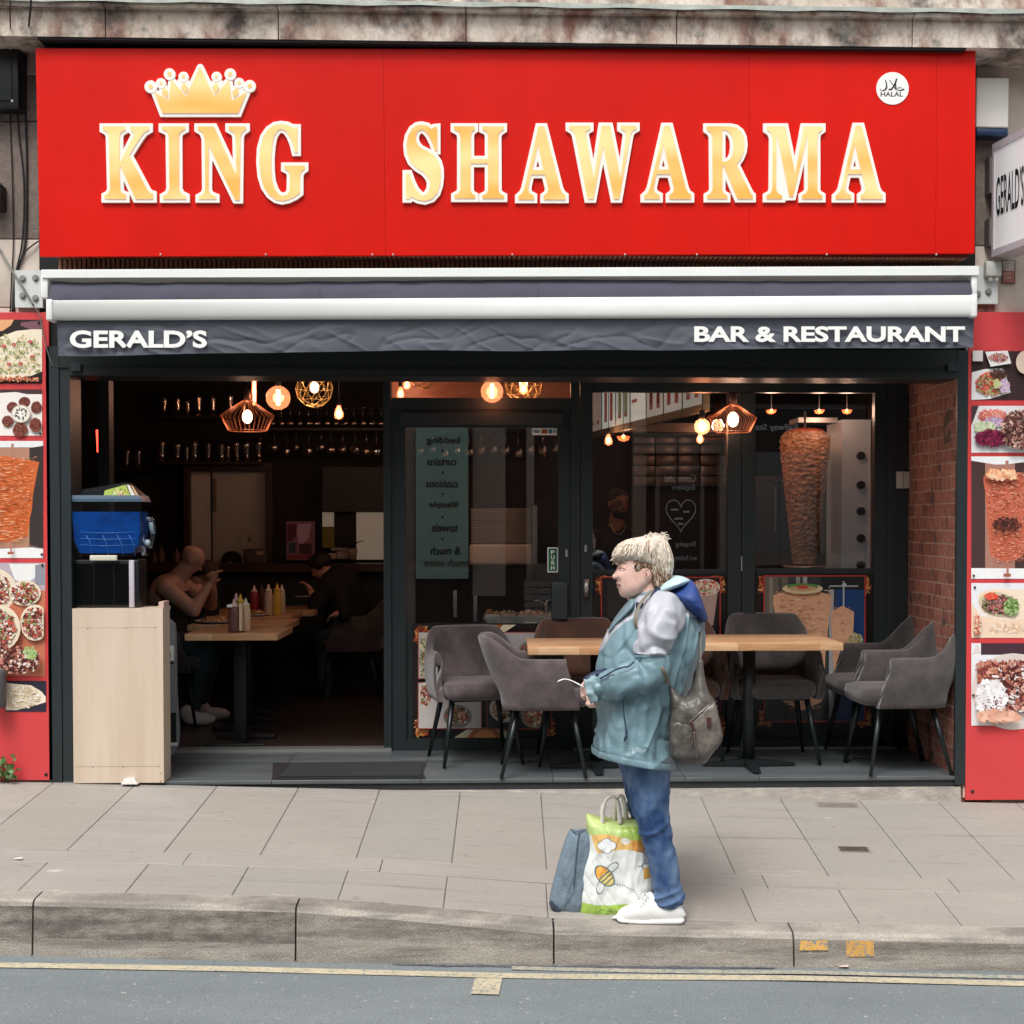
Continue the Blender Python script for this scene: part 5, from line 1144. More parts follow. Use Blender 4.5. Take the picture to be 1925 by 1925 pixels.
for (r, lab, c_) in (((622, 1030, 652, 1036), 'clear lidded food box stacked on a white one beside the plant pot', '9a9590'), ((608, 1040, 632, 1051), 'low white box at the left of the plant pot', 'b0a89e'), ((633, 1037, 652, 1051), 'white food box under the clear lidded box', 'a89f98')):
    mb = MB(); a, q = P(r[0], r[3], 4.25), P(r[2], r[1], 4.25); mb.rbox((a.x, 4.25, a.z), (q.x, 4.36, q.z), .006); o = mb.build('food_box', mat('box_'+c_, c_, .4)); tag(o, lab, 'box')
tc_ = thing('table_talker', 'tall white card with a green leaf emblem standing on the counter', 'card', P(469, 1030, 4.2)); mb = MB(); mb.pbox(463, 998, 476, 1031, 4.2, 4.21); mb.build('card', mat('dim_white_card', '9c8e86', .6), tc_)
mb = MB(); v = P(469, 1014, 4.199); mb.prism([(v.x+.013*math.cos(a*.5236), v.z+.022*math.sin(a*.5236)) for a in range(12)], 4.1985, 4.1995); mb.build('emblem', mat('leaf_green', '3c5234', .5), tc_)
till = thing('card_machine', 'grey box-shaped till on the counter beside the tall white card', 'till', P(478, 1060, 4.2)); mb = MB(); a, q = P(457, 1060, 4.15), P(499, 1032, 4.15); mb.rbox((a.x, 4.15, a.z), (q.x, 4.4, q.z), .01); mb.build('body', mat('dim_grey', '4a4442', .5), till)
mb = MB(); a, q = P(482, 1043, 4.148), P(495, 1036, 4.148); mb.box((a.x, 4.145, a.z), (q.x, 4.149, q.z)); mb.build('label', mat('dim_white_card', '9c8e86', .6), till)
sb = []
for px, h, wl in ((303, .14, 'middle'), (332, .13, 'rightmost'), (290, .1, 'leftmost')):
    v = P(px, 1058, 4.15); mb = MB(); mb.lathe(v, [(.03, 0), (.032, .01), (.032, h*.6), (.012, h*.8), (.012, h)], 12); o = mb.build('sauce_bottle', mat('dim_sauce', '5a3c38', .5)); tag(o, wl+' of the three dim bottles on the ledge behind the bald man', 'bottle', 'bottles on the ledge behind the bald man')
# steel tray stack seen through the door
ts = thing('tray_stack', 'tall stack of steel trays behind the glass door', 'tray stack', P(945, 1060, 3.2))
mb = MB(); v0, v1 = P(885, 1035, 3.2), P(998, 955, 3.2)
for k in range(17):
    z = v0.z+.06+(v1.z-v0.z-.06)*k/17; mb.rbox((v0.x+.004*(k % 2), 3.2, z), (v1.x-.004*(k % 3), 3.55, z+.012), .003)
mb.build('tray', mat('tray_steel', 'b0a49a', .35, .5), ts)
mb = MB(); mb.rbox((v0.x-.01, 3.17, P(900, 1062, 3.17).z), (v1.x+.01, 3.5, v0.z+.05), .02); mb.build('tub', mat('white_tub', 'ece6de', .5), ts)
mb = MB(); mb.box((v0.x, 3.2, 0), (v1.x, 3.5, P(900, 1064, 3.2).z-.01)); mb.build('stand', mat('dark_stand', '26292a', .5), ts)
hc = thing('hot_cupboard', 'steel column with a bright edge behind the right of the glass door', 'equipment', P(1005, 1100, 3.0))
mb = MB(); mb.pbox(1003, 950, 1010, 1060, 3.0, 3.05); mb.build('edge', mat('bright_steel', 'd0d2d0', .25, .8), hc); mb = MB(); mb.pbox(1010.5, 940, 1050, 1150, 3.01, 3.3); mb.build('body', mat('black_paint', '161717', .6), hc)
gc = thing('food_display', 'glass fronted display of salads and tools behind the door', 'display counter', P(960, 1170, 1.75))
mb = MB(); mb.pbox(915, 1160, 1040, 1330, 1.75, 2.2); mb.build('counter', mat('pale_counter', '9aa6a0', .5), gc)
p3 = MB()
for cx, cz, cols in ((925, 1150, ('d8c090', 'c09060')), (955, 1152, ('9aa870', 'd8d0a8')), (985, 1150, ('c8a080', 'e0c8a0')), (1010, 1153, ('d08070', 'e8d8b0'))):
    for k in range(16):
        v = P(cx+random.uniform(-12, 12), cz+random.uniform(-4, 5), 1.9+random.uniform(-.08, .08)); p3.ball(v, random.uniform(.008, .02), 0, 6, (1, 1, .5), col=lin(random.choice(cols)))
p3.build('salad', attr_mat('food_bits', .6, .1, 60), gc)
for k, (x0, x1) in enumerate(((912, 940), (943, 970), (973, 1000), (1003, 1030))):
    mb = MB(); a, q = P(x0, 1168, 1.8), P(x1, 1155, 1.8); mb.rbox((a.x, 1.8, a.z), (q.x, 2.05, q.z), .005); mb.build('tray', mat('tray_steel', '8a7c74', .35, .5), gc)
for k, (x, y0, y1) in enumerate(((855, 1110, 1160), (893, 1120, 1168))):
    mb = MB(); v = P(x, y1, 1.7); w = P(x, y0, 1.7); mb.box((v.x-.01, 1.7, v.z), (v.x+.014, 1.72, w.z)); mb.build('frame_post', mat('bright_steel', 'd0d2d0', .25, .8), gc)
# menu boards: a row running away to the back
pA, pB = P(1322, 773, 1.5), P(1108, 826, 4.5); zlo = pA.z
mbs = []
m_lb = attr_mat('backlit_menu', .4, .05, 20, emit=.30)
pal = ['9a8a80', 'cfd6cc', 'c4cabe', 'dfe0d0', 'b0aca0', 'b6b2a8', 'a8aca4']
for k in range(7):
    f0, f1 = 1-(k+1)/7, 1-k/7; a, q = pA.lerp(pB, f1), pA.lerp(pB, f0); d_ = (q-a); d_.z = 0; w_ = d_.length-.012; du = d_.normalized()
    nrm = Vector((du.y, -du.x, 0)); z0 = zlo; z1 = zlo+.72
    th = thing('menu_lightbox', ['leftmost illuminated menu board, mostly a kebab picture', 'second illuminated menu board from the left with columns of text', 'third illuminated menu board from the left with two tall drinks', 'bright menu board headed in black with lines of red text', 'dim menu board with two tall brown wraps', 'dim menu board with two small dishes and prices', 'rightmost and nearest illuminated menu board'][k], 'menu board', a, group='illuminated menu boards in the window')
    mb = MB(); qbox(mb, a-nrm*-.0, du*w_, -nrm*.05, z0, z1); mb.build('casing', mat('board_casing', '8a846c', .5), th)
    mb = MB(); c0 = lin(pal[k]); off = nrm*.003
    def quad(u0, v0, u1, v1, col, e=0): 
        p = a+du*u0*w_+nrm*(.002+e); q_ = a+du*u1*w_+nrm*(.002+e); za, zc = z0+.05+v0*.65, z0+.05+v1*.65
        mb.add([(p.x, p.y, za), (q_.x, q_.y, za), (q_.x, q_.y, zc), (p.x, p.y, zc)], [(0, 1, 2, 3)], col=lin(col) if isinstance(col, str) else col)
    quad(.02, 0, .98, 1, c0)
    if k == 3:
        for r, ww in ((.78, .5), (.50, .6), (.36, .7), (.22, .35)): quad(.1, r, .1+ww, r+.04, '2a2a2a' if r > .7 else 'a05850', .001)
        quad(.72, .8, .88, 1, 'd8c050', .001)
    else:
        for j in range(2):
            x = .2+.42*j; h = random.uniform(.35, .6)
            for e, (u, vv, c_) in enumerate(((0, 0, '7a4a3c'), (.03, .1, ['a88878', '8a3c34', '6c7a54', 'a87848', '5c2c28', '7c3c30', '6a7068'][k]))): quad(x+u, .08+vv*.5, x+.2-u, .08+h-vv*.4, c_, .001+.0005*e)
        for j in range(3): quad(.1+j*.3, .8, .3+j*.3, .84, '303430', .001)
        quad(.3, .66, .5, .7, '303430', .001)
    mb.build('menu_face', m_lb, th)
    mb = MB(); p_h = a+du*w_*.5-nrm*.03; mb.tube([p_h+Vector((0, 0, .7)), (p_h.x, p_h.y, ZC)], .006, 6); mb.build('hanger', m_black, th)
# doner kebab on its spit, with the burner panel
dk = thing('doner_kebab', 'tall browned doner kebab turning on its spit in the right-hand window', 'kebab', P(1513, 1062, 1.7))
v0, v1 = P(1512, 1060, 1.7), P(1512, 812, 1.7); H = v1.z-v0.z; pxm = 2600/9.35
mb = MB(); n, m_ = 96, 150; 
def kr(t):
    pts = [(0, 19), (.05, 22), (.2, 26), (.45, 33), (.7, 40), (.88, 45), (.96, 44), (1, 37)]
    return float(np.interp(t, [p[0] for p in pts], [p[1] for p in pts]))/pxm
for j in range(m_+1):
    t_ = j/m_
    for k in range(n):
        a = 2*math.pi*k/n; r = kr(t_); q = (math.cos(a)*2, math.sin(a)*2, t_*9)
        dd = .010*fbm((q[0]*3, q[1]*3, q[2]*5), 1, 4)+.008*max(0, ridge((q[0]*1.5, q[1]*1.5, t_*34), 1))**3
        mb.v.append((v0.x+(r+dd)*math.cos(a), 1.7+(r+dd)*math.sin(a), v0.z+H*t_))
for j in range(m_):
    for k in range(n): mb.f.append((j*n+k, j*n+(k+1) % n, (j+1)*n+(k+1) % n, (j+1)*n+k)); mb.m.append(0); mb.sm.append(True)
mb.f += [tuple(range(n-1, -1, -1)), tuple(m_*n+k for k in range(n))]; mb.m += [0, 0]; mb.sm += [False, False]
m_meat = mat('roast_meat', '774a30', .45, col2='dcb48e', vs=34, stretch=(1, 1, 2.4), bump=.6, bs=90, lo=.38, hi=.68)
mb.build('meat', m_meat, dk)
mb = MB(); mb.tube([(v0.x, 1.7, v0.z-.12), (v0.x, 1.7, v1.z+.14)], .008, 8); mb.build('spit', mat('satin_steel', 'b4b2ae', .3, .8), dk)
mb = MB(); mb.lathe((v0.x, 1.7, v0.z-.03), [(.14, 0), (.15, .01), (.14, .02)], 24); mb.build('drip_plate', mat('satin_steel', 'b4b2ae', .3, .8), dk)
mb = MB(); mb.ball((v0.x, 1.7, v1.z), kr(1), 0, 16, (1, 1, .22)); mb.build('top_fat', mat('tomato_top', '9a4a2c', .5, var=.3, vs=40), dk)
gp = thing('grill_burner', 'pale steel burner panel with a column of black knobs beside the kebab', 'grill', P(1610, 1070, 1.75))
mb = MB(); a, q = P(1580, 1400, 1.75), P(1637, 789, 1.75); mb.box((a.x, 1.75, a.z), (q.x, 2.2, q.z)); mb.build('panel', mat('glowing_grill_steel', 'c4ccd0', .35, .35, var=.12, vs=2, emit=.025), gp)  # slight emission brightens the steel, which is no lamp
for y in (857, 912, 961, 1012, 1062):
    v = P(1617, y, 1.75); mb = MB(); mb.tube([(v.x, 1.749, v.z), (v.x, 1.715, v.z)], .028, 16, smooth=False); mb.build('knob', mat('black_plastic', '171a1b', .4), gp)
mb = MB(); a, q = P(1500, 794, 1.9), P(1575, 785, 1.9); mb.box((a.x, 1.9, a.z), (q.x, 2.2, q.z)); mb.build('top_arm', mat('satin_steel', 'b4b2ae', .3, .8), gp)
fr2 = thing('back_fridge', 'grey double-door fridge standing behind the kebab', 'fridge', P(1450, 1300, 3.4))
for k, (x0, x1) in enumerate(((1420, 1464), (1466, 1560))):
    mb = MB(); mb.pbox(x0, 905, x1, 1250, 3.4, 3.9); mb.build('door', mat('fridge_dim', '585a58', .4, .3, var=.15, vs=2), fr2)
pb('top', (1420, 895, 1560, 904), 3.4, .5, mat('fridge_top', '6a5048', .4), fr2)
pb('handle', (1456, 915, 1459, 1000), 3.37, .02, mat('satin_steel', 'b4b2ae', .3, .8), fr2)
tl_ = mat('dark_wall_tile', '4b4440', .3, var=.1, vs=3)
wt = MB()
for r in range(5):
    for c_ in range(5):
        a, q = P(1190+c_*42, 815+(r+1)*20, 4.6), P(1190+(c_+1)*42, 815+r*20, 4.6); wt.rbox((a.x+.006, 4.6, a.z+.005), (q.x-.006, 4.74, q.z-.004), .004)
tag(wt.build('wall_tiles', tl_), 'dark glazed wall tiles lit by a bulb behind the middle window', 'tiles')
ev = thing('ventilation_hood', 'dark hood with pale top above the wall tiles in the middle window', 'hood', P(1240, 820, 3.9)); pb('canopy', (1150, 795, 1368, 812), 3.9, .5, mat('hood_edge', '5c5048', .5), ev); pb('lower_rail', (1185, 813, 1368, 816), 3.92, .4, m_black, ev)

# ================================================================ LAMPS
m_bulb = mat('glowing_filament', 'ffb090', .4, emit=16, ecol='ffb890')
m_bulb2 = mat('glowing_bulb', 'ffc0a0', .4, emit=9, ecol='ffb084')
m_amb = glass_mat('amber_glass', tint=(.95, .50, .30), base=.09, col=(1, .6, .4))
def amber_shell():
    if 'amber_shell' in MATS: return MATS['amber_shell']
    m = bpy.data.materials.new('amber_shell'); m.use_nodes = True; t = m.node_tree; t.nodes.clear()
    o = t.nodes.new('ShaderNodeOutputMaterial'); a = t.nodes.new('ShaderNodeBsdfTransparent'); a.inputs[0].default_value = (.9, .5, .32, 1)
    tl = t.nodes.new('ShaderNodeBsdfTranslucent'); tl.inputs[0].default_value = (.9, .35, .2, 1); gl = t.nodes.new('ShaderNodeBsdfGlossy'); gl.inputs['Roughness'].default_value = .05
    x = t.nodes.new('ShaderNodeMixShader'); x.inputs[0].default_value = .22; y = t.nodes.new('ShaderNodeMixShader'); y.inputs[0].default_value = .08
    t.links.new(a.outputs[0], x.inputs[1]); t.links.new(tl.outputs[0], x.inputs[2]); t.links.new(x.outputs[0], y.inputs[1]); t.links.new(gl.outputs[0], y.inputs[2]); t.links.new(y.outputs[0], o.inputs[0])
    MATS['amber_shell'] = m; return m
m_wire = mat('copper_wire', 'c07850', .35, .5); m_gold = mat('brass_frame', 'c8a868', .35, .6); m_cord = mat('lamp_cord', '181414', .7)
def lampl(par, v, e, col=(1, .66, .48)):
    e *= 1.7
    l = bpy.data.lights.new('lamp_light', 'POINT'); l.energy = e; l.color = col; l.shadow_soft_size = .04
    o = bpy.data.objects.new('lamp_light', l); COL.objects.link(o); o.parent = par; o.location = Vector(v)-ORG[par.name]
def pendant(kind, px, py, size, Y, label, e=0, grp=None):
    v = P(px, py, Y); s = size*(Y+D)/2600
    th = thing({'cage': 'cage_pendant', 'globe': 'globe_bulb', 'geo': 'geodesic_pendant', 'tube': 'tube_bulb', 'small': 'small_bulb', 'dome': 'dome_pendant'}[kind], label, 'lamp', v, group=grp)
    topz = v.z
    if kind == 'cage':
        h = s*.56; zt, zm, zb__ = v.z+h*.52, v.z+.02*h, v.z-h*.5
        mb = MB(); n = 30
        for k in range(n):
            a = 2*math.pi*k/n; c_, s_ = math.cos(a), math.sin(a)
            mb.tube([(v.x+s*.10*c_, Y+s*.10*s_, zt), (v.x+s*.5*c_, Y+s*.5*s_, zm), (v.x+s*.36*c_, Y+s*.36*s_, zb__)], .0017, 4, smooth=False)
        for r, z in ((.10, zt), (.36, zb__)):
            mb.tube([(v.x+s*r*math.cos(q*.2618), Y+s*r*math.sin(q*.2618), z) for q in range(25)], .003, 5)
        mb.build('wire_shade', m_wire, th)
        mb = MB(); mb.lathe((v.x, Y, zt-.01), [(.014, 0), (.022, .01), (.022, .07), (.012, .085)], 12); mb.build('socket', mat('copper_socket', '9a6a58', .35, .6), th)
        mb = MB(); mb.ball((v.x, Y, v.z-.005), .034, 0, 14, (1, 1, 1.35)); mb.build('bulb', m_bulb2, th); topz = zt+.07
    elif kind == 'globe':
        mb = MB(); mb.ball(v, s*.5, 0, 24); mb.build('glass_globe', amber_shell(), th)
        mb = MB(); mb.tube([(v.x, Y, v.z-s*.3), (v.x, Y, v.z+s*.34)], s*.085, 10); mb.build('filament', m_bulb, th)
        mb = MB(); mb.lathe((v.x, Y, v.z+s*.47), [(.016, 0), (.02, .01), (.02, .05), (.01, .06)], 12); mb.build('socket', m_cord, th); topz = v.z+s*.5+.05
    elif kind == 'geo':
        bm = bmesh.new(); bmesh.ops.create_icosphere(bm, subdivisions=2, radius=s*.5); mb = MB()
        for e_ in bm.edges: mb.tube([v+e_.verts[0].co, v+e_.verts[1].co], .0024, 4, smooth=False)
        bm.free(); mb.build('brass_cage', m_gold, th)
        mb = MB(); mb.ball((v.x, Y, v.z+.01), .03, 0, 14, (1, 1, 1.3)); mb.build('bulb', m_bulb2, th); topz = v.z+s*.4
    elif kind == 'tube':
        mb = MB(); mb.tube([(v.x, Y, v.z-s*.5), (v.x, Y, v.z+s*.5)], .016, 12); mb.build('glass_tube', amber_shell(), th)
        mb = MB(); mb.tube([(v.x, Y, v.z-s*.45), (v.x, Y, v.z+s*.45)], .008, 8); mb.build('filament', m_bulb, th); topz = v.z+s*.5
    elif kind == 'small':
        mb = MB(); mb.lathe((v.x, Y, v.z-s*.5), [(.002, 0), (s*.28, s*.12), (s*.34, s*.4), (s*.2, s*.8), (s*.12, s)], 14); mb.build('glass', amber_shell(), th)
        mb = MB(); mb.ball((v.x, Y, v.z-s*.06), s*.16, 0, 10, (1, 1, 1.7)); mb.build('filament', m_bulb, th)
        mb = MB(); mb.lathe((v.x, Y, v.z+s*.5), [(.014, 0), (.016, .01), (.012, .04)], 10); mb.build('socket', m_cord, th); topz = v.z+s*.5+.03
    elif kind == 'dome':
        mb = MB(); mb.lathe((v.x, Y, v.z-s*.2), [(s*.1, -s*.02), (s*.35, s*.08), (s*.5, s*.35), (s*.48, s*.35), (s*.33, s*.1)], 20); mb.build('glass_dome', amber_shell(), th)
        mb = MB(); mb.ball((v.x, Y, v.z+s*.1), s*.14, 0, 10); mb.build('filament', m_bulb, th)
    zc_ = 2.62 if Y < YG else ZC
    if topz < zc_-.01: mb = MB(); mb.tube([(v.x, Y, topz), (v.x, Y, zc_)], .003, 5); mb.build('cord', m_cord, th)
    if e: lampl(th, v, e)
G = 'warm pendant lamps hanging inside the shop'
pendant('cage', 465, 782, 98, 1.7, 'lit copper wire cage pendant hanging left in the open bay', 3.5, G)
pendant('tube', 478, 735, 54, 2.3, 'glowing tube bulb above the cage pendant in the open bay', 1.5, G)
pendant('globe', 523, 748, 45, 2.0, 'round amber globe bulb between the tube bulb and the geodesic pendant', 1.5, G)
pendant('geo', 591, 731, 70, 1.8, 'brass geodesic pendant at the top of the open bay', 2, G)
pendant('small', 637, 776, 26, 2.9, 'small teardrop bulb below and right of the geodesic pendant', 1.5, G)
pendant('globe', 925, 736, 42, .72, 'amber globe bulb hanging in front of the transom window above the glass door', 1.0, G)
pendant('geo', 984, 722, 72, 2.3, 'pale geodesic cage pendant right of the globe in the transom window', 1.5, G)
pendant('small', 984, 729, 26, 2.2, 'small bright bulb in front of the geodesic cage in the transom window', 2, G)
pendant('small', 753, 739, 22, 2.7, 'lower of the two small bulbs at the left of the transom window', 1, G)
pendant('small', 765, 722, 22, 2.75, 'upper of the two small bulbs at the left of the transom window', 1, G)
pendant('geo', 796, 700, 62, 2.4, 'geodesic cage cut off by the top of the transom window', 0, G)
pendant('cage', 1378, 787, 90, .70, 'lit copper wire cage pendant between the two right-hand windows', 3.5, G)
pendant('globe', 1320, 802, 30, 1.5, 'small amber globe bulb left of the right-hand cage pendant', 2.5, G)
pendant('small', 1144, 827, 22, 3.6, 'small bulb hanging below the leftmost menu boards', 1, G)
pendant('dome', 1172, 824, 26, 3.4, 'glowing half-dome lamp below the menu boards', 1, G)
pendant('small', 1316, 824, 20, 3.8, 'thin bright bulb under the small globe in the middle window', 1.5, G)
for px, Y_, wl in ((1450, 1.35, 'leftmost'), (1540, 1.3, 'middle'), (1592, 1.4, 'rightmost')):
    pendant('dome', px, 774, 20, Y_, wl+' of the three small bright lamps above the doner kebab', 1.2, 'small lamps above the doner kebab')
ne = thing('neon_tube', 'short red neon tube at the left inside the open bay', 'lamp', P(184, 830, 2.2)); mb = MB(); mb.tube([P(183, 808, 2.2), P(185, 850, 2.2)], .010, 8); mb.build('tube', mat('red_neon', 'ff3020', .4, emit=4, ecol='ff4030'), ne)

# ================================================================ INDOOR TABLES
m_butch = bpy.data.materials.new('butcher_block'); m_butch.use_nodes = True
t = m_butch.node_tree; b = t.nodes['Principled BSDF']; b.inputs['Roughness'].default_value = .4
tc = t.nodes.new('ShaderNodeTexCoord'); mp = t.nodes.new('ShaderNodeMapping'); br = t.nodes.new('ShaderNodeTexBrick')
br.inputs['Scale'].default_value = 1; br.inputs['Brick Width'].default_value = .23; br.inputs['Row Height'].default_value = .042; br.inputs['Mortar Size'].default_value = .0006; br.inputs['Bias'].default_value = 0
br.inputs['Color1'].default_value = (*lin('cfaa84'), 1); br.inputs['Color2'].default_value = (*lin('b4875e'), 1); br.inputs['Mortar'].default_value = (*lin('8a5c38'), 1)
t.links.new(tc.outputs['Object'], mp.inputs[0]); t.links.new(mp.outputs[0], br.inputs['Vector'])
c = mix_rgb(t, noise_fac(t, 9, (1, 16, 16), .4, .65), br.outputs['Color'], mix_rgb(t, 1., br.outputs['Color'], (.8, .74, .68), 'MULTIPLY')); t.links.new(c, b.inputs['Base Color'])
m_post = mat('black_table_metal', '1c2022', .45, .3)
def table(x0, x1, y0, y1, z, label, grp, sq=False, name='bistro_table'):
    th = thing(name, label, 'table', ((x0+x1)/2, (y0+y1)/2, 0), group=grp)
    mb = MB(); mb.rbox((x0, y0, z-.042), (x1, y1, z), .003); mb.build('tabletop', m_butch, th)
    cx, cy = (x0+x1)/2, (y0+y1)/2; mb = MB()
    if sq: mb.rbox((cx-.04, cy-.04, .03), (cx+.04, cy+.04, z-.044), .004)
    else: mb.tube([(cx, cy, .03), (cx, cy, z-.044)], .036, 20)
    mb.build('post', m_post, th)
    mb = MB()
    if sq: mb.rbox((cx-.19, cy-.22, .002), (cx+.19, cy-.16, .03), .004); mb.rbox((cx-.19, cy+.16, .002), (cx+.19, cy+.22, .03), .004); mb.rbox((cx-.03, cy-.159, .004), (cx+.03, cy+.159, .028), .004)
    else:
        for a in (0, 1, 2, 3):
            d = Vector((math.cos(a*math.pi/2), math.sin(a*math.pi/2), 0)); n_ = Vector((-d.y, d.x, 0)); L = .27
            p = [Vector((cx, cy, 0))+d*.02+n_*.035, Vector((cx, cy, 0))+d*.02-n_*.035, Vector((cx, cy, 0))+d*L-n_*.022, Vector((cx, cy, 0))+d*L+n_*.022]
            vs = [(q.x, q.y, .006) for q in p]+[(p[0].x, p[0].y, .045), (p[1].x, p[1].y, .045), (p[2].x, p[2].y, .018), (p[3].x, p[3].y, .018)]
            mb.add(vs, [(0, 1, 2, 3), (7, 6, 5, 4), (0, 4, 5, 1), (1, 5, 6, 2), (2, 6, 7, 3), (3, 7, 4, 0)])
            e_ = Vector((cx, cy, 0))+d*(L-.02); mb.tube([(e_.x, e_.y, 0), (e_.x, e_.y, .007)], .015, 8)
    mb.build('base', m_post, th); return th
gi = 'square wooden tables in a row inside the open bay'
tb = [(1.0, .6, 347, 522, 'nearest indoor table, holding the brown sauce bottle'), (1.75, .6, 352, 538, 'second indoor table, with the plate in front of the bald man'), (2.5, .6, 358, 545, 'third indoor table, holding the red and yellow sauce bottles'), (3.2, .7, 400, 590, 'farthest indoor table, in front of the man with the phone')]
for y0, dd, a, q, lab in tb: table(PX(a, y0, 1190), PX(q, y0, 1190), y0, y0+dd, .73, lab, gi, True, 'square_table')
def squeeze(px, Y, col, cap_c, h, r, label, z=.73):
    x = PX(px, Y, 1150); th = thing('squeeze_bottle', label, 'bottle', (x, Y, z), group='squeeze sauce bottles on the indoor tables')
    mb = MB(); mb.lathe((x, Y, z+.001), [(r*.92, 0), (r, .008), (r, h*.62), (r*.82, h*.72), (r*.75, h*.76)], 16); mb.build('body', mat('sauce_'+col, col, .35), th)
    mb = MB(); mb.lathe((x, Y, z+h*.76), [(r*.8, 0), (r*.8, h*.05), (.012, h*.09), (.004, h*.23)], 12); mb.build('nozzle', mat('cap_'+cap_c, cap_c, .4), th); return th
s1 = squeeze(440, 1.12, '6b4440', 'd8b8b0', .215, .036, 'brown sauce bottle with a white label at the front of the nearest indoor table')
mb = MB(); v = P(432, 1139, 1.08); mb.box((v.x-.018, 1.0835, v.z-.009), (v.x+.016, 1.0845, v.z+.009)); mb.build('label', mat('white_vinyl', 'f2f0ea', .4), s1)
squeeze(462, 1.2, 'cfae8e', 'd8c8b8', .215, .032, 'cream sauce bottle beside the brown one on the nearest indoor table')
squeeze(452, 1.32, 'c8a850', 'd8b840', .235, .03, 'mustard bottle showing behind the brown and cream bottles')
squeeze(444, 1.42, '8a4a48', 'd8b0b0', .235, .03, 'dull red bottle behind the brown and cream bottles')
squeeze(478, 2.75, '9a2f34', 'e0b8b8', .225, .031, 'bright red sauce bottle on the third indoor table')
squeeze(492, 2.95, '5c2a28', '4a3030', .225, .031, 'dark brown sauce bottle right of the bright red one')
squeeze(505, 2.7, 'c8b49c', 'e8dccc', .235, .031, 'pale cream sauce bottle left of the yellow one')
squeeze(521, 2.72, 'd8b848', 'e0b840', .24, .031, 'bright yellow sauce bottle at the right end of its row')
squeeze(530, 2.95, 'cfc8b0', 'e0dcc8', .22, .026, 'slim pale bottle just behind the bright yellow one')
tagc = thing('menu_card', 'thin cream menu card standing between the brown and cream bottles', 'card', (PX(451, 1.1, 1150), 1.1, .73)); mb = MB(); mb.pbox(449.5, 1135, 454.5, 1186, 1.1, 1.14); mb.build('card', mat('cream_card', 'd8c4a0', .6), tagc)
for (px, py, Y, lab, rx) in ((407, 1158, 1.95, 'white plate of chips and meat in front of the bald man', .15), (483, 1147, 2.62, 'small plate of chips beside the red sauce bottle', .09)):
    x = PX(px, Y, py); th = thing('food_plate', lab, 'plate', (x, Y, .73)); mb = MB(); mb.lathe((x, Y, .731), [(rx*.5, 0), (rx, .018), (rx*.97, .02), (rx*.5, .006)], 28); mb.build('plate', mat('white_china', 'd8d4ce', .25), th)
    mb = MB()
    for k in range(90):
        a, r = random.uniform(0, 6.28), rx*.7*math.sqrt(random.random()); p = Vector((x+r*math.cos(a), Y+r*math.sin(a), .745+random.uniform(0, .03)*(1-r/rx))); u = Vector((random.uniform(-1, 1), random.uniform(-1, 1), random.uniform(-.3, .5)))*.022
        mb.tube([p-u, p+u], .005, 4, smooth=False, col=lin(random.choice(('c8965c', 'd8b078', '7a4a34', '5c3428', 'a86c44', 'd0b060'))))
    mb.build('food', attr_mat('food_bits', .6, .1, 60), th)

# ================================================================ LEFT: COUNTER, DRINKS MACHINE
m_ply = mat('pale_birch_laminate', 'd2c0ac', .45, col2='c4b09a', vs=1.6, stretch=(7, 1, .55), detail=8, lo=.4, hi=.72)
cb_ = thing('serving_cabinet', 'pale wood-effect cabinet beneath the blue drinks machine', 'cabinet', (PX(220, -.02, 1300), .2, -.06))
xa, xb2 = PX(137, -.03, 1300), PX(307, -.03, 1300); zt_ = PZ(1144, -.03, 220); zbt = gz(xa, -.03)+.004
mb = MB(); mb.box((xa, -.03, zbt), (xb2, -.010, zt_)); mb.build('front_panel', m_ply, cb_)
mb = MB(); mb.box((xb2-.018, -.0098, zbt+.001), (xb2-.001, .13, zt_-.001)); mb.build('side_panel', m_ply, cb_)
mb = MB(); mb.box((xa, -.0098, zt_-.02), (xb2-.0185, .22, zt_-.001)); mb.build('top', m_ply, cb_)
mb = MB(); mb.box((xb2-.030, .0, zt_+.0005), (xb2-.002, .12, zt_+.035)); mb.build('side_rail', mat('worn_rail', 'c2a59a', .5), cb_)
mb = MB()
for x, y in ((165, 1182), (238, 1181), (291, 1180), (175, 1442), (232, 1442), (299, 1441), (302, 1454), (302, 1469)): 
    v = P(x, y, -.03); mb.prism([(v.x+.0035*math.cos(a), v.z+.0035*math.sin(a)) for a in np.linspace(0, 5.5, 8)], -.0312, -.0298)
for y in (1180, 1441): a, q = P(138, y+.3, -.03), P(297, y-.3, -.03); mb.box((a.x, -.0305, a.z), (q.x, -.0299, q.z))
mb.build('screw', mat('dull_screw', '6a5a4c', .5), cb_)
tg = thing('paper_tag', 'small crumpled white wedge at the foot of the pale cabinet', 'litter', P(242, 1470, -.04)); mb = MB(); v = P(228, 1474, -.06); mb.add([(v.x, -.07, v.z), (v.x+.09, -.07, v.z), (v.x+.09, -.033, v.z), (v.x, -.033, v.z), (v.x+.02, -.06, v.z+.035), (v.x+.07, -.06, v.z+.038), (v.x+.07, -.034, v.z+.03), (v.x+.02, -.034, v.z+.03)], [(0, 1, 5, 4), (1, 2, 6, 5), (4, 5, 6, 7), (0, 4, 7, 3), (3, 7, 6, 2)]); mb.build('wedge', mat('white_china', 'd8d4ce', .25), tg)
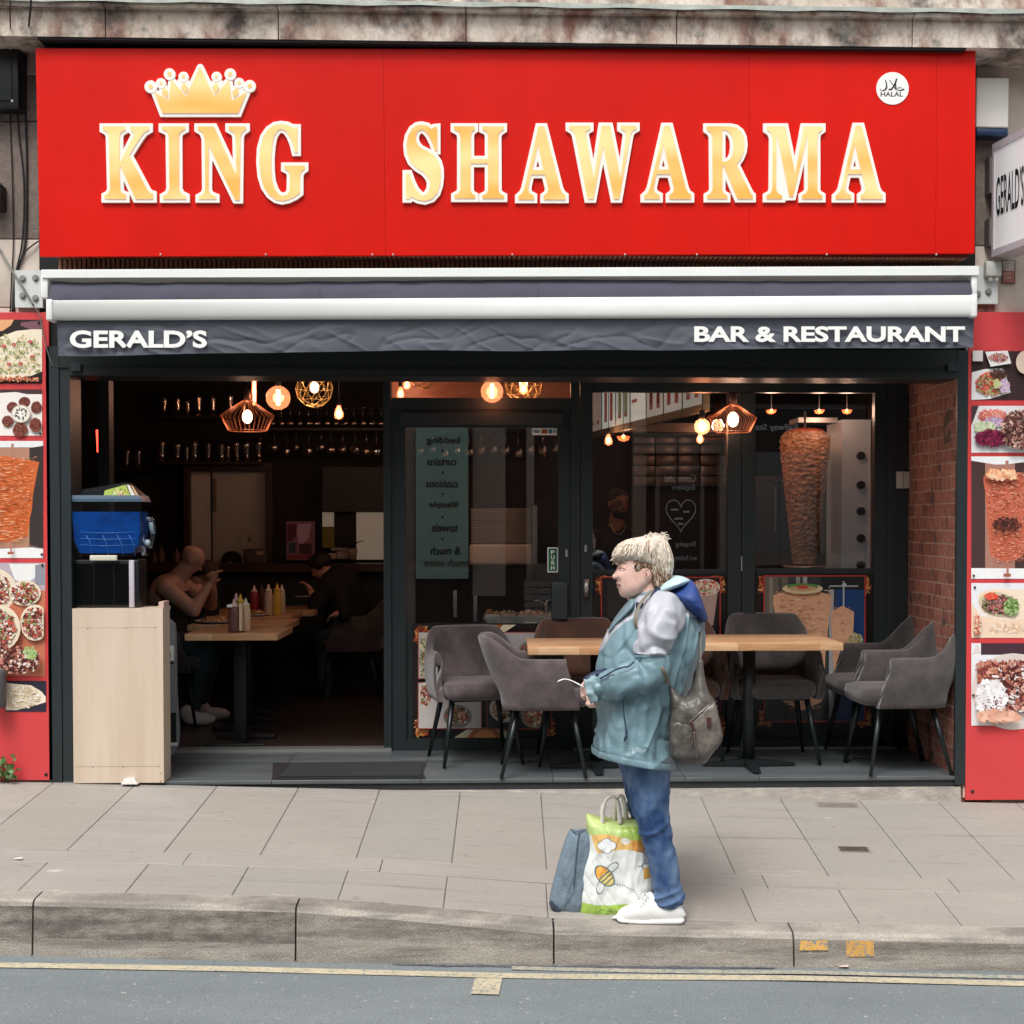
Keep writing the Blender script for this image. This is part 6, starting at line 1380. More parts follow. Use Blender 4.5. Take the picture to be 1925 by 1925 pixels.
# slush machine
sm_ = thing('drinks_machine', 'black drinks machine with a tank of blue liquid on the pale cabinet', 'drinks machine', (PX(197, .0, 1143), .2, zt_))
m_bp = mat('black_plastic', '171a1b', .4)
a, q = P(137, 1143, .03), P(259, 1052, .03)
mb = MB(); mb.rbox((a.x, .045, zt_+.001), (q.x, .22, q.z), .008); mb.build('base', mat('machine_black', '15181a', .4), sm_)
mb = MB()
for k in range(30):
    z = zt_+.012+k*(q.z-zt_-.03)/30
    for c0, c1 in ((0.0, .31), (.325, .645), (.66, .92)):
        x0, x1 = a.x+.006+(q.x-a.x-.03)*c0, a.x+.006+(q.x-a.x-.03)*c1; mb.add([(x0, .0445, z), (x1, .0445, z), (x1, .036, z+.004), (x0, .036, z+.004), (x1, .0445, z+.0055), (x0, .0445, z+.0055)], [(0, 1, 2, 3), (3, 2, 4, 5)])
mb.build('vent_louvre', mat('machine_black', '15181a', .4), sm_)
mb = MB(); e0, e1 = P(243, 1142, .03), P(252, 1053, .03); mb.rbox((e0.x, .025, zt_+.002), (e1.x, .045, e1.z), .004); mb.build('trim', mat('lilac_white_trim', 'b8b2ba', .4), sm_)
e0, e1 = P(168, 1054, .0), P(219, 1044, .0); mb = MB(); mb.rbox((e0.x, .004, e0.z), (e1.x, .02, e1.z), .004); mb.build('badge', mat('cream_badge', 'c8c6b4', .5), sm_)
# tank outline tapering down
def tank(mb, pts, y0, y1, col=None): 
    q_ = [P(x, y, y0) for x, y in pts]; mb.prism([(v.x, v.z) for v in q_], y0, y1, 0, smooth=False)
mb = MB(); tank(mb, [(135, 962), (262, 962), (263, 1000), (259, 1026), (247, 1040), (150, 1040), (140, 1018)], .022, .2); mb.build('blue_liquid', mat('blue_slush', '084c98', .2, col2='072f6c', vs=9, coat=.6, lo=.45, hi=.7), sm_)
mb = MB(); tank(mb, [(133, 937), (266, 937), (267, 1000), (263, 1030), (252, 1047), (146, 1047), (137, 1022)], .018, .0185); mb.build('tank', glass_mat('clear_plastic', tint=(.93, .97, 1), base=.10), sm_)
mb = MB(); 
for y in (1000, 1012, 1024): mb.tube([P(150, y, .014), P(195, y+2, .014), P(255, y, .014)], .0012, 4)
for x in (170, 200, 228, 250): mb.tube([P(x-8, 1006, .015), P(x, 1020, .015), P(x-2+6, 1045, .015)], .0016, 4)
mb.build('auger_ridge', mat('pale_blue_plastic', '2a66ac', .3), sm_)
mb = MB(); tank(mb, [(133, 931), (262, 931), (267, 943), (133, 943)], .02, .21); mb.build('tank_rim', mat('smoke_clear_rim', '6c7c8c', .2), sm_)
mb = MB(); tank(mb, [(150, 930.5), (156, 920), (235, 907), (262, 930.5)], .06, .2); mb.build('lid', mat('machine_black', '15181a', .4), sm_)
p_ = Print(.055); p_.poly([(195, 931), (197, 922), (236, 911), (246, 933), (222, 934), (205, 932)], 'b9cc66'); p_.poly([(238, 911), (244, 912), (254, 932), (247, 933)], 'efe8d8'); p_.disc(228, 927, 9, 4, 'e0705c', 14); p_.poly([(246, 912), (250, 914), (262, 934), (256, 934)], 'd8b088'); p_.bits(226, 924, 16, 6, ('8aa040', 'f0f0c8', 'd8d470'), 24, 3, 7, 1.2)
p_.build('lid_card', sm_)
mb = MB(); v = P(277, 1022, .1); mb.tube(cat([P(274, 975, .1), P(284, 978, .1), P(288, 1000, .1), P(282, 1030, .1)], 5), .014, 10); mb.tube([P(268, 1003, .12), P(273, 1045, .12)], .018, 10); mb.build('tap', glass_mat('clear_plastic'), sm_)
mb = MB(); mb.tube([P(283, 982, .12), P(287, 1003, .12)], .012, 8); mb.ball(P(277, 1020, .08), .018, 0, 10); mb.build('tap_handle', mat('pale_blue_grey', '9fb4bc', .3), sm_)
# grey board behind the cabinet
gb = thing('leaflet_stand', 'tall grey board with a white panel ending in the letters ne, behind the pale cabinet', 'display stand', P(318, 1400, .45))
mb = MB(); o_ = smooth_poly([(300, 1164), (312, 1163), (324, 1170), (329, 1190), (331, 1300), (334, 1402), (300, 1404)], 3); qq = [P(x, y, .45) for x, y in o_]; mb.prism([(v.x, v.z) for v in qq], .45, .49); mb.build('board', mat('grey_board', '76787a', .5), gb)
mb = MB(); mb.pbox(302, 1214, 326, 1242, .444, .4495, Yref=.444); mb.pbox(304, 1245, 327, 1248, .4445, .4495, 1, Yref=.4445); ptext(mb, 'ne', 307, 1222, 321, 1238, .443, 1, .035); mb.pbox(306, 1257, 312, 1282, .4444, .4495, Yref=.4444); mb.pbox(308, 1396, 333, 1402, .4443, .4495, Yref=.4443); mb.pbox(311, 1340, 331, 1395, .4442, .4495, 1, Yref=.4442); mb.pbox(309, 1344, 313, 1394, .4438, .4441, 2, Yref=.4438)
mb.build('notice', [mat('white_vinyl_dim', 'd0d0cc', .5), mat('ink_black', '101214', .5), mat('ink_green', '3c6c44', .5)], gb)
# mat
dm = thing('doormat', 'black ribbed doormat on the grey tiled threshold', 'doormat', (0, .2, 0)); mm = [PF(x, y, .004) for x, y in ((507, 1470), (798, 1467), (787, 1434), (513, 1436))]
for v in mm[:2]: v.y = .012
mb = MB(); mb.add([(v.x, v.y, .011) for v in mm]+[(v.x, v.y, .001) for v in mm], [(0, 1, 2, 3), (0, 4, 5, 1), (1, 5, 6, 2), (2, 6, 7, 3), (3, 7, 4, 0)]); mb.build('border', mat('black_rubber', '1a1b1c', .7), dm)
mb = MB(); x0, x1, y0, y1 = mm[0].x+.03, mm[1].x-.03, mm[0].y+.03, mm[2].y-.025
nn_ = 90
for k in range(nn_):
    x = x0+(x1-x0)*k/nn_; mb.add([(x, y0, .0115), (x+.004, y0, .0165), (x+(x1-x0)/nn_, y0, .0115), (x, y1, .0115), (x+.004, y1, .0165), (x+(x1-x0)/nn_, y1, .0115)], [(0, 1, 4, 3), (1, 2, 5, 4)])
mb.build('ribs', mat('ribbed_carpet', '34373a', .95, var=.4, vs=180), dm)

# ================================================================ TERRACE TABLES + CHAIRS
TY0, TY1 = .02, .64
gt = 'wooden tables on the terrace'
table(PX(992, TY0, 1217), PX(1264, TY0, 1217), TY0, TY1, .728, 'left terrace table, its pale wooden top partly hidden by the woman', gt)
table(PX(1268, TY0, 1217), PX(1588, TY0, 1217), TY0+.03, TY1+.03, .745, 'right terrace table, its wooden top clear to the corner beside the stacked chairs', gt)
def fabric(name, c1, c2):
    m = mat(name, c1, .85, col2=c2, vs=7, detail=9, sheen=.35, bump=.25, bs=220, lo=.38, hi=.66); return m
m_cf = fabric('taupe_suede', '3d3334', '5c4f4f'); m_cg = fabric('charcoal_suede', '322d2b', '4d4643'); m_cb = fabric('brown_suede', '45271c', '5c3825')
m_leg = mat('black_chair_leg', '1b2123', .35, .3)
def make_chair(fab, label, loc, rz, grp, BT=.845):
    th = thing('armchair', label, 'chair', loc, rz, grp)
    path = []
    AS = [.20, .197, .19, .18, .165, .15, .13, .10, .06, .02, -.03, -.07, -.10]
    for q_ in AS: path.append((q_, -.262))
    for i in range(1, 8): a = -math.pi/2-(math.pi/2)*i/8; path.append((-.10+.13*math.cos(a), -.132+.13*math.sin(a)))
    for i in range(9): path.append((-.23, -.132+.264*i/8))
    for i in range(1, 8): a = math.pi-(math.pi/2)*i/8; path.append((-.10+.13*math.cos(a), .132+.13*math.sin(a)))
    for q_ in AS[::-1]: path.append((q_, .262))
    n = len(path); L = [0]
    for i in range(1, n): L.append(L[-1]+math.dist(path[i], path[i-1]))
    tot = L[-1]; NV = 12; mb = MB(); rows = []
    for i, (x, y) in enumerate(path):
        s = abs(L[i]/tot-.5)*2                       # 0 at the back centre, 1 at arm fronts
        k_ = min(1, max(0, (s-.30)/.26)); k_ = k_*k_*(3-2*k_); top = BT*(1-k_)+.655*k_
        if s > .88: top -= .075*(1-math.sqrt(max(0, 1-((s-.88)/.12)**2)))
        nx = path[min(i+1, n-1)][0]-path[max(i-1, 0)][0]; ny = path[min(i+1, n-1)][1]-path[max(i-1, 0)][1]; l = math.hypot(nx, ny); nrm = (-ny/l, nx/l)
        if (nrm[0]*(x+.0)+nrm[1]*y) < 0: nrm = (-nrm[0], -nrm[1])
        if abs(y) > .25: nrm = (0, 1 if y > 0 else -1)
        col = []
        for side in (1, 0):
            for j in range(NV+1):
                t_ = j/NV; t_ = t_ if side else 1-t_
                z = .385+(top-.385)*t_; lean = max(0, z-.47)
                bx_ = -.42*lean*(1-min(1, max(0, (s-.15)/.55))); bulge = .018*math.sin(math.pi*min(1, t_*1.1))+.05*lean
                th_ = (.0 if side else -.046)+(-.006 if t_ > .97 else 0)*(1 if side else -1)
                X = x+nrm[0]*(th_+bulge)+bx_; Y_ = y+nrm[1]*(th_+bulge)
                if s > .88: X -= (.07*t_**1.5)*((s-.88)/.12)
                zz = z+(.008 if (side and j == NV) or (not side and j == 0) else 0)*0
                col.append((X, Y_, zz))
            if side: 
                z = top+.013; lean = z-.47; bx_ = -.42*lean*(1-min(1, max(0, (s-.15)/.55))); bulge = .05*lean
                X = x+nrm[0]*(-.023+bulge)+bx_; Y_ = y+nrm[1]*(-.023+bulge); 
                if s > .88: X -= .07*((s-.88)/.12)
                col.append((X, Y_, z))
        rows.append(col)
    m_ = len(rows[0]); vs = [v for r in rows for v in r]
    fs = [(i*m_+k, i*m_+(k+1) % m_, (i+1)*m_+(k+1) % m_, (i+1)*m_+k) for i in range(n-1) for k in range(m_)]
    fs += [tuple(range(m_)), tuple((n-1)*m_+k for k in range(m_-1, -1, -1))]
    mb.add(vs, fs, 0, True)
    o = mb.build('shell', fab, th, local=True)
    mb = MB(); N = 36; prof = [(.0, .393), (.9, .393), (.99, .41), (1.02, .445), (.98, .478), (.85, .490), (.0, .494)]; vs = []
    for r, z in prof:
        for k in range(N):
            a = 2*math.pi*k/N; ca, sa = math.cos(a), math.sin(a); e = .42
            vs.append((.035+.235*r*math.copysign(abs(ca)**e, ca), .222*r*math.copysign(abs(sa)**e, sa), z))
    mb.add(vs, [(i*N+k, i*N+(k+1) % N, (i+1)*N+(k+1) % N, (i+1)*N+k) for i in range(len(prof)-1) for k in range(N)], 0, True); mb.build('seat', fab, th, local=True)
    for sx in (1, -1):
        for sy in (1, -1):
            mb = MB(); mb.tube([(.15*sx+.01, .17*sy, .395), (.235*sx, .235*sy, .004)], [.018, .010], 10); mb.build('leg', m_leg, th, local=True)
    mb = MB(); mb.box((-.16, -.18, .378), (.19, .18, .392)); mb.build('under_frame', m_leg, th, local=True)
    return th
gch = 'upholstered tub chairs on the terrace'
def cpos(px, py, Y): v = P(px, py, Y); return (v.x, Y, 0)
ch0 = make_chair(m_cf, 'taupe suede tub chair side-on at the left end of the left terrace table', cpos(1020, 1400, .22), 0, gch, .775)
ch_b = dup(ch0, cpos(893, 1400, .60), R(-76), 'taupe suede tub chair facing the pavement in front of the glass door', gch)
cb0 = make_chair(m_cb, 'brown tub chair behind the left terrace table', cpos(1086, 1400, .585), R(-90), gch, .82)
dup(cb0, cpos(1276, 1400, .585), R(-90), 'brown tub chair almost hidden behind the woman’s back', gch)
cg0 = make_chair(m_cg, 'charcoal tub chair behind the right terrace table facing the pavement', cpos(1452, 1400, .585), R(-90), gch)
dup(cg0, cpos(1686, 1400, .23), R(184), 'front grey tub chair by the red board, facing left', gch)
dup(cg0, cpos(1642, 1400, .68), R(182), 'grey tub chair against the brick wall behind the front one', gch)
list(bpy.data.objects)[-1]
# ================================================================ PEOPLE INSIDE
m_skin_d = mat('tanned_skin', 'a88270', .5, var=.08, vs=8); m_skin_p = mat('light_skin', 'c49680', .5, var=.06, vs=8)
m_hair_k = mat('dark_hair', '14100f', .6, bump=.5, bs=200); m_blackcloth = mat('black_cloth', '111214', .85, bump=.2, bs=40)
m_denim_d = mat('dark_teal_denim', '24363c', .85, var=.2, vs=20); m_shoe = mat('white_trainer', 'ccc6c2', .6, var=.05, vs=20)
def headparts(mb, c, r, f, tilt=0, ears=True):
    """head of radius r (m) centred at c, facing unit vector f"""
    f = Vector(f).normalized(); s_ = f.cross(Vector((0, 0, 1))).normalized(); u = s_.cross(f).normalized(); M = Matrix((f, s_, u)).transposed()
    def at(a, b_, c_): return Vector(c)+f*a*r+s_*b_*r+u*c_*r
    mb.ball(at(-.12, 0, .25), r, 0, 16, (1.02, .80, .88), rot=M); mb.ball(at(.18, 0, -.35), r*.70, 0, 14, (.95, .82, 1.05), rot=M)
    mb.ball(at(.42, 0, -.92), r*.28, 0, 10, (1, 1.1, .8), rot=M)
    capsule(mb, at(.80, 0, .05), r*.09, at(1.0, 0, -.24), r*.15, 8); capsule(mb, at(.74, -.22, .16), r*.1, at(.74, .22, .16), r*.1, 8)
    capsule(mb, at(.76, -.16, -.56), r*.09, at(.76, .16, -.56), r*.09, 8)
    if ears:
        for q in (-1, 1): mb.ball(at(-.1, .80*q, -.12), r*.24, 0, 10, (.7, .35, 1.2), rot=M)
    return at, M
def hand(mb, c, d, up, s=1., curl=.6):
    d, up = Vector(d).normalized(), Vector(up).normalized(); w = d.cross(up).normalized(); c = Vector(c)
    mb.ball(c, .036*s, 0, 10, (1, 1, .7), rot=Matrix((d, w, up)).transposed())
    for i, (l, o) in enumerate(((.030, -.026), (.034, -.009), (.032, .009), (.026, .025))):
        a = c+d*.028*s+w*o*s; b_ = a+(d*(1-curl*.3)-up*curl*.5).normalized()*l*s; e = b_+(d*(1-curl*1.2)-up*curl).normalized()*l*.9*s
        capsule(mb, a, .0095*s, b_, .0088*s, 8); capsule(mb, b_, .0088*s, e, .0075*s, 8)
    t0 = c+w*-.03*s+up*.004*s; t1 = t0+(d*.7-w*.5).normalized()*.03*s; capsule(mb, t0, .012*s, t1, .0105*s, 8); capsule(mb, t1, .0105*s, t1+d*.026*s, .008*s, 8)
# --- bald man seated at the second table
Ym = 2.2; Q = lambda px, py, dy=0: P(px, py, Ym)+Vector((0, dy, 0))
pm = thing('person', 'bald man in a black vest at the indoor tables, one arm raised', 'person', (Q(330, 1200).x, Ym, 0))
mb = MB(); hc_ = Q(362, 1053); headparts(mb, hc_, .088, (.80, .1, -.62))
capsule(mb, Q(352, 1065), .062, Q(330, 1092), .075)
capsule(mb, Q(326, 1100, -.12), .07, Q(326, 1100, .16), .07); capsule(mb, Q(318, 1115), .14, Q(312, 1160), .135); capsule(mb, Q(306, 1120, -.05), .10, Q(305, 1150), .11); capsule(mb, Q(315, 1180), .13, Q(318, 1205), .13)
capsule(mb, Q(322, 1103, -.17), .068, Q(378, 1143, -.24), .05); capsule(mb, Q(378, 1143, -.24), .048, Q(402, 1098, -.16), .03)
capsule(mb, Q(335, 1103, .18), .06, Q(385, 1140, .2), .048); capsule(mb, Q(385, 1140, .2), .045, Q(398, 1110, .05), .03)
hand(mb, Q(408, 1087, -.15), (.35, .1, .9), (-.8, 0, .3), 1.1); hand(mb, Q(398, 1104, .04), (.3, -.2, .9), (-.8, 0, .3), 1.)
for dy in (-.1, .12):
    capsule(mb, Q(325, 1205, dy), .085, Q(392, 1218, dy), .065); capsule(mb, Q(392, 1218, dy), .062, Q(372, 1325, dy), .04)
bd = remesh(mb, 'body', m_skin_d, pm, .010, 6)
mb = MB(); capsule(mb, Q(318, 1125), .150, Q(312, 1165), .146); capsule(mb, Q(315, 1172), .142, Q(318, 1205), .142); remesh(mb, 'vest', m_blackcloth, pm, .012, 6)
mb = MB()
for dy in (-.1, .12): capsule(mb, Q(325, 1205, dy), .098, Q(394, 1219, dy), .078); capsule(mb, Q(394, 1219, dy), .075, Q(371, 1322, dy), .050)
remesh(mb, 'jeans', m_denim_d, pm, .012, 5)
for x0, yb_, dy in ((350, 1361, -.13), (362, 1350, .12)):
    mb = MB(); zb0 = .0; v = Q(x0, yb_, dy); mb.ball((v.x+.12, v.y, .05), .07, 0, 14, (1.75, .62, .7)); mb.ball((v.x+.04, v.y, .09), .058, 0, 12, (1, .8, 1.1)); remesh(mb, 'shoe', m_shoe, pm, .01, 3)
mb = MB(); mb.tube(cat([Q(318, 1093, -.12), Q(330, 1098, -.13), Q(338, 1104, -.10)], 4), .006, 6); mb.build('vest_strap', m_blackcloth, pm)
st_ = dup(cg0, (Q(318, 1200).x, Ym, 0), 0, 'dark tub chair under the bald man', 'dark chairs inside the shop')
# --- people beside him
Yc = 2.75; Q2 = lambda px, py, dy=0: P(px, py, Yc)+Vector((0, dy, 0))
pc = thing('person', 'person in glasses leaning in behind the raised arm of the bald man', 'person', (Q2(385, 1200).x, Yc, 0))
mb = MB(); at, M = headparts(mb, Q2(392, 1083), .085, (.55, -.6, -.45)); capsule(mb, Q2(385, 1100), .055, Q2(375, 1120), .07); capsule(mb, Q2(372, 1135), .15, Q2(368, 1190), .14); remesh(mb, 'body', m_skin_p, pc, .012, 4)
mb = MB(); capsule(mb, Q2(372, 1138), .165, Q2(368, 1195), .16); remesh(mb, 'top', m_blackcloth, pc, .015, 4)
mb = MB(); mb.ball(at(-.3, 0, .5), .085, 0, 16, (1.0, .95, .8), rot=M); mb.build('hair', mat('dim_brown_hair', '3a2c28', .7, bump=.5, bs=200), pc)
mb = MB()
for q in (-1, 1): mb.tube([at(.86, .3*q, .08)+(M @ Vector((0, .022*math.cos(a), .016*math.sin(a)))) for a in np.linspace(0, 6.28, 13)], .002, 4)
mb.build('glasses', m_black, pc)
Yg = 2.45; Q3 = lambda px, py, dy=0: P(px, py, Yg)+Vector((0, dy, 0))
pg = thing('person', 'small girl tucked under the arm of the bald man', 'person', (Q3(370, 1200).x, Yg, 0))
mb = MB(); at, M = headparts(mb, Q3(368, 1108), .068, (.6, -.65, -.3)); capsule(mb, Q3(364, 1122), .04, Q3(358, 1140), .05); capsule(mb, Q3(356, 1150), .11, Q3(354, 1190), .11); remesh(mb, 'body', m_skin_p, pg, .012, 4)
mb = MB(); capsule(mb, Q3(356, 1152), .122, Q3(354, 1192), .122); remesh(mb, 'top', m_blackcloth, pg, .015, 4)
mb = MB(); mb.ball(at(-.3, 0, .35), .068, 0, 16, (1.05, 1.0, .95), rot=M); mb.build('hair', mat('dim_fair_hair', '6a5444', .7, bump=.5, bs=200), pg)
# --- man with phone
Yp = 3.7; Q4 = lambda px, py, dy=0: P(px, py, Yp)+Vector((0, dy, 0))
pp = thing('person', 'dark-haired man in black leaning over a phone at the far table', 'person', (Q4(640, 1200).x, Yp, 0))
mb = MB(); at, M = headparts(mb, Q4(602, 1066), .088, (-.75, -.35, -.55)); capsule(mb, Q4(612, 1075), .055, Q4(628, 1090), .07)
capsule(mb, Q4(640, 1105), .16, Q4(655, 1170), .16); capsule(mb, Q4(625, 1100, -.18), .06, Q4(600, 1140, -.25), .045); capsule(mb, Q4(600, 1140, -.25), .04, Q4(592, 1112, -.2), .03); hand(mb, Q4(588, 1104, -.2), (-.5, 0, .8), (.6, 0, .3), 1.1)
capsule(mb, Q4(645, 1110, -.2), .06, Q4(655, 1150, -.3), .05); hand(mb, Q4(640, 1150, -.32), (-.8, 0, -.3), (0, 0, 1), 1.1)
for dy in (-.12, .1): capsule(mb, Q4(655, 1185, dy), .09, Q4(610, 1195, dy), .07); capsule(mb, Q4(610, 1195, dy), .065, Q4(615, 1290, dy), .045)
remesh(mb, 'body', m_skin_p, pp, .012, 4)
mb = MB(); capsule(mb, Q4(640, 1105), .185, Q4(655, 1175), .185); capsule(mb, Q4(625, 1098, -.18), .078, Q4(600, 1140, -.25), .06); capsule(mb, Q4(600, 1140, -.25), .055, Q4(594, 1118, -.2), .042); capsule(mb, Q4(645, 1110, -.2), .075, Q4(655, 1150, -.3), .062); capsule(mb, Q4(622, 1086), .08, Q4(632, 1096), .1); remesh(mb, 'hoodie', m_blackcloth, pp, .014, 5)
mb = MB()
for dy in (-.12, .1): capsule(mb, Q4(655, 1188, dy), .105, Q4(610, 1198, dy), .083); capsule(mb, Q4(610, 1198, dy), .078, Q4(615, 1300, dy), .056)
remesh(mb, 'jeans', m_denim_d, pp, .014, 4)
mb = MB(); mb.ball(at(-.28, 0, .42), .093, 0, 16, (1.06, .95, .85), rot=M); mb.ball(at(.3, 0, .75), .05, 0, 12); mb.build('hair', m_hair_k, pp)
dup(cg0, (Q4(665, 1200).x, Yp, 0), R(180), 'dark tub chair under the man with the phone', 'dark chairs inside the shop')
ph = thing('phone', 'small phone lying by the hand of the man at the far table', 'phone', (PX(572, 3.5, 1120), 3.45, .73)); mb = MB(); v = P(572, 1121, 3.45); mb.rbox((v.x-.07, 3.42, v.z-.005), (v.x+.05, 3.5, v.z+.004), .003); mb.build('body', mat('phone_grey', '8a8a8c', .2), ph)
# --- cook behind the counter
Yk_ = 4.47; v = P(435, 1050, Yk_)
pk = thing('person', 'black-haired head just showing above the counter in front of the fridge', 'person', (v.x, Yk_, 0))
mb = MB(); at, M = headparts(mb, v+Vector((0, 0, -.055)), .092, (0, -1, -.1)); capsule(mb, v+Vector((0, 0, -.16)), .06, v+Vector((0, 0, -.25)), .07); capsule(mb, v+Vector((-.13, .02, -.34)), .08, v+Vector((.13, .02, -.34)), .08); capsule(mb, v+Vector((0, .02, -.4)), .12, v+Vector((0, .02, -.85)), .12); remesh(mb, 'body', m_skin_p, pk, .014, 4)
mb = MB(); mb.ball(at(-.25, 0, .42), .097, 0, 16, (1.05, .95, .85), rot=M); mb.build('hair', m_hair_k, pk)
# --- server with beard
Ys_ = 2.3; Q5 = lambda px, py, dy=0: P(px, py, Ys_)+Vector((0, dy, 0))
pv = thing('person', 'bearded man in a black T-shirt and neck chain behind the middle window', 'person', (Q5(1160, 1200).x, Ys_, 0))
mb = MB(); at, M = headparts(mb, Q5(1163, 948), .094, (.42, -.9, -.05)); capsule(mb, Q5(1160, 972), .056, Q5(1158, 995), .062)
capsule(mb, Q5(1128, 1014), .065, Q5(1192, 1014), .065); capsule(mb, Q5(1160, 1040), .14, Q5(1160, 1150), .13); capsule(mb, Q5(1118, 1030), .06, Q5(1112, 1100), .045); capsule(mb, Q5(1202, 1030), .06, Q5(1210, 1100), .045)
for dx in (-.09, .09): capsule(mb, Q5(1160, 1160)+Vector((dx, 0, 0)), .085, Q5(1160, 1345)+Vector((dx, 0, 0)), .05)
remesh(mb, 'body', mat('olive_skin', '7c5646', .5, emit=0), pv, .010, 4)
mb = MB(); capsule(mb, Q5(1127, 1017), .085, Q5(1193, 1017), .085); capsule(mb, Q5(1146, 1003), .06, Q5(1174, 1003), .06); capsule(mb, Q5(1160, 1040), .165, Q5(1160, 1155), .155); capsule(mb, Q5(1116, 1032), .078, Q5(1112, 1075), .066); capsule(mb, Q5(1204, 1032), .078, Q5(1209, 1075), .066); remesh(mb, 'shirt', m_blackcloth, pv, .012, 4)
mb = MB()
for dx in (-.09, .09): capsule(mb, Q5(1160, 1160)+Vector((dx, 0, 0)), .10, Q5(1160, 1350)+Vector((dx, 0, 0)), .062)
remesh(mb, 'trousers', m_blackcloth, pv, .014, 3)
mb = MB(); mb.ball(at(-.22, 0, .46), .094, 0, 16, (1.0, .86, .72), rot=M); mb.build('hair', m_hair_k, pv)
mb = MB(); mb.ball(at(.30, 0, -.72), .062, 0, 14, (.88, 1.06, .72), rot=M); mb.build('beard', mat('black_beard', '1e1613', .8, bump=.5, bs=250), pv)
mb = MB()
for q in (-1, 1): mb.ball(at(.80, .33*q, .06), .011, 0, 8, (.7, 1.3, .7), rot=M); mb.ball(at(.80, .33*q, .28), .018, 0, 8, (.5, 1.5, .25), rot=M)
mb.build('eyes', m_hair_k, pv)
mb = MB(); mb.tube(cat([Q5(1147, 985, -.06), Q5(1152, 998, -.12), Q5(1160, 1004, -.14), Q5(1169, 998, -.13), Q5(1175, 986, -.07)], 5), .0028, 5); mb.build('neck_chain', mat('silver_chain', 'c0b8a0', .3, .8), pv)

# ================================================================ THE WOMAN
def solve_ground(px, py):
    v = P(px, py, -1.7)
    for _ in range(30):
        z = gz(v.x, v.y); v = PF(px, py, z)
    return v
gw = solve_ground(1222, 1731); YW = gw.y+.09
wo_ = thing('person', 'older blonde woman in a teal and white jacket standing on the pavement', 'person', (gw.x, YW, gz(gw.x, YW)))
V = lambda px, py, dy=0: P(px, py, YW+dy)
m_skin = mat('fair_skin', 'e8c2b2', .5, col2='d8a698', vs=26, detail=5, lo=.4, hi=.75, bump=.08, bs=150)
def loft(mb, rows, Y, n=72, sub=4, ex=2.0, disp=None, mi=0, matf=None, close=True, hem=None):
    rows = [np.array(r, float) for r in rows]; out = []
    for i in range(len(rows)-1):
        p0, p1, p2, p3 = rows[max(i-1, 0)], rows[i], rows[i+1], rows[min(i+2, len(rows)-1)]
        for j in range(sub):
            t_ = j/sub; out.append(.5*((2*p1)+(-p0+p2)*t_+(2*p0-5*p1+4*p2-p3)*t_*t_+(-p0+3*p1-3*p2+p3)*t_**3))
    out.append(rows[-1]); vs = []; M_ = len(out)
    for i, r in enumerate(out):
        py, xl, xr, b_ = r[:4]; yc = r[4] if len(r) > 4 else 0
        for k in range(n):
            a = 2*math.pi*k/n; ca, sa = math.cos(a), math.sin(a); e = 2/ex
            cx = math.copysign(abs(ca)**e, ca); cy = math.copysign(abs(sa)**e, sa)
            px = (xl+xr)/2+(xr-xl)/2*cx; pyy = py+(hem(px, i/(M_-1)) if hem else 0)
            v = P(px, pyy, Y); v.y += yc+b_*cy
            if disp:
                d_ = disp(px, pyy, a, i/(M_-1)); nn_ = Vector((ca*.0023*(xr-xl)/2/b_/1. if False else ca, sa, 0)).normalized(); v += nn_*d_
            vs.append(v)
    fs = [(i*n+k, i*n+(k+1) % n, (i+1)*n+(k+1) % n, (i+1)*n+k)[::-1] for i in range(M_-1) for k in range(n)]
    k0 = len(mb.f); mb.add(vs, fs, mi, True)
    if matf:
        for q, f in enumerate(fs):
            c_ = vs[f[0]]; px, py = proj(c_); mb.m[k0+q] = matf(px, py, c_.y < Y)
    if close: mb.add([vs[k] for k in range(n)], [tuple(range(n))[::-1] if False else tuple(range(n))], mi, True); mb.add([vs[(M_-1)*n+k] for k in range(n)], [tuple(range(n-1, -1, -1))], mi, True)
    return mb
# body: head in profile, neck, torso, arms, legs, hands, fused into one skin
headpoly = smooth_poly([(1172, 1034), (1166, 1042), (1162, 1051), (1160.5, 1058), (1161.5, 1064), (1159.5, 1070), (1155.5, 1077), (1151, 1082.5), (1151.5, 1086.5), (1155, 1089), (1160, 1089.5), (1160.5, 1092), (1158.6, 1095.5), (1158.8, 1098), (1161.6, 1099.6), (1159.6, 1101.5), (1160, 1104.5), (1163.2, 1107.5), (1163.5, 1112), (1165, 1117), (1169, 1121.5), (1176, 1124), (1186, 1123), (1200, 1117), (1214, 1108), (1224, 1098), (1240, 1098), (1252, 1084), (1257, 1062), (1250, 1040), (1233, 1025), (1210, 1019), (1188, 1022)], 3)
mb = MB(); inflate(mb, headpoly, YW, .078, .8, power=.5)
capsule(mb, V(1224, 1092), .060, V(1216, 1140), .068); capsule(mb, V(1186, 1118), .022, V(1200, 1136), .05)
capsule(mb, V(1232, 1150), .10, V(1225, 1200), .16); capsule(mb, V(1215, 1230), .17, V(1200, 1320), .15); capsule(mb, V(1204, 1340), .12, V(1212, 1375), .08)
capsule(mb, V(1240, 1165, -.16), .06, V(1225, 1262, -.20), .045); capsule(mb, V(1225, 1262, -.20), .042, V(1122, 1295, -.19), .026)
capsule(mb, V(1240, 1165, .16), .06, V(1225, 1262, .20), .045); capsule(mb, V(1225, 1262, .20), .042, V(1130, 1305, .0), .026)
for dy in (-.09, .10): capsule(mb, V(1212, 1395, dy), .06, V(1230, 1560, dy), .035); capsule(mb, V(1230, 1560, dy), .033, V(1252, 1690, dy), .028)
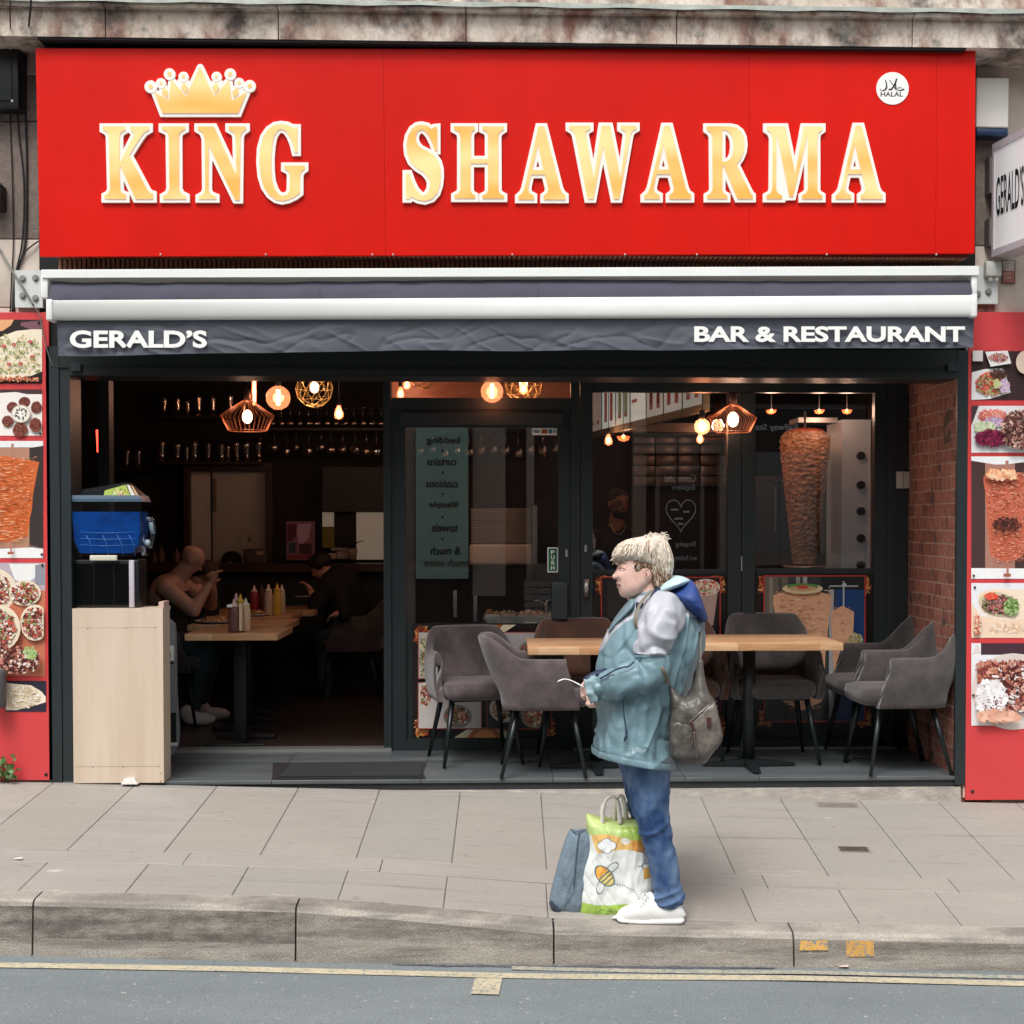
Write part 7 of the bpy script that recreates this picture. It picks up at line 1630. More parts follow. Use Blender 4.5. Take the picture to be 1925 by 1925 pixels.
# near hand
hc0 = V(1110, 1296, -.19); mb.ball(hc0, .030, 0, 12, (1, .62, 1.1))
for i, (z_, ln) in enumerate(((1284, 0), (1290, 1), (1296, 1), (1302, 0))):
    a = V(1106, z_+2, -.185); b_ = V(1095-ln, z_+6, -.180); c_ = V(1099, z_+11, -.165); capsule(mb, a, .0092, b_, .0085, 8); capsule(mb, b_, .0085, c_, .0078, 8)
capsule(mb, V(1110, 1284, -.20), .011, V(1101, 1282, -.205), .0095, 8); capsule(mb, V(1101, 1282, -.205), .0095, V(1096, 1287, -.2), .0078, 8)
# far hand, below
hc1 = V(1117, 1316, -.06); mb.ball(hc1, .030, 0, 12, (1.15, .7, .8))
for i, (x_, l_) in enumerate(((1104, 0), (1107, 1), (1111, 1), (1116, 0))):
    a = V(x_+4, 1317, -.07-.012*i); b_ = V(x_, 1323+l_, -.075-.012*i); c_ = V(x_+5, 1328, -.07-.012*i); capsule(mb, a, .0090, b_, .0084, 8); capsule(mb, b_, .0084, c_, .0076, 8)
capsule(mb, V(1112, 1312, -.05), .011, V(1103, 1311, -.06), .009, 8)
# ear
e_ = V(1216, 1080, -.074); mb.ball(e_, .013, 0, 12, (.95, .45, 1.75), rot=Matrix.Rotation(R(12), 3, 'Y')); 
# brow, cheek, lip relief
mb.ball(V(1184, 1090, -.050), .028, 0, 12, (1, .7, .9)); mb.ball(V(1170, 1062, -.032), .014, 0, 10, (1, .6, .55)); mb.ball(V(1163, 1085, -.016), .009, 0, 10, (1, .8, .8)); mb.ball(V(1188, 1112, -.046), .024, 0, 12, (1.2, .6, .7))
body = remesh(mb, 'body', m_skin, wo_, .0032, 2)
from mathutils.bvhtree import BVHTree
def finder(o):
    org = ORG[o.name]; t = BVHTree.FromPolygons([v.co+org for v in o.data.vertices], [tuple(p.vertices) for p in o.data.polygons])
    def f(px, py, lift=.001):
        v = P(px, py, YW); q = Vector((0, -D, CZ)); d_ = (v-q).normalized(); h = t.ray_cast(q, d_)
        return (h[0]-d_*lift) if h[0] else v
    return f
SB = finder(body)
mb = MB(); mb.tube(cat([SB(1163.5, 1069.5), SB(1167, 1067.5), SB(1172, 1068.5), SB(1176, 1071)], 4), .0019, 6); mb.tube(cat([SB(1164.5, 1072), SB(1168, 1073), SB(1173, 1072.5)], 4), .0010, 6); mb.tube(cat([SB(1164, 1061), SB(1169, 1058.5), SB(1177, 1060)], 4), .0022, 6, mi=1); mb.ball(SB(1166.5, 1070.5, -.001), .0032, 1, 8)
mb.tube(cat([SB(1154.5, 1088.2), SB(1158, 1087.4), SB(1160.5, 1085)], 4), .0011, 5); mb.tube(cat([SB(1163, 1086), SB(1167, 1092), SB(1168, 1098)], 4), .0007, 5)
mb.build('eyelid', [mat('eye_line', '7e5248', .7), mat('brow_brown', '8a6a58', .7)], wo_)
mb = MB(); mb.tube(cat([SB(1159.6, 1099.6), SB(1163, 1099.2), SB(1167.5, 1100.8)], 4), .0012, 6, mi=1); mb.tube(cat([SB(1160.2, 1097.6), SB(1164, 1098), SB(1167, 1099.6)], 4), .0017, 6); mb.tube(cat([SB(1160.2, 1101.8), SB(1163.5, 1102.2), SB(1167, 1101.2)], 4), .0022, 6); mb.build('lips', [mat('lip_rose', 'b07070', .5), mat('lip_line', '6c3c3a', .6)], wo_)
mb = MB(); mb.tube(cat([SB(1213, 1085), SB(1211, 1076), SB(1214, 1070.5), SB(1219, 1071), SB(1221, 1077), SB(1218, 1084)], 4), .0024, 6); mb.tube(cat([SB(1214, 1076, .0005), SB(1216, 1080, .0005), SB(1214, 1083, .0005)], 3), .0022, 6, mi=1); mb.build('ear_rim', [m_skin, mat('ear_shadow', '7a4038', .7)], wo_)
# hair
m_hair = mat('ash_blonde_hair', 'd8cbb8', .6, col2='bda990', vs=26, stretch=(1, 1, .3), lo=.45, hi=.75, bump=.3, bs=90, sheen=.2)
m_hair2 = mat('brown_underhair', '6a4c3e', .6, var=.3, vs=40)
hp = smooth_poly([(1152, 1052), (1150.5, 1044), (1154, 1034), (1162, 1024), (1174, 1016), (1188, 1012), (1204, 1009), (1218, 1007), (1230, 1005), (1243, 1008), (1253, 1017), (1259, 1030), (1264, 1046), (1265, 1062), (1263, 1076), (1259, 1087), (1248, 1091), (1237, 1088), (1229, 1076), (1220, 1066), (1208, 1062), (1196, 1061), (1186, 1059), (1174, 1054), (1163, 1057), (1157, 1058)], 3)
mb = MB(); inflate(mb, hp, YW, .096, 1.2, power=.34, disp=lambda x, y, h: .007*fbm((x*.09, y*.035, 0), 1)*h+.003*fbm((x*.4, y*.12, 2), 1)*h, cap=None); hair_o = mb.build('hair', m_hair, wo_)
mb = MB(); up_ = smooth_poly([(1184, 1050), (1205, 1050), (1225, 1054), (1245, 1066), (1258, 1078), (1258, 1090), (1251, 1100), (1240, 1107), (1230, 1105), (1224, 1098), (1221, 1086), (1219, 1072), (1212, 1068), (1206, 1069), (1202, 1073), (1194, 1077), (1187, 1076), (1188, 1068)], 3)
inflate(mb, up_, YW, .0865, 1.2, power=.08); nape_o = mb.build('nape_hair', m_hair2, wo_)
mb = MB(); rs = random.Random(3)
from bisect import bisect
def pin(px, py, poly): return bool(pip(np.array([px]), np.array([py]), poly)[0])
def hsurf(px, py):
    x = (px-1207)/58; y = (py-1050)/46; r = max(0, 1-x*x-y*y); return -.094*math.sqrt(r)*.98-.004
hpl = [(x, y) for x, y in hp]
SH = finder(hair_o); SN = finder(nape_o)
upl = list(up_)
for k in range(260):
    x0 = rs.uniform(1186, 1257); y0 = rs.uniform(1056, 1096); ang = R(rs.uniform(60, 100)) if x0 > 1216 else R(rs.uniform(80, 130)); L = rs.uniform(8, 18); pts = []; px, py = x0, y0
    for j in range(6):
        if not pin(px, py, upl): break
        pts.append(SN(px, py, .0012)); px += L/5*math.cos(ang); py += L/5*math.sin(ang); ang += rs.uniform(-.08, .12)
    if len(pts) > 2: mb.tube(pts, [.0007+.0013*math.sin(math.pi*(i+.6)/(len(pts)+.2)) for i in range(len(pts))], 4, mi=rs.choice((2, 2, 0, 3)))
for k in range(900):                             # strands combed from the crown down and forward
    q = rs.random(); 
    if q < .45: x0 = rs.uniform(1165, 1215); y0 = 1014+(1215-x0)*.22+rs.uniform(0, 16); ang = R(rs.uniform(118, 150)) if x0 < 1185 else R(rs.uniform(92, 122)); L = rs.uniform(16, 34)
    elif q < .8: x0 = rs.uniform(1205, 1250); y0 = rs.uniform(1014, 1050); ang = R(rs.uniform(72, 104)); L = rs.uniform(20, 44)
    else: x0 = rs.uniform(1240, 1260); y0 = rs.uniform(1028, 1070); ang = R(rs.uniform(76, 100)); L = rs.uniform(12, 26)
    pts = []; px, py = x0, y0; tw = rs.uniform(-.5, .5); lift = rs.uniform(.0, .0035); over = rs.uniform(0, 9)
    for j in range(9):
        if not pin(px, py, hpl):
            if py > 1050 and over > 0 and pts: pts.append(V(px, py, (pts[-1].y-YW)+.001)); over -= 2.5; px += L/8*math.cos(ang); py += 2; continue
            break
        pts.append(SH(px, py, .0008+lift*math.sin(j/8*3.14))); px += L/8*math.cos(ang); py += L/8*math.sin(ang); ang += tw/8
    m3 = len(pts)
    if m3 > 2: mb.tube(pts, [.0007+.0019*math.sin(math.pi*(i+.6)/(m3+.2)) for i in range(m3)], 4, mi=0 if rs.random() < .5 else (1 if rs.random() < .62 else 2))
for k in range(210):                             # loose curls along the outline
    i0 = rs.randrange(len(hpl)); x0, y0 = hpl[i0]
    if y0 > 1056 or (x0 < 1205 and rs.random() < .45): continue
    up2 = 1 if x0 > 1215 and y0 < 1020 else .6
    ox, oy = x0-1210, y0-1052; l0 = math.hypot(ox, oy); d0 = math.atan2(oy, ox)+rs.uniform(-1.2, 1.2); L = rs.uniform(6, 15)*(1 if up2 == 1 else .75)*up2; tw = rs.uniform(2, 5.5)*rs.choice((-1, 1)); pts = []; px, py = x0-ox/l0*3, y0-oy/l0*3; dy = rs.uniform(-.07, .06)
    for j in range(8):
        pts.append(V(px, py, dy+.003*math.sin(j))); px += L/7*math.cos(d0); py += L/7*math.sin(d0); d0 += tw/7
    mb.tube(pts, [.0016, .0022, .0022, .002, .0018, .0014, .001, .0004], 4, mi=rs.choice((0, 1, 1)))
for k in range(110):
    px, py = rs.uniform(1216, 1252), rs.uniform(1010, 1022); d0 = R(rs.uniform(-120, -50)); tw = rs.uniform(1.5, 4)*rs.choice((-1, 1)); L = rs.uniform(8, 17); dy = rs.uniform(-.055, .04); pts = []
    for j in range(8): pts.append(V(px, py, dy)); px += L/7*math.cos(d0); py += L/7*math.sin(d0); d0 += tw/7
    mb.tube(pts, [.002, .0024, .0024, .0022, .002, .0015, .001, .0004], 4, mi=rs.choice((0, 1, 1)))
mb.build('hair_lock', [m_hair, mat('pale_hair_streak', 'e4dacb', .5), mat('brown_hair_streak', '8c6e56', .6), mat('dark_hair_streak', '54392d', .6)], wo_)
# jacket
m_teal = mat('teal_shell_fabric', '738f98', .36, var=.08, vs=5, bump=.6, bs=11, bd=.022, stretch=(1, 1, .6)); m_lil = mat('white_lilac_fabric', 'b0b1b8', .45, var=.03, vs=5, bump=.5, bs=11, bd=.02); m_navy = mat('navy_fabric', '24407e', .6, var=.1, vs=8, bump=.1, bs=90)
m_navyd = mat('dark_navy_trim', '1b2a48', .6); m_lt = mat('pale_aqua_lining', 'bcd8dc', .6, var=.05, vs=5)
def fold(px, py, a, t_, s=1.):
    q = Vector((px*.02, py*.009, math.sin(a)*1.2))
    f = .008*noise.fractal(q*1.2, 1., 2., 3)+.009*noise.noise(Vector((px*.075, py*.013, math.sin(a)*1.5)))+.011*max(0, ridge((px*.026+py*.010, py*.007-px*.004, 1+math.sin(a)), 1))**4
    f += -.008*max(0, ridge((px*.02-py*.012, py*.010, 9+math.sin(a)), 1))**5
    f += .004*noise.noise(Vector((px*.09, py*.05, math.cos(a)*3)))
    return f*s
WHITE = [(1195, 1122), (1262, 1112), (1310, 1148), (1320, 1163), (1268, 1157), (1262, 1175), (1190, 1175), (1192, 1150)]
PLK = [(1196, 1148), (1199, 1158), (1172, 1172), (1150, 1192), (1132, 1222), (1118, 1232), (1124, 1212), (1140, 1184), (1166, 1160)]
def jm(px, py, near):
    if pin(px, py, WHITE) or pin(px, py, PLK): return 1
    return 0
rows = [(1108, 1212, 1246, .075), (1116, 1202, 1266, .115), (1127, 1191, 1290, .165), (1142, 1176, 1307, .20), (1162, 1159, 1316, .22), (1188, 1142, 1319, .232), (1218, 1129, 1315, .238), (1252, 1122, 1303, .24), (1292, 1120, 1288, .235), (1332, 1123, 1276, .232), (1368, 1121, 1268, .235), (1396, 1117, 1262, .24), (1404, 1117, 1260, .24)]
hemf = lambda px, t_: max(0, t_-.45)/.55*(max(0., px-1117)/145)**1.5*24
mb = MB(); loft(mb, rows, YW, 300, 14, 2.25, lambda px, py, a, t_: fold(px, py, a, t_)*(1 if t_ > .1 else t_*10), matf=jm, hem=hemf); mb.build('jacket', [m_teal, m_lil], wo_)
mb = MB(); loft(mb, [(1402, 1115, 1262, .246), (1406, 1114, 1263, .249), (1412, 1114, 1263, .249), (1415, 1116, 1261, .244), (1411, 1120, 1257, .235)], YW, 150, 3, 2.25, lambda px, py, a, t_: fold(px, py, a, 1)*.8+.0018*math.sin(a*70), hem=lambda px, t_: (max(0., px-1117)/145)**1.5*24, close=False); mb.build('jacket_hem', m_teal, wo_)
# sleeves
def sleeve(sgn, pts, rad, name, m, n=44, seed=0, mb=None, fl=1.):
    path = cat([V(a, b_, dy*sgn) for a, b_, dy in pts], 9); k = len(path); rr = np.interp(np.linspace(0, 1, k), np.linspace(0, 1, len(rad)), rad)
    T = [(path[min(i+1, k-1)]-path[max(i-1, 0)]).normalized() for i in range(k)]; N = Vector((0, -1, 0)); vs = []
    for i in range(k):
        N = (N-T[i]*N.dot(T[i])).normalized(); B = T[i].cross(N)
        for q in range(n):
            a = 2*math.pi*q/n; d_ = N*math.cos(a)*fl+B*math.sin(a); p = path[i]
            f = .012*noise.fractal(Vector((p.x*9+seed, p.z*9, math.sin(a)*1.1)), 1., 2., 3)+.019*max(0, ridge((p.x*7+p.z*3+seed, p.z*11, math.cos(a)*.8), 1))**4-.017*max(0, ridge((p.x*11-p.z*6, p.z*8+seed, math.cos(a)), 1))**4
            vs.append(p+d_*(rr[i]+f*(1 if 1 < i < k-2 else .4)))
    mb = MB(); mb.add(vs, [(i*n+q, i*n+(q+1) % n, (i+1)*n+(q+1) % n, (i+1)*n+q) for i in range(k-1) for q in range(n)]+[tuple(range(n-1, -1, -1)), tuple((k-1)*n+q for q in range(n))], 0, True)
    return mb.build(name, m, wo_)
sleeve(1, [(1255, 1140, -.13), (1246, 1160, -.19), (1237, 1185, -.225), (1230, 1210, -.235), (1228, 1231, -.238)], [.070, .083, .080, .077, .074], 'sleeve_upper', m_lil, seed=2)
sleeve(1, [(1228, 1228, -.238), (1229, 1248, -.238), (1218, 1267, -.24), (1190, 1276, -.24), (1155, 1286, -.225), (1122, 1295, -.20)], [.079, .080, .080, .066, .054, .044], 'sleeve', m_teal, seed=5)
sleeve(1, [(1124, 1295, -.20), (1112, 1297, -.195), (1104, 1299, -.192)], [.0445, .0425, .0405], 'cuff', mat('pale_teal_fabric', '869fa6', .45, var=.05), seed=1)
sleeve(-1, [(1255, 1140, -.13), (1246, 1165, -.19), (1232, 1205, -.23), (1228, 1248, -.235), (1200, 1275, -.20), (1150, 1290, -.08), (1124, 1300, .0)], [.065, .085, .08, .078, .066, .052, .042], 'sleeve', m_teal, seed=8)
mb = MB(); mb.tube(cat([V(1178, 1262, -.20), V(1150, 1262, -.14), V(1120, 1268, -.12), V(1101, 1279, -.12)], 5), [.030]*8+[.026]*8, 16, flat=.6); mb.build('cuff_lining', m_navyd, wo_)
# arm zip, pocket zip, seams
mb = MB(); mb.tube(cat([V(1192, 1244, -.292), V(1181, 1253, -.298), V(1172, 1254, -.298), V(1155, 1260, -.290), V(1142, 1268, -.286), V(1128, 1276, -.262)], 6), .0035, 6); mb.build('sleeve_zip', m_navyd, wo_)
mb = MB(); mb.tube(cat([V(1171, 1312, -.232), V(1173, 1345, -.236), V(1177, 1370, -.24), V(1178, 1388, -.243)], 6), [.003]*6+[.0045]*7+[.007]*6, 6, flat=.6); mb.tube([V(1178, 1380, -.25), V(1174, 1393, -.252)], .005, 6); mb.build('pocket_zip', m_navyd, wo_)
mb = MB(); mb.tube(cat([V(1128, 1412, -.248), V(1160, 1402.5, -.25), V(1210, 1404, -.25), V(1240, 1415, -.23)], 6), .0015, 5); mb.tube(cat([V(1268, 1158, -.175), V(1290, 1156, -.14), V(1314, 1162, -.04)], 5), .0014, 5); mb.build('seam_line', mat('seam_teal', '5f8d94', .6), wo_)
# collar, neck lining, hood
mb = MB(); inflate(mb, smooth_poly([(1186, 1126), (1192, 1130), (1188, 1142), (1172, 1158), (1155, 1176), (1143, 1190), (1148, 1176), (1160, 1158), (1174, 1140)], 3), YW-.05, .10, 1.2, power=.5); mb.build('collar', m_teal, wo_)
mb = MB(); inflate(mb, smooth_poly([(1192, 1130), (1204, 1126), (1222, 1112), (1234, 1102), (1242, 1106), (1228, 1122), (1212, 1136), (1200, 1152), (1184, 1162), (1172, 1166), (1186, 1148)], 3), YW-.02, .135, 1.2, power=.4); mb.build('neck_lining', m_navyd, wo_)
mb = MB(); inflate(mb, smooth_poly([(1226, 1120), (1244, 1112), (1268, 1106), (1294, 1090), (1303, 1096), (1313, 1118), (1322, 1144), (1328, 1162), (1322, 1168), (1304, 1160), (1286, 1150), (1270, 1134), (1256, 1122), (1240, 1119), (1231, 1124)], 3), YW-.02, .20, 1.3, power=.45, disp=lambda x, y, h: .012*fbm((x*.03, y*.03, 5), 1)*h); mb.build('hood', m_navy, wo_)
mb = MB(); inflate(mb, smooth_poly([(1231, 1111), (1240, 1098), (1254, 1088), (1270, 1082), (1284, 1084), (1296, 1091), (1280, 1100), (1262, 1107), (1244, 1113), (1235, 1116)], 3), YW, .175, 1.3, power=.45, disp=lambda x, y, h: .01*fbm((x*.04, y*.04, 5), 1)*h); mb.build('hood_lining', m_lt, wo_)
# jeans
m_jean = bpy.data.materials.new('blue_denim'); m_jean.use_nodes = True
t = m_jean.node_tree; b = t.nodes['Principled BSDF']; b.inputs['Roughness'].default_value = .85
c = mix_rgb(t, noise_fac(t, 4.5, (1, 1, .7), .42, .66, 3, (0, 0, .3)), lin('2b4b78'), lin('8099b6'))
c = mix_rgb(t, noise_fac(t, 240, (3, 1, .5), .3, .7, 2), c, mix_rgb(t, 1., c, (.78, .8, .84), 'MULTIPLY')); t.links.new(c, b.inputs['Base Color'])
def jf(s):
    def f(px, py, a, t_):
        kn = math.exp(-((py-1555)/38)**2)+1.3*math.exp(-((py-1678)/22)**2)+.5*math.exp(-((py-1470)/30)**2)
        return .004*noise.noise(Vector((px*.05, py*.03, math.sin(a)+s)))+kn*(.011*max(0, ridge((px*.012+s, py*.045+math.cos(a)*.6, math.sin(a)*.5), 1))**2-.005)+.003*noise.noise(Vector((px*.1, py*.1, a)))
    return f
jr = [(1395, 1163, 1258, .095), (1430, 1168, 1256, .10), (1470, 1176, 1254, .098), (1510, 1184, 1253, .092), (1540, 1192, 1254, .082), (1565, 1201, 1259, .075), (1595, 1211, 1267, .070), (1635, 1219, 1273, .064), (1660, 1223, 1277, .062), (1676, 1222, 1280, .064), (1688, 1228, 1277, .060), (1693, 1233, 1274, .056)]
mb = MB(); loft(mb, [(*r, -.085) for r in jr], YW, 64, 8, 2.1, jf(0)); SJ = finder(mb.build('jeans_leg', m_jean, wo_))
mb = MB(); loft(mb, [(a, x0-3, x1-6, d_, .10) for a, x0, x1, d_ in jr], YW, 64, 8, 2.1, jf(5)); mb.build('jeans_leg', m_jean, wo_)
mb = MB(); loft(mb, [(1380, 1150, 1258, .17), (1410, 1158, 1257, .18), (1440, 1170, 1254, .15)], YW, 64, 6, 2.3); mb.build('jeans_seat', m_jean, wo_)
mb = MB(); mb.tube([SJ(float(np.interp(y, (1425, 1480, 1530, 1580, 1640, 1680), (1216, 1219, 1221, 1239, 1252, 1258))), y, .0005) for y in range(1427, 1682, 8)], .0015, 5); mb.build('side_seam', mat('pale_denim_seam', '4a6a9a', .8), wo_)
# shoes
m_ws = mat('white_leather', 'ecebe8', .45, var=.03, vs=10)
for dy, ox, nm in ((-.09, 0, 0), (.11, -2, 1)):
    shp = smooth_poly([(1159, 1727), (1159, 1720), (1166, 1710), (1184, 1702), (1204, 1693), (1214, 1684), (1222, 1677), (1229, 1681), (1234, 1690), (1248, 1697), (1262, 1696), (1270, 1688), (1277, 1688), (1280, 1700), (1281, 1727)], 3)
    oy = 0 if dy < 0 else 0
    dzz = gz(gw.x, YW+dy)-gz(gw.x, YW-.09) if dy > 0 else 0
    mb = MB(); inflate(mb, [(a+ox, b_) for a, b_ in shp], YW+dy, .046, 1.2, power=.35); mb.v = [(v[0], v[1], v[2]+dzz) for v in mb.v]; so = mb.build('shoe', m_ws, wo_)
    mb = MB(); op = smooth_poly([(1158, 1722), (1170, 1724), (1210, 1725), (1281.5, 1722), (1282, 1731), (1275, 1733), (1200, 1733), (1175, 1731), (1162, 1729)], 2); inflate(mb, [(a+ox, b_) for a, b_ in op], YW+dy, .050, 1.2, power=.16); mb.v = [(v[0], v[1], v[2]+dzz) for v in mb.v]; mb.build('sole', mat('white_rubber', 'e0dedb', .6), so)
    mb = MB()
    for k in range(4): mb.tube([V(1207+k*4.5+ox, 1704-k*5.5, dy-.046), V(1203+k*4.5+ox, 1698-k*5.5, dy-.035), V(1201+k*4.5+ox, 1695-k*5.5, dy+.0)], .0028, 6)
    mb.tube(cat([V(1217+ox, 1684, dy-.02), V(1210+ox, 1680, dy-.04), V(1208+ox, 1690, dy-.045), V(1216+ox, 1688, dy-.03)], 4), .0022, 5)
    mb.v = [(v[0], v[1], v[2]+dzz) for v in mb.v]; mb.build('laces', mat('white_lace', 'f0efec', .7), so)
    mb = MB(); mb.tube(cat([V(1238+ox, 1698, dy-.040), V(1252+ox, 1708, dy-.0475), V(1268+ox, 1706, dy-.046), V(1279+ox, 1702, dy-.030)], 5), .0012, 5); mb.v = [(v[0], v[1], v[2]+dzz) for v in mb.v]; mb.build('stitching', mat('shoe_stitch', 'c4c2be', .7), so)
# handbag
m_bag = mat('taupe_leather', '45413c', .42, col2='625c55', vs=14, bump=.6, bs=10, bd=.04, detail=8)
hb = thing('shoulder_bag', 'slouchy grey-taupe shoulder bag hanging at the woman’s hip', 'handbag', V(1305, 1435, -.2))
bp_ = smooth_poly([(1246, 1274), (1250, 1266), (1258, 1272), (1265, 1290), (1277, 1305), (1288, 1311), (1299, 1300), (1307, 1275), (1312, 1242), (1321, 1240), (1323, 1262), (1331, 1298), (1343, 1316), (1350, 1342), (1358, 1382), (1352, 1398), (1336, 1418), (1322, 1435), (1300, 1432), (1264, 1428), (1258, 1405), (1258, 1365), (1262, 1335), (1257, 1305)], 3)
mb = MB(); inflate(mb, bp_, YW-.205, .075, 1.3, power=.42, disp=lambda x, y, h: (.012*fbm((x*.03, y*.02, 5), 1)+.003*max(0, ridge((x*.02+y*.02, y*.012-x*.02, 3), 1))**2)*h); mb.build('body', m_bag, hb)
mb = MB(); inflate(mb, smooth_poly([(1298, 1350), (1318, 1334), (1338, 1322), (1344, 1322), (1349, 1345), (1355, 1382), (1345, 1402), (1324, 1424), (1314, 1420), (1306, 1395)], 2), YW-.262, .034, 1.2, power=.3, disp=lambda x, y, h: .006*fbm((x*.05, y*.03, 5), 1)*h); mb.build('front_pocket', mat('light_taupe_leather', '7a736a', .42, col2='5f5952', vs=14, bump=.15, bs=60), hb)
mb = MB(); inflate(mb, smooth_poly([(1262, 1362), (1282, 1357), (1300, 1362), (1306, 1400), (1308, 1424), (1280, 1426), (1264, 1418)], 2), YW-.255, .03, 1.2, power=.3, disp=lambda x, y, h: .006*fbm((x*.05, y*.03, 9), 1)*h); mb.build('front_pocket', m_bag, hb)
mb = MB(); mb.tube(cat([V(1300, 1357, -.296), V(1304, 1375, -.296), V(1306, 1398, -.294)], 5), .005, 6); mb.box(V(1329, 1349, -.301), V(1336, 1366, -.288)); mb.build('brown_trim', mat('oxblood_leather', '4a2826', .5), hb)
mb = MB(); mb.tube(cat([V(1296, 1358, -.285), V(1316, 1340, -.292), V(1334, 1325, -.272)], 5), .003, 6); mb.tube(cat([V(1305, 1376, -.30), V(1307, 1400, -.298), V(1311, 1412, -.292), V(1309, 1424, -.28)], 5), .002, 6); mb.build('zip', mat('dull_zip', '8d8984', .35, .6), hb)
mb = MB(); mb.tube(cat([V(1254, 1284, -.275), V(1250, 1272, -.295), V(1243, 1258, -.31), V(1234, 1248, -.26)], 5), .016, 12, flat=.35); mb.tube(cat([V(1316, 1264, -.2), V(1317, 1240, -.19), V(1317, 1212, -.16), V(1317, 1185, -.12), V(1308, 1150, -.10), V(1285, 1125, -.13), V(1250, 1112, -.165)], 6), .010, 10, flat=.4); mb.tube(cat([V(1226, 1110, -.12), V(1212, 1124, -.155), V(1201, 1140, -.185), V(1194, 1165, -.215), V(1197, 1180, -.21), V(1204, 1192, -.17)], 6), .0085, 10, flat=.45); mb.build('strap', mat('strap_taupe', '776d5e', .5), hb)
# slip of paper in her hand
pr_ = thing('paper_slip', 'curling white paper slip held out in the woman’s hand', 'paper', V(1075, 1280, -.2)); mb = MB(); mb.tube(cat([V(1048, 1281.5, -.2), V(1053, 1279, -.2), V(1062, 1276.6, -.2), V(1074, 1279.5, -.2), V(1086, 1285.5, -.2), V(1098, 1291.5, -.2)], 5), [.006]*3+[.0085]*6+[.0075]*8+[.009]*9, 8, flat=.32); mb.build('paper', mat('white_paper', 'efece8', .6), pr_)

# ================================================================ SHOPPING BAGS
def bagcol(x, y):
    # band edges of the printed film
    e1 = 1566-6*math.sin((x-1100)*.05)-(x-1100)*.02; e2 = 1588+4*math.sin((x-1095)*.06)+(x-1100)*.05; eb = 1684+4*math.sin((x-1080)*.03)+(x-1080)*.03
    c_ = 'e2e4e0'
    if y < 1546+.02*(x-1100): c_ = 'c3d68a'
    elif y < e1: c_ = 'a9c560' if x > 1165 else 'bdd284'
    elif y < e2 and x > 1108+(y-1560)*.35: c_ = 'e8bb72' if x < 1185 else 'd99a4c'
    if y > eb: c_ = 'a6c858'
    def seg(px, py, qx, qy): 
        dx, dy = qx-px, qy-py; t_ = max(0, min(1, ((x-px)*dx+(y-py)*dy)/(dx*dx+dy*dy))); return math.hypot(x-px-t_*dx, y-py-t_*dy)
    # cloud
    d = min(math.hypot((x-cx)/rx, (y-cy)/ry)-1 for cx, cy, rx, ry in ((1129, 1580, 8, 7), (1137, 1574, 9, 7), (1146, 1580, 9, 7), (1137, 1586, 9, 7)))
    if d < 0: c_ = 'eef0ee'
    elif d < .16: c_ = '5f7374'
    if math.hypot((x-1172)/8, (y-1572)/6) < 1: c_ = 'f0eee8'
    # wings
    for cx, cy, rx, ry, an in ((1148, 1620, 13, 7, -35), (1126, 1656, 13, 7, -75)):
        a = R(an); u = (x-cx)*math.cos(a)+(y-cy)*math.sin(a); v_ = -(x-cx)*math.sin(a)+(y-cy)*math.cos(a); r = math.hypot(u/rx, v_/ry)
        if .86 < r < 1.06: c_ = '5f7374'
    a = R(48); u = (x-1134)*math.cos(a)+(y-1636)*math.sin(a); v_ = -(x-1134)*math.sin(a)+(y-1636)*math.cos(a); r = math.hypot(u/22, v_/13.5)
    if r < .92:
        c_ = 'eba94f' if u < -4 else 'e6cf7c'
        for s_ in (-2, 5, 12):
            if abs(u-s_) < 1.3: c_ = '5c6f74'
    elif r < 1.06: c_ = '5f7374'
    # dotted flight line
    for pts in ([(1152, 1651), (1170, 1654), (1188, 1662), (1197, 1675), (1198, 1690), (1184, 1698), (1165, 1702), (1145, 1702), (1127, 1697), (1123, 1704)],):
        L = 0
        for i in range(len(pts)-1):
            px, py = pts[i]; qx, qy = pts[i+1]; l = math.hypot(qx-px, qy-py); dd = seg(px, py, qx, qy)
            if dd < 1.0:
                t_ = L+((x-px)*(qx-px)+(y-py)*(qy-py))/l
                if (t_ % 4.6) < 2.3: c_ = '4a565a'
            L += l
    # sun
    r = math.hypot(x-1196, y-1604)
    if 14 < r < 15.8 and x > 1196: c_ = '5f7374'
    if 17 < r < 22 and x > 1198 and (math.degrees(math.atan2(y-1604, x-1196)) % 30) < 7: c_ = '5f7374'
    if x > 1206 and 1622 < y < 1642: c_ = 'e2ae58'
    return c_
gbg = solve_ground(1150, 1722); YB1 = gbg.y+.11
bg1 = thing('shopping_bag', 'white and green plastic carrier bag printed with a bee standing at the woman’s feet', 'shopping bag', (gbg.x, YB1, gz(gbg.x, YB1)))
U = lambda px, py, dy=0: P(px, py, YB1)+Vector((0, dy, 0))
mb = MB(); bpoly = smooth_poly([(1103, 1531), (1118, 1534), (1140, 1540), (1165, 1543), (1188, 1541), (1206, 1539), (1211, 1560), (1216, 1595), (1222, 1625), (1227, 1655), (1224, 1680), (1213, 1700), (1196, 1714), (1165, 1721), (1140, 1723), (1110, 1725), (1086, 1719), (1079, 1703), (1081, 1672), (1086, 1640), (1096, 1605), (1103, 1578), (1102, 1550)], 3)
inflate(mb, bpoly, YB1, .10, .75, power=.42, colf=bagcol, disp=lambda x, y, h: (.010*fbm((x*.03, y*.018, 1), 1)+.005*max(0, ridge((x*.03, y*.008+x*.01, 3), 1))**3-.004*max(0, ridge((x*.045-y*.02, y*.012, 8), 1))**3)*h)
mb.build('bag', attr_mat('printed_plastic', .35, .04, 10, spec=.5), bg1)
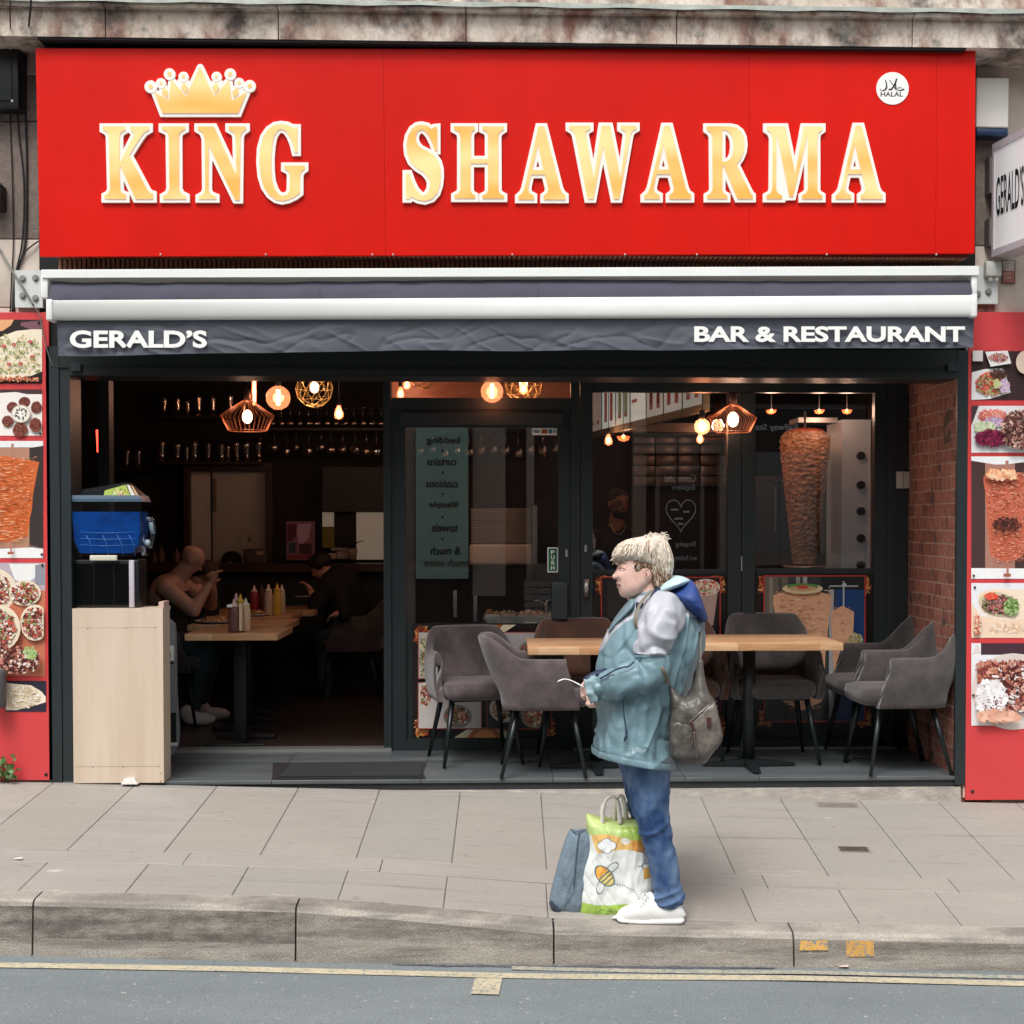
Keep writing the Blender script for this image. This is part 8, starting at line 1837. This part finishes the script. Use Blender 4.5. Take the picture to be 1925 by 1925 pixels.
mb = MB(); inflate(mb, [(1103, 1531), (1112, 1533), (1150, 1538), (1180, 1538), (1206, 1536), (1208, 1545), (1170, 1545), (1130, 1541), (1104, 1538)], YB1+.05, .03, 1.5, power=.4); mb.build('bag_back_edge', mat('lime_film', 'b5d24c', .35), bg1)
for pts, dy in (([(1131, 1543), (1131, 1520), (1136, 1502), (1146, 1493), (1155, 1496), (1161, 1512), (1164, 1543)], -.055), ([(1156, 1543), (1158, 1520), (1162, 1502), (1169, 1497), (1174, 1505), (1177, 1520), (1178, 1543)], .02)):
    mb = MB(); pth = cat([U(a, b_, dy) for a, b_ in pts], 6); mb.tube(pth, [.0105 if i < 10 or i > len(pth)-11 else .0065 for i in range(len(pth))], 8); mb.build('handle', mat('cream_webbing', 'd8d2c6', .7), bg1)
gg = solve_ground(1060, 1716); YB2 = gg.y+.06
bg2 = thing('shopping_bag', 'grey denim tote bag standing behind the white and green carrier bag', 'shopping bag', (gg.x, YB2, gz(gg.x, YB2)))
mb = MB(); inflate(mb, smooth_poly([(1073, 1558), (1085, 1561), (1102, 1559), (1110, 1580), (1112, 1640), (1108, 1700), (1095, 1720), (1070, 1719), (1052, 1716), (1038, 1705), (1033, 1690), (1039, 1662), (1050, 1620), (1062, 1580)], 2), YB2, .065, 1.2, power=.4, disp=lambda x, y, h: (.012*fbm((x*.05, y*.02, 11), 1))*h); mb.build('bag', mat('grey_denim', '6f7f8b', .9, var=.15, vs=60, stretch=(1, 1, 3)), bg2)
mb = MB(); mb.tube(cat([P(1089, 1563, YB2-.052), P(1084, 1600, YB2-.068), P(1080, 1650, YB2-.070), P(1076, 1712, YB2-.05)], 5), .003, 5); mb.tube(cat([P(1073, 1559, YB2-.01), P(1083, 1564, YB2-.045), P(1100, 1560, YB2-.03)], 5), .003, 5); mb.build('seam', mat('dark_denim_seam', '4c5964', .9), bg2)
mb = MB(); mb.tube(cat([P(1180, 1524, YB2+.05), P(1188, 1519, YB2+.05), P(1194, 1530, YB2+.05), P(1197, 1545, YB2+.05)], 5), .004, 6); mb.build('strap', mat('black_strap', '30343a', .7), bg2)
mb = MB(); inflate(mb, smooth_poly([(1036, 1693), (1045, 1702), (1058, 1715), (1052, 1719), (1040, 1712), (1032, 1698)], 2), YB2-.04, .02, 1.2); mb.build('dark_corner', mat('dark_denim_corner', '2e3844', .9), bg2)
# small litter on the kerb line
for px, py, c_, lab in ((1030, 1811, 'd8c8b0', 'tiny pale scrap of litter in the gutter below the woman'), (1585, 1820, 'd8b8b0', 'tiny pink scrap of litter in the gutter below the orange kerb paint'), (32, 1617, 'd8cfc8', 'white smear of litter on the pavement at the left edge')):
    v = PF(px, py, zb(PX(px, -2, py)) if py > 1700 else gz(PX(px, -1.2, py), -1.2)); 
    if py < 1700: v = solve_ground(px, py)
    mb = MB(); mb.add([(v.x-.02, v.y, v.z+.006), (v.x+.02, v.y-.008, v.z+.008), (v.x+.025, v.y+.01, v.z+.012), (v.x-.01, v.y+.012, v.z+.008)], [(0, 1, 2, 3)]); tag(mb.build('litter_scrap', mat('litter_'+c_, c_, .6)), lab, 'litter')

# ================================================================ ACROSS THE STREET (seen mirrored in the glass)
YO = -12.5
def RP(px, py, Y=YO): v = P(px, py, 2*YG-Y); return Vector((v.x, Y, v.z))
def rbx(mb, x0, y0, x1, y1, Y, dep, mi=0): a = RP(x0, y1, Y); q = RP(x1, y0, Y); mb.box((a.x, Y-dep, a.z), (q.x, Y, q.z), mi)
ob = thing('opposite_building', 'dark shop building across the road, seen mirrored in the window glass', 'building', (0, YO, 0))
mb = MB(); mb.box((-14, YO-6, -.7), (14, YO-.35, 7.0)); mb.build('wall', mat('dark_brick_far', '3a3431', .8, var=.2, vs=3), ob)
mb = MB(); rbx(mb, 762, 690, 779, 1300, YO, .3); rbx(mb, 889, 690, 950, 1120, YO, .3); rbx(mb, 1190, 780, 1215, 1200, YO, .3); mb.box((-14, YO-.3, 3.9), (14, YO-.0, 4.4)); rbx(mb, 1352, 690, 1376, 1300, YO+.02, .3); rbx(mb, 1540, 840, 1562, 1300, YO+.02, .3); rbx(mb, 560, 690, 600, 1300, YO, .3); rbx(mb, 990, 690, 1004, 1300, YO, .3); mb.build('pilaster', mat('beige_stone_far', 'a89a8c', .8), ob)
mb = MB(); rbx(mb, 1420, 1040, 1640, 1062, YO+.2, .1); rbx(mb, 1000, 1060, 1070, 1170, YO+.2, .1); rbx(mb, 1190, 815, 1370, 850, YO+.1, .1); mb.build('sill', mat('grey_stone_far', '7a736c', .8), ob)
sh_ = MB()
for k in range(9): rbx(sh_, 985, 1092+k*13, 1078, 1103+k*13, YO+.3, .05)
sh_.build('shutter', mat('grey_shutter_far', '8c8a84', .6), ob)
mb = MB(); rbx(mb, 1420, 850, 1535, 1040, YO+.05, .05); rbx(mb, 600, 760, 690, 1000, YO+.05, .05); mb.build('window', mat('grey_window_far', '6c7274', .3), ob)
mbn = thing('shop_banner', 'tall mint green window banner listing soft furnishings, mirrored in the glass door', 'banner', RP(830, 1088, YO+.25))
mb = MB(); rbx(mb, 782, 800, 880, 1088, YO+.25, .03); mb.build('panel', mat('mint_vinyl', 'a9cdbd', .5), mbn)
mb = MB()
def rtext(mb, s, x0, y0, x1, y1, Y, bold=.0):
    """text facing the shop (towards +Y)"""
    a = RP(x1, y1, Y); q = RP(x0, y1, Y); c_ = RP(x1, y0, Y); w = a.x-q.x; put_text(mb, s, (a.x, Y, a.z), (-1, 0, 0), (0, 0, 1), w, c_.z-a.z, 0, bold)
for s, y, x0, x1, h in (('bedding', 829, 805, 862, 12), ('curtains', 868, 806, 855, 10), ('cushions', 909, 804, 858, 11), ('lifestyle', 950, 810, 858, 11), ('towels', 992, 815, 858, 11), ('& much', 1035, 813, 862, 12), ('much more', 1058, 800, 876, 10)): rtext(mb, s, x0-3, y-h/2-2, x1+3, y+h/2+2, YO+.262, .02)
for y in (848, 888, 929, 972, 1013):
    v = RP(832, y, YO+.262); mb.prism([(v.x+.02*math.cos(a), v.z+.02*math.sin(a)) for a in np.linspace(0, 5.5, 8)], YO+.258, YO+.262)
mb.build('lettering', mat('dark_green_ink', '16302a', .6), mbn)
sg = thing('noticeboard', 'black noticeboard with a pale heart outline, mirrored in the middle window', 'noticeboard', RP(1278, 1090, YO+.5))
mb = MB(); rbx(mb, 1232, 878, 1240, 1085, YO+.5, .08); rbx(mb, 1316, 878, 1324, 1085, YO+.5, .08); rbx(mb, 1240, 874, 1316, 882, YO+.5, .08); mb.build('frame', mat('grey_stone_far', '7a736c', .8), sg)
mb = MB(); rbx(mb, 1240, 882, 1316, 1085, YO+.48, .04); mb.build('panel', mat('black_panel_far', '101412', .5), sg)
mb = MB()
for s, x0, y0, x1, y1 in (('Come and', 1250, 892, 1308, 906), ('Explore', 1264, 911, 1306, 924), ('Shopping', 1270, 1018, 1308, 1030), ('and Railway', 1266, 1044, 1310, 1056)): rtext(mb, s, x0, y0, x1, y1, YO+.49, .01)
hp_ = []
for k in range(41):
    a = 2*math.pi*k/40; x = 16*math.sin(a)**3; y = 13*math.cos(a)-5*math.cos(2*a)-2*math.cos(3*a)-math.cos(4*a); v = RP(1280+x*1.75, 965-y*2.1, YO+.5); hp_.append(v)
mb.tube(hp_, .011, 5); 
for x, y, w in ((1268, 958, 14), (1290, 962, 12), (1276, 975, 16), (1280, 985, 10)): rbx(mb, x-w/2, y-2, x+w/2, y+2, YO+.5, .01)
mb.build('lettering', mat('white_ink_far', 'd8dcd8', .6), sg)
fp = thing('finger_post', 'black and white street direction sign to the station, mirrored in the right window', 'street sign', RP(1480, 1100, -9.5))
YP2 = -9.5
mb = MB(); rbx(mb, 1400, 768, 1500, 812, YP2, .03); rbx(mb, 1500, 795, 1582, 836, YP2-.001, .03); mb.build('arm', mat('black_panel_far', '101412', .5), fp)
mb = MB(); rtext(mb, 'Railway Sta', 1420, 797, 1500, 812, YP2+.01, .02); rtext(mb, 'Westgate', 1512, 812, 1578, 826, YP2+.01, .02); mb.build('lettering', mat('white_ink_far', 'd8dcd8', .6), fp)
mb = MB(); v = RP(1640, 830, YP2); mb.tube([(v.x, YP2, -.5), (v.x, YP2, v.z+.6)], .05, 12); mb.build('post', mat('black_panel_far', '101412', .5), fp)
bs_ = thing('bus_stop_panel', 'pale route panel with a chequered edge, mirrored at the top of the right window', 'street sign', RP(1520, 770, YP2-.3))
mb = MB(); rbx(mb, 1415, 715, 1620, 768, YP2-.3, .03); mb.build('panel', mat('pale_blue_panel', '7f8a96', .5), bs_)
mb = MB(); rtext(mb, 'Cathedral', 1428, 742, 1500, 752, YP2-.29, .01); rtext(mb, 'Wakefield', 1508, 742, 1580, 752, YP2-.29, .01); rtext(mb, 'Bus St', 1425, 756, 1470, 765, YP2-.29, .01)
mb.build('lettering', mat('white_ink_far', 'd8dcd8', .6), bs_)
mb = MB()
for i in range(28):
    for j in range(6):
        if (i+j) % 2 and (j > 2 or i > 20) : rbx(mb, 1470+i*5.4, 716+j*5.4, 1475.4+i*5.4, 721.4+j*5.4, YP2-.288, .004)
mb.build('chequer', mat('grey_chequer', '3c4248', .6), bs_)
struct(MB().box((-14, YO-.35, -.68), (14, -9.8, -.33)).build('far_pavement', mat('far_paving', '8a8078', .9, var=.1)))
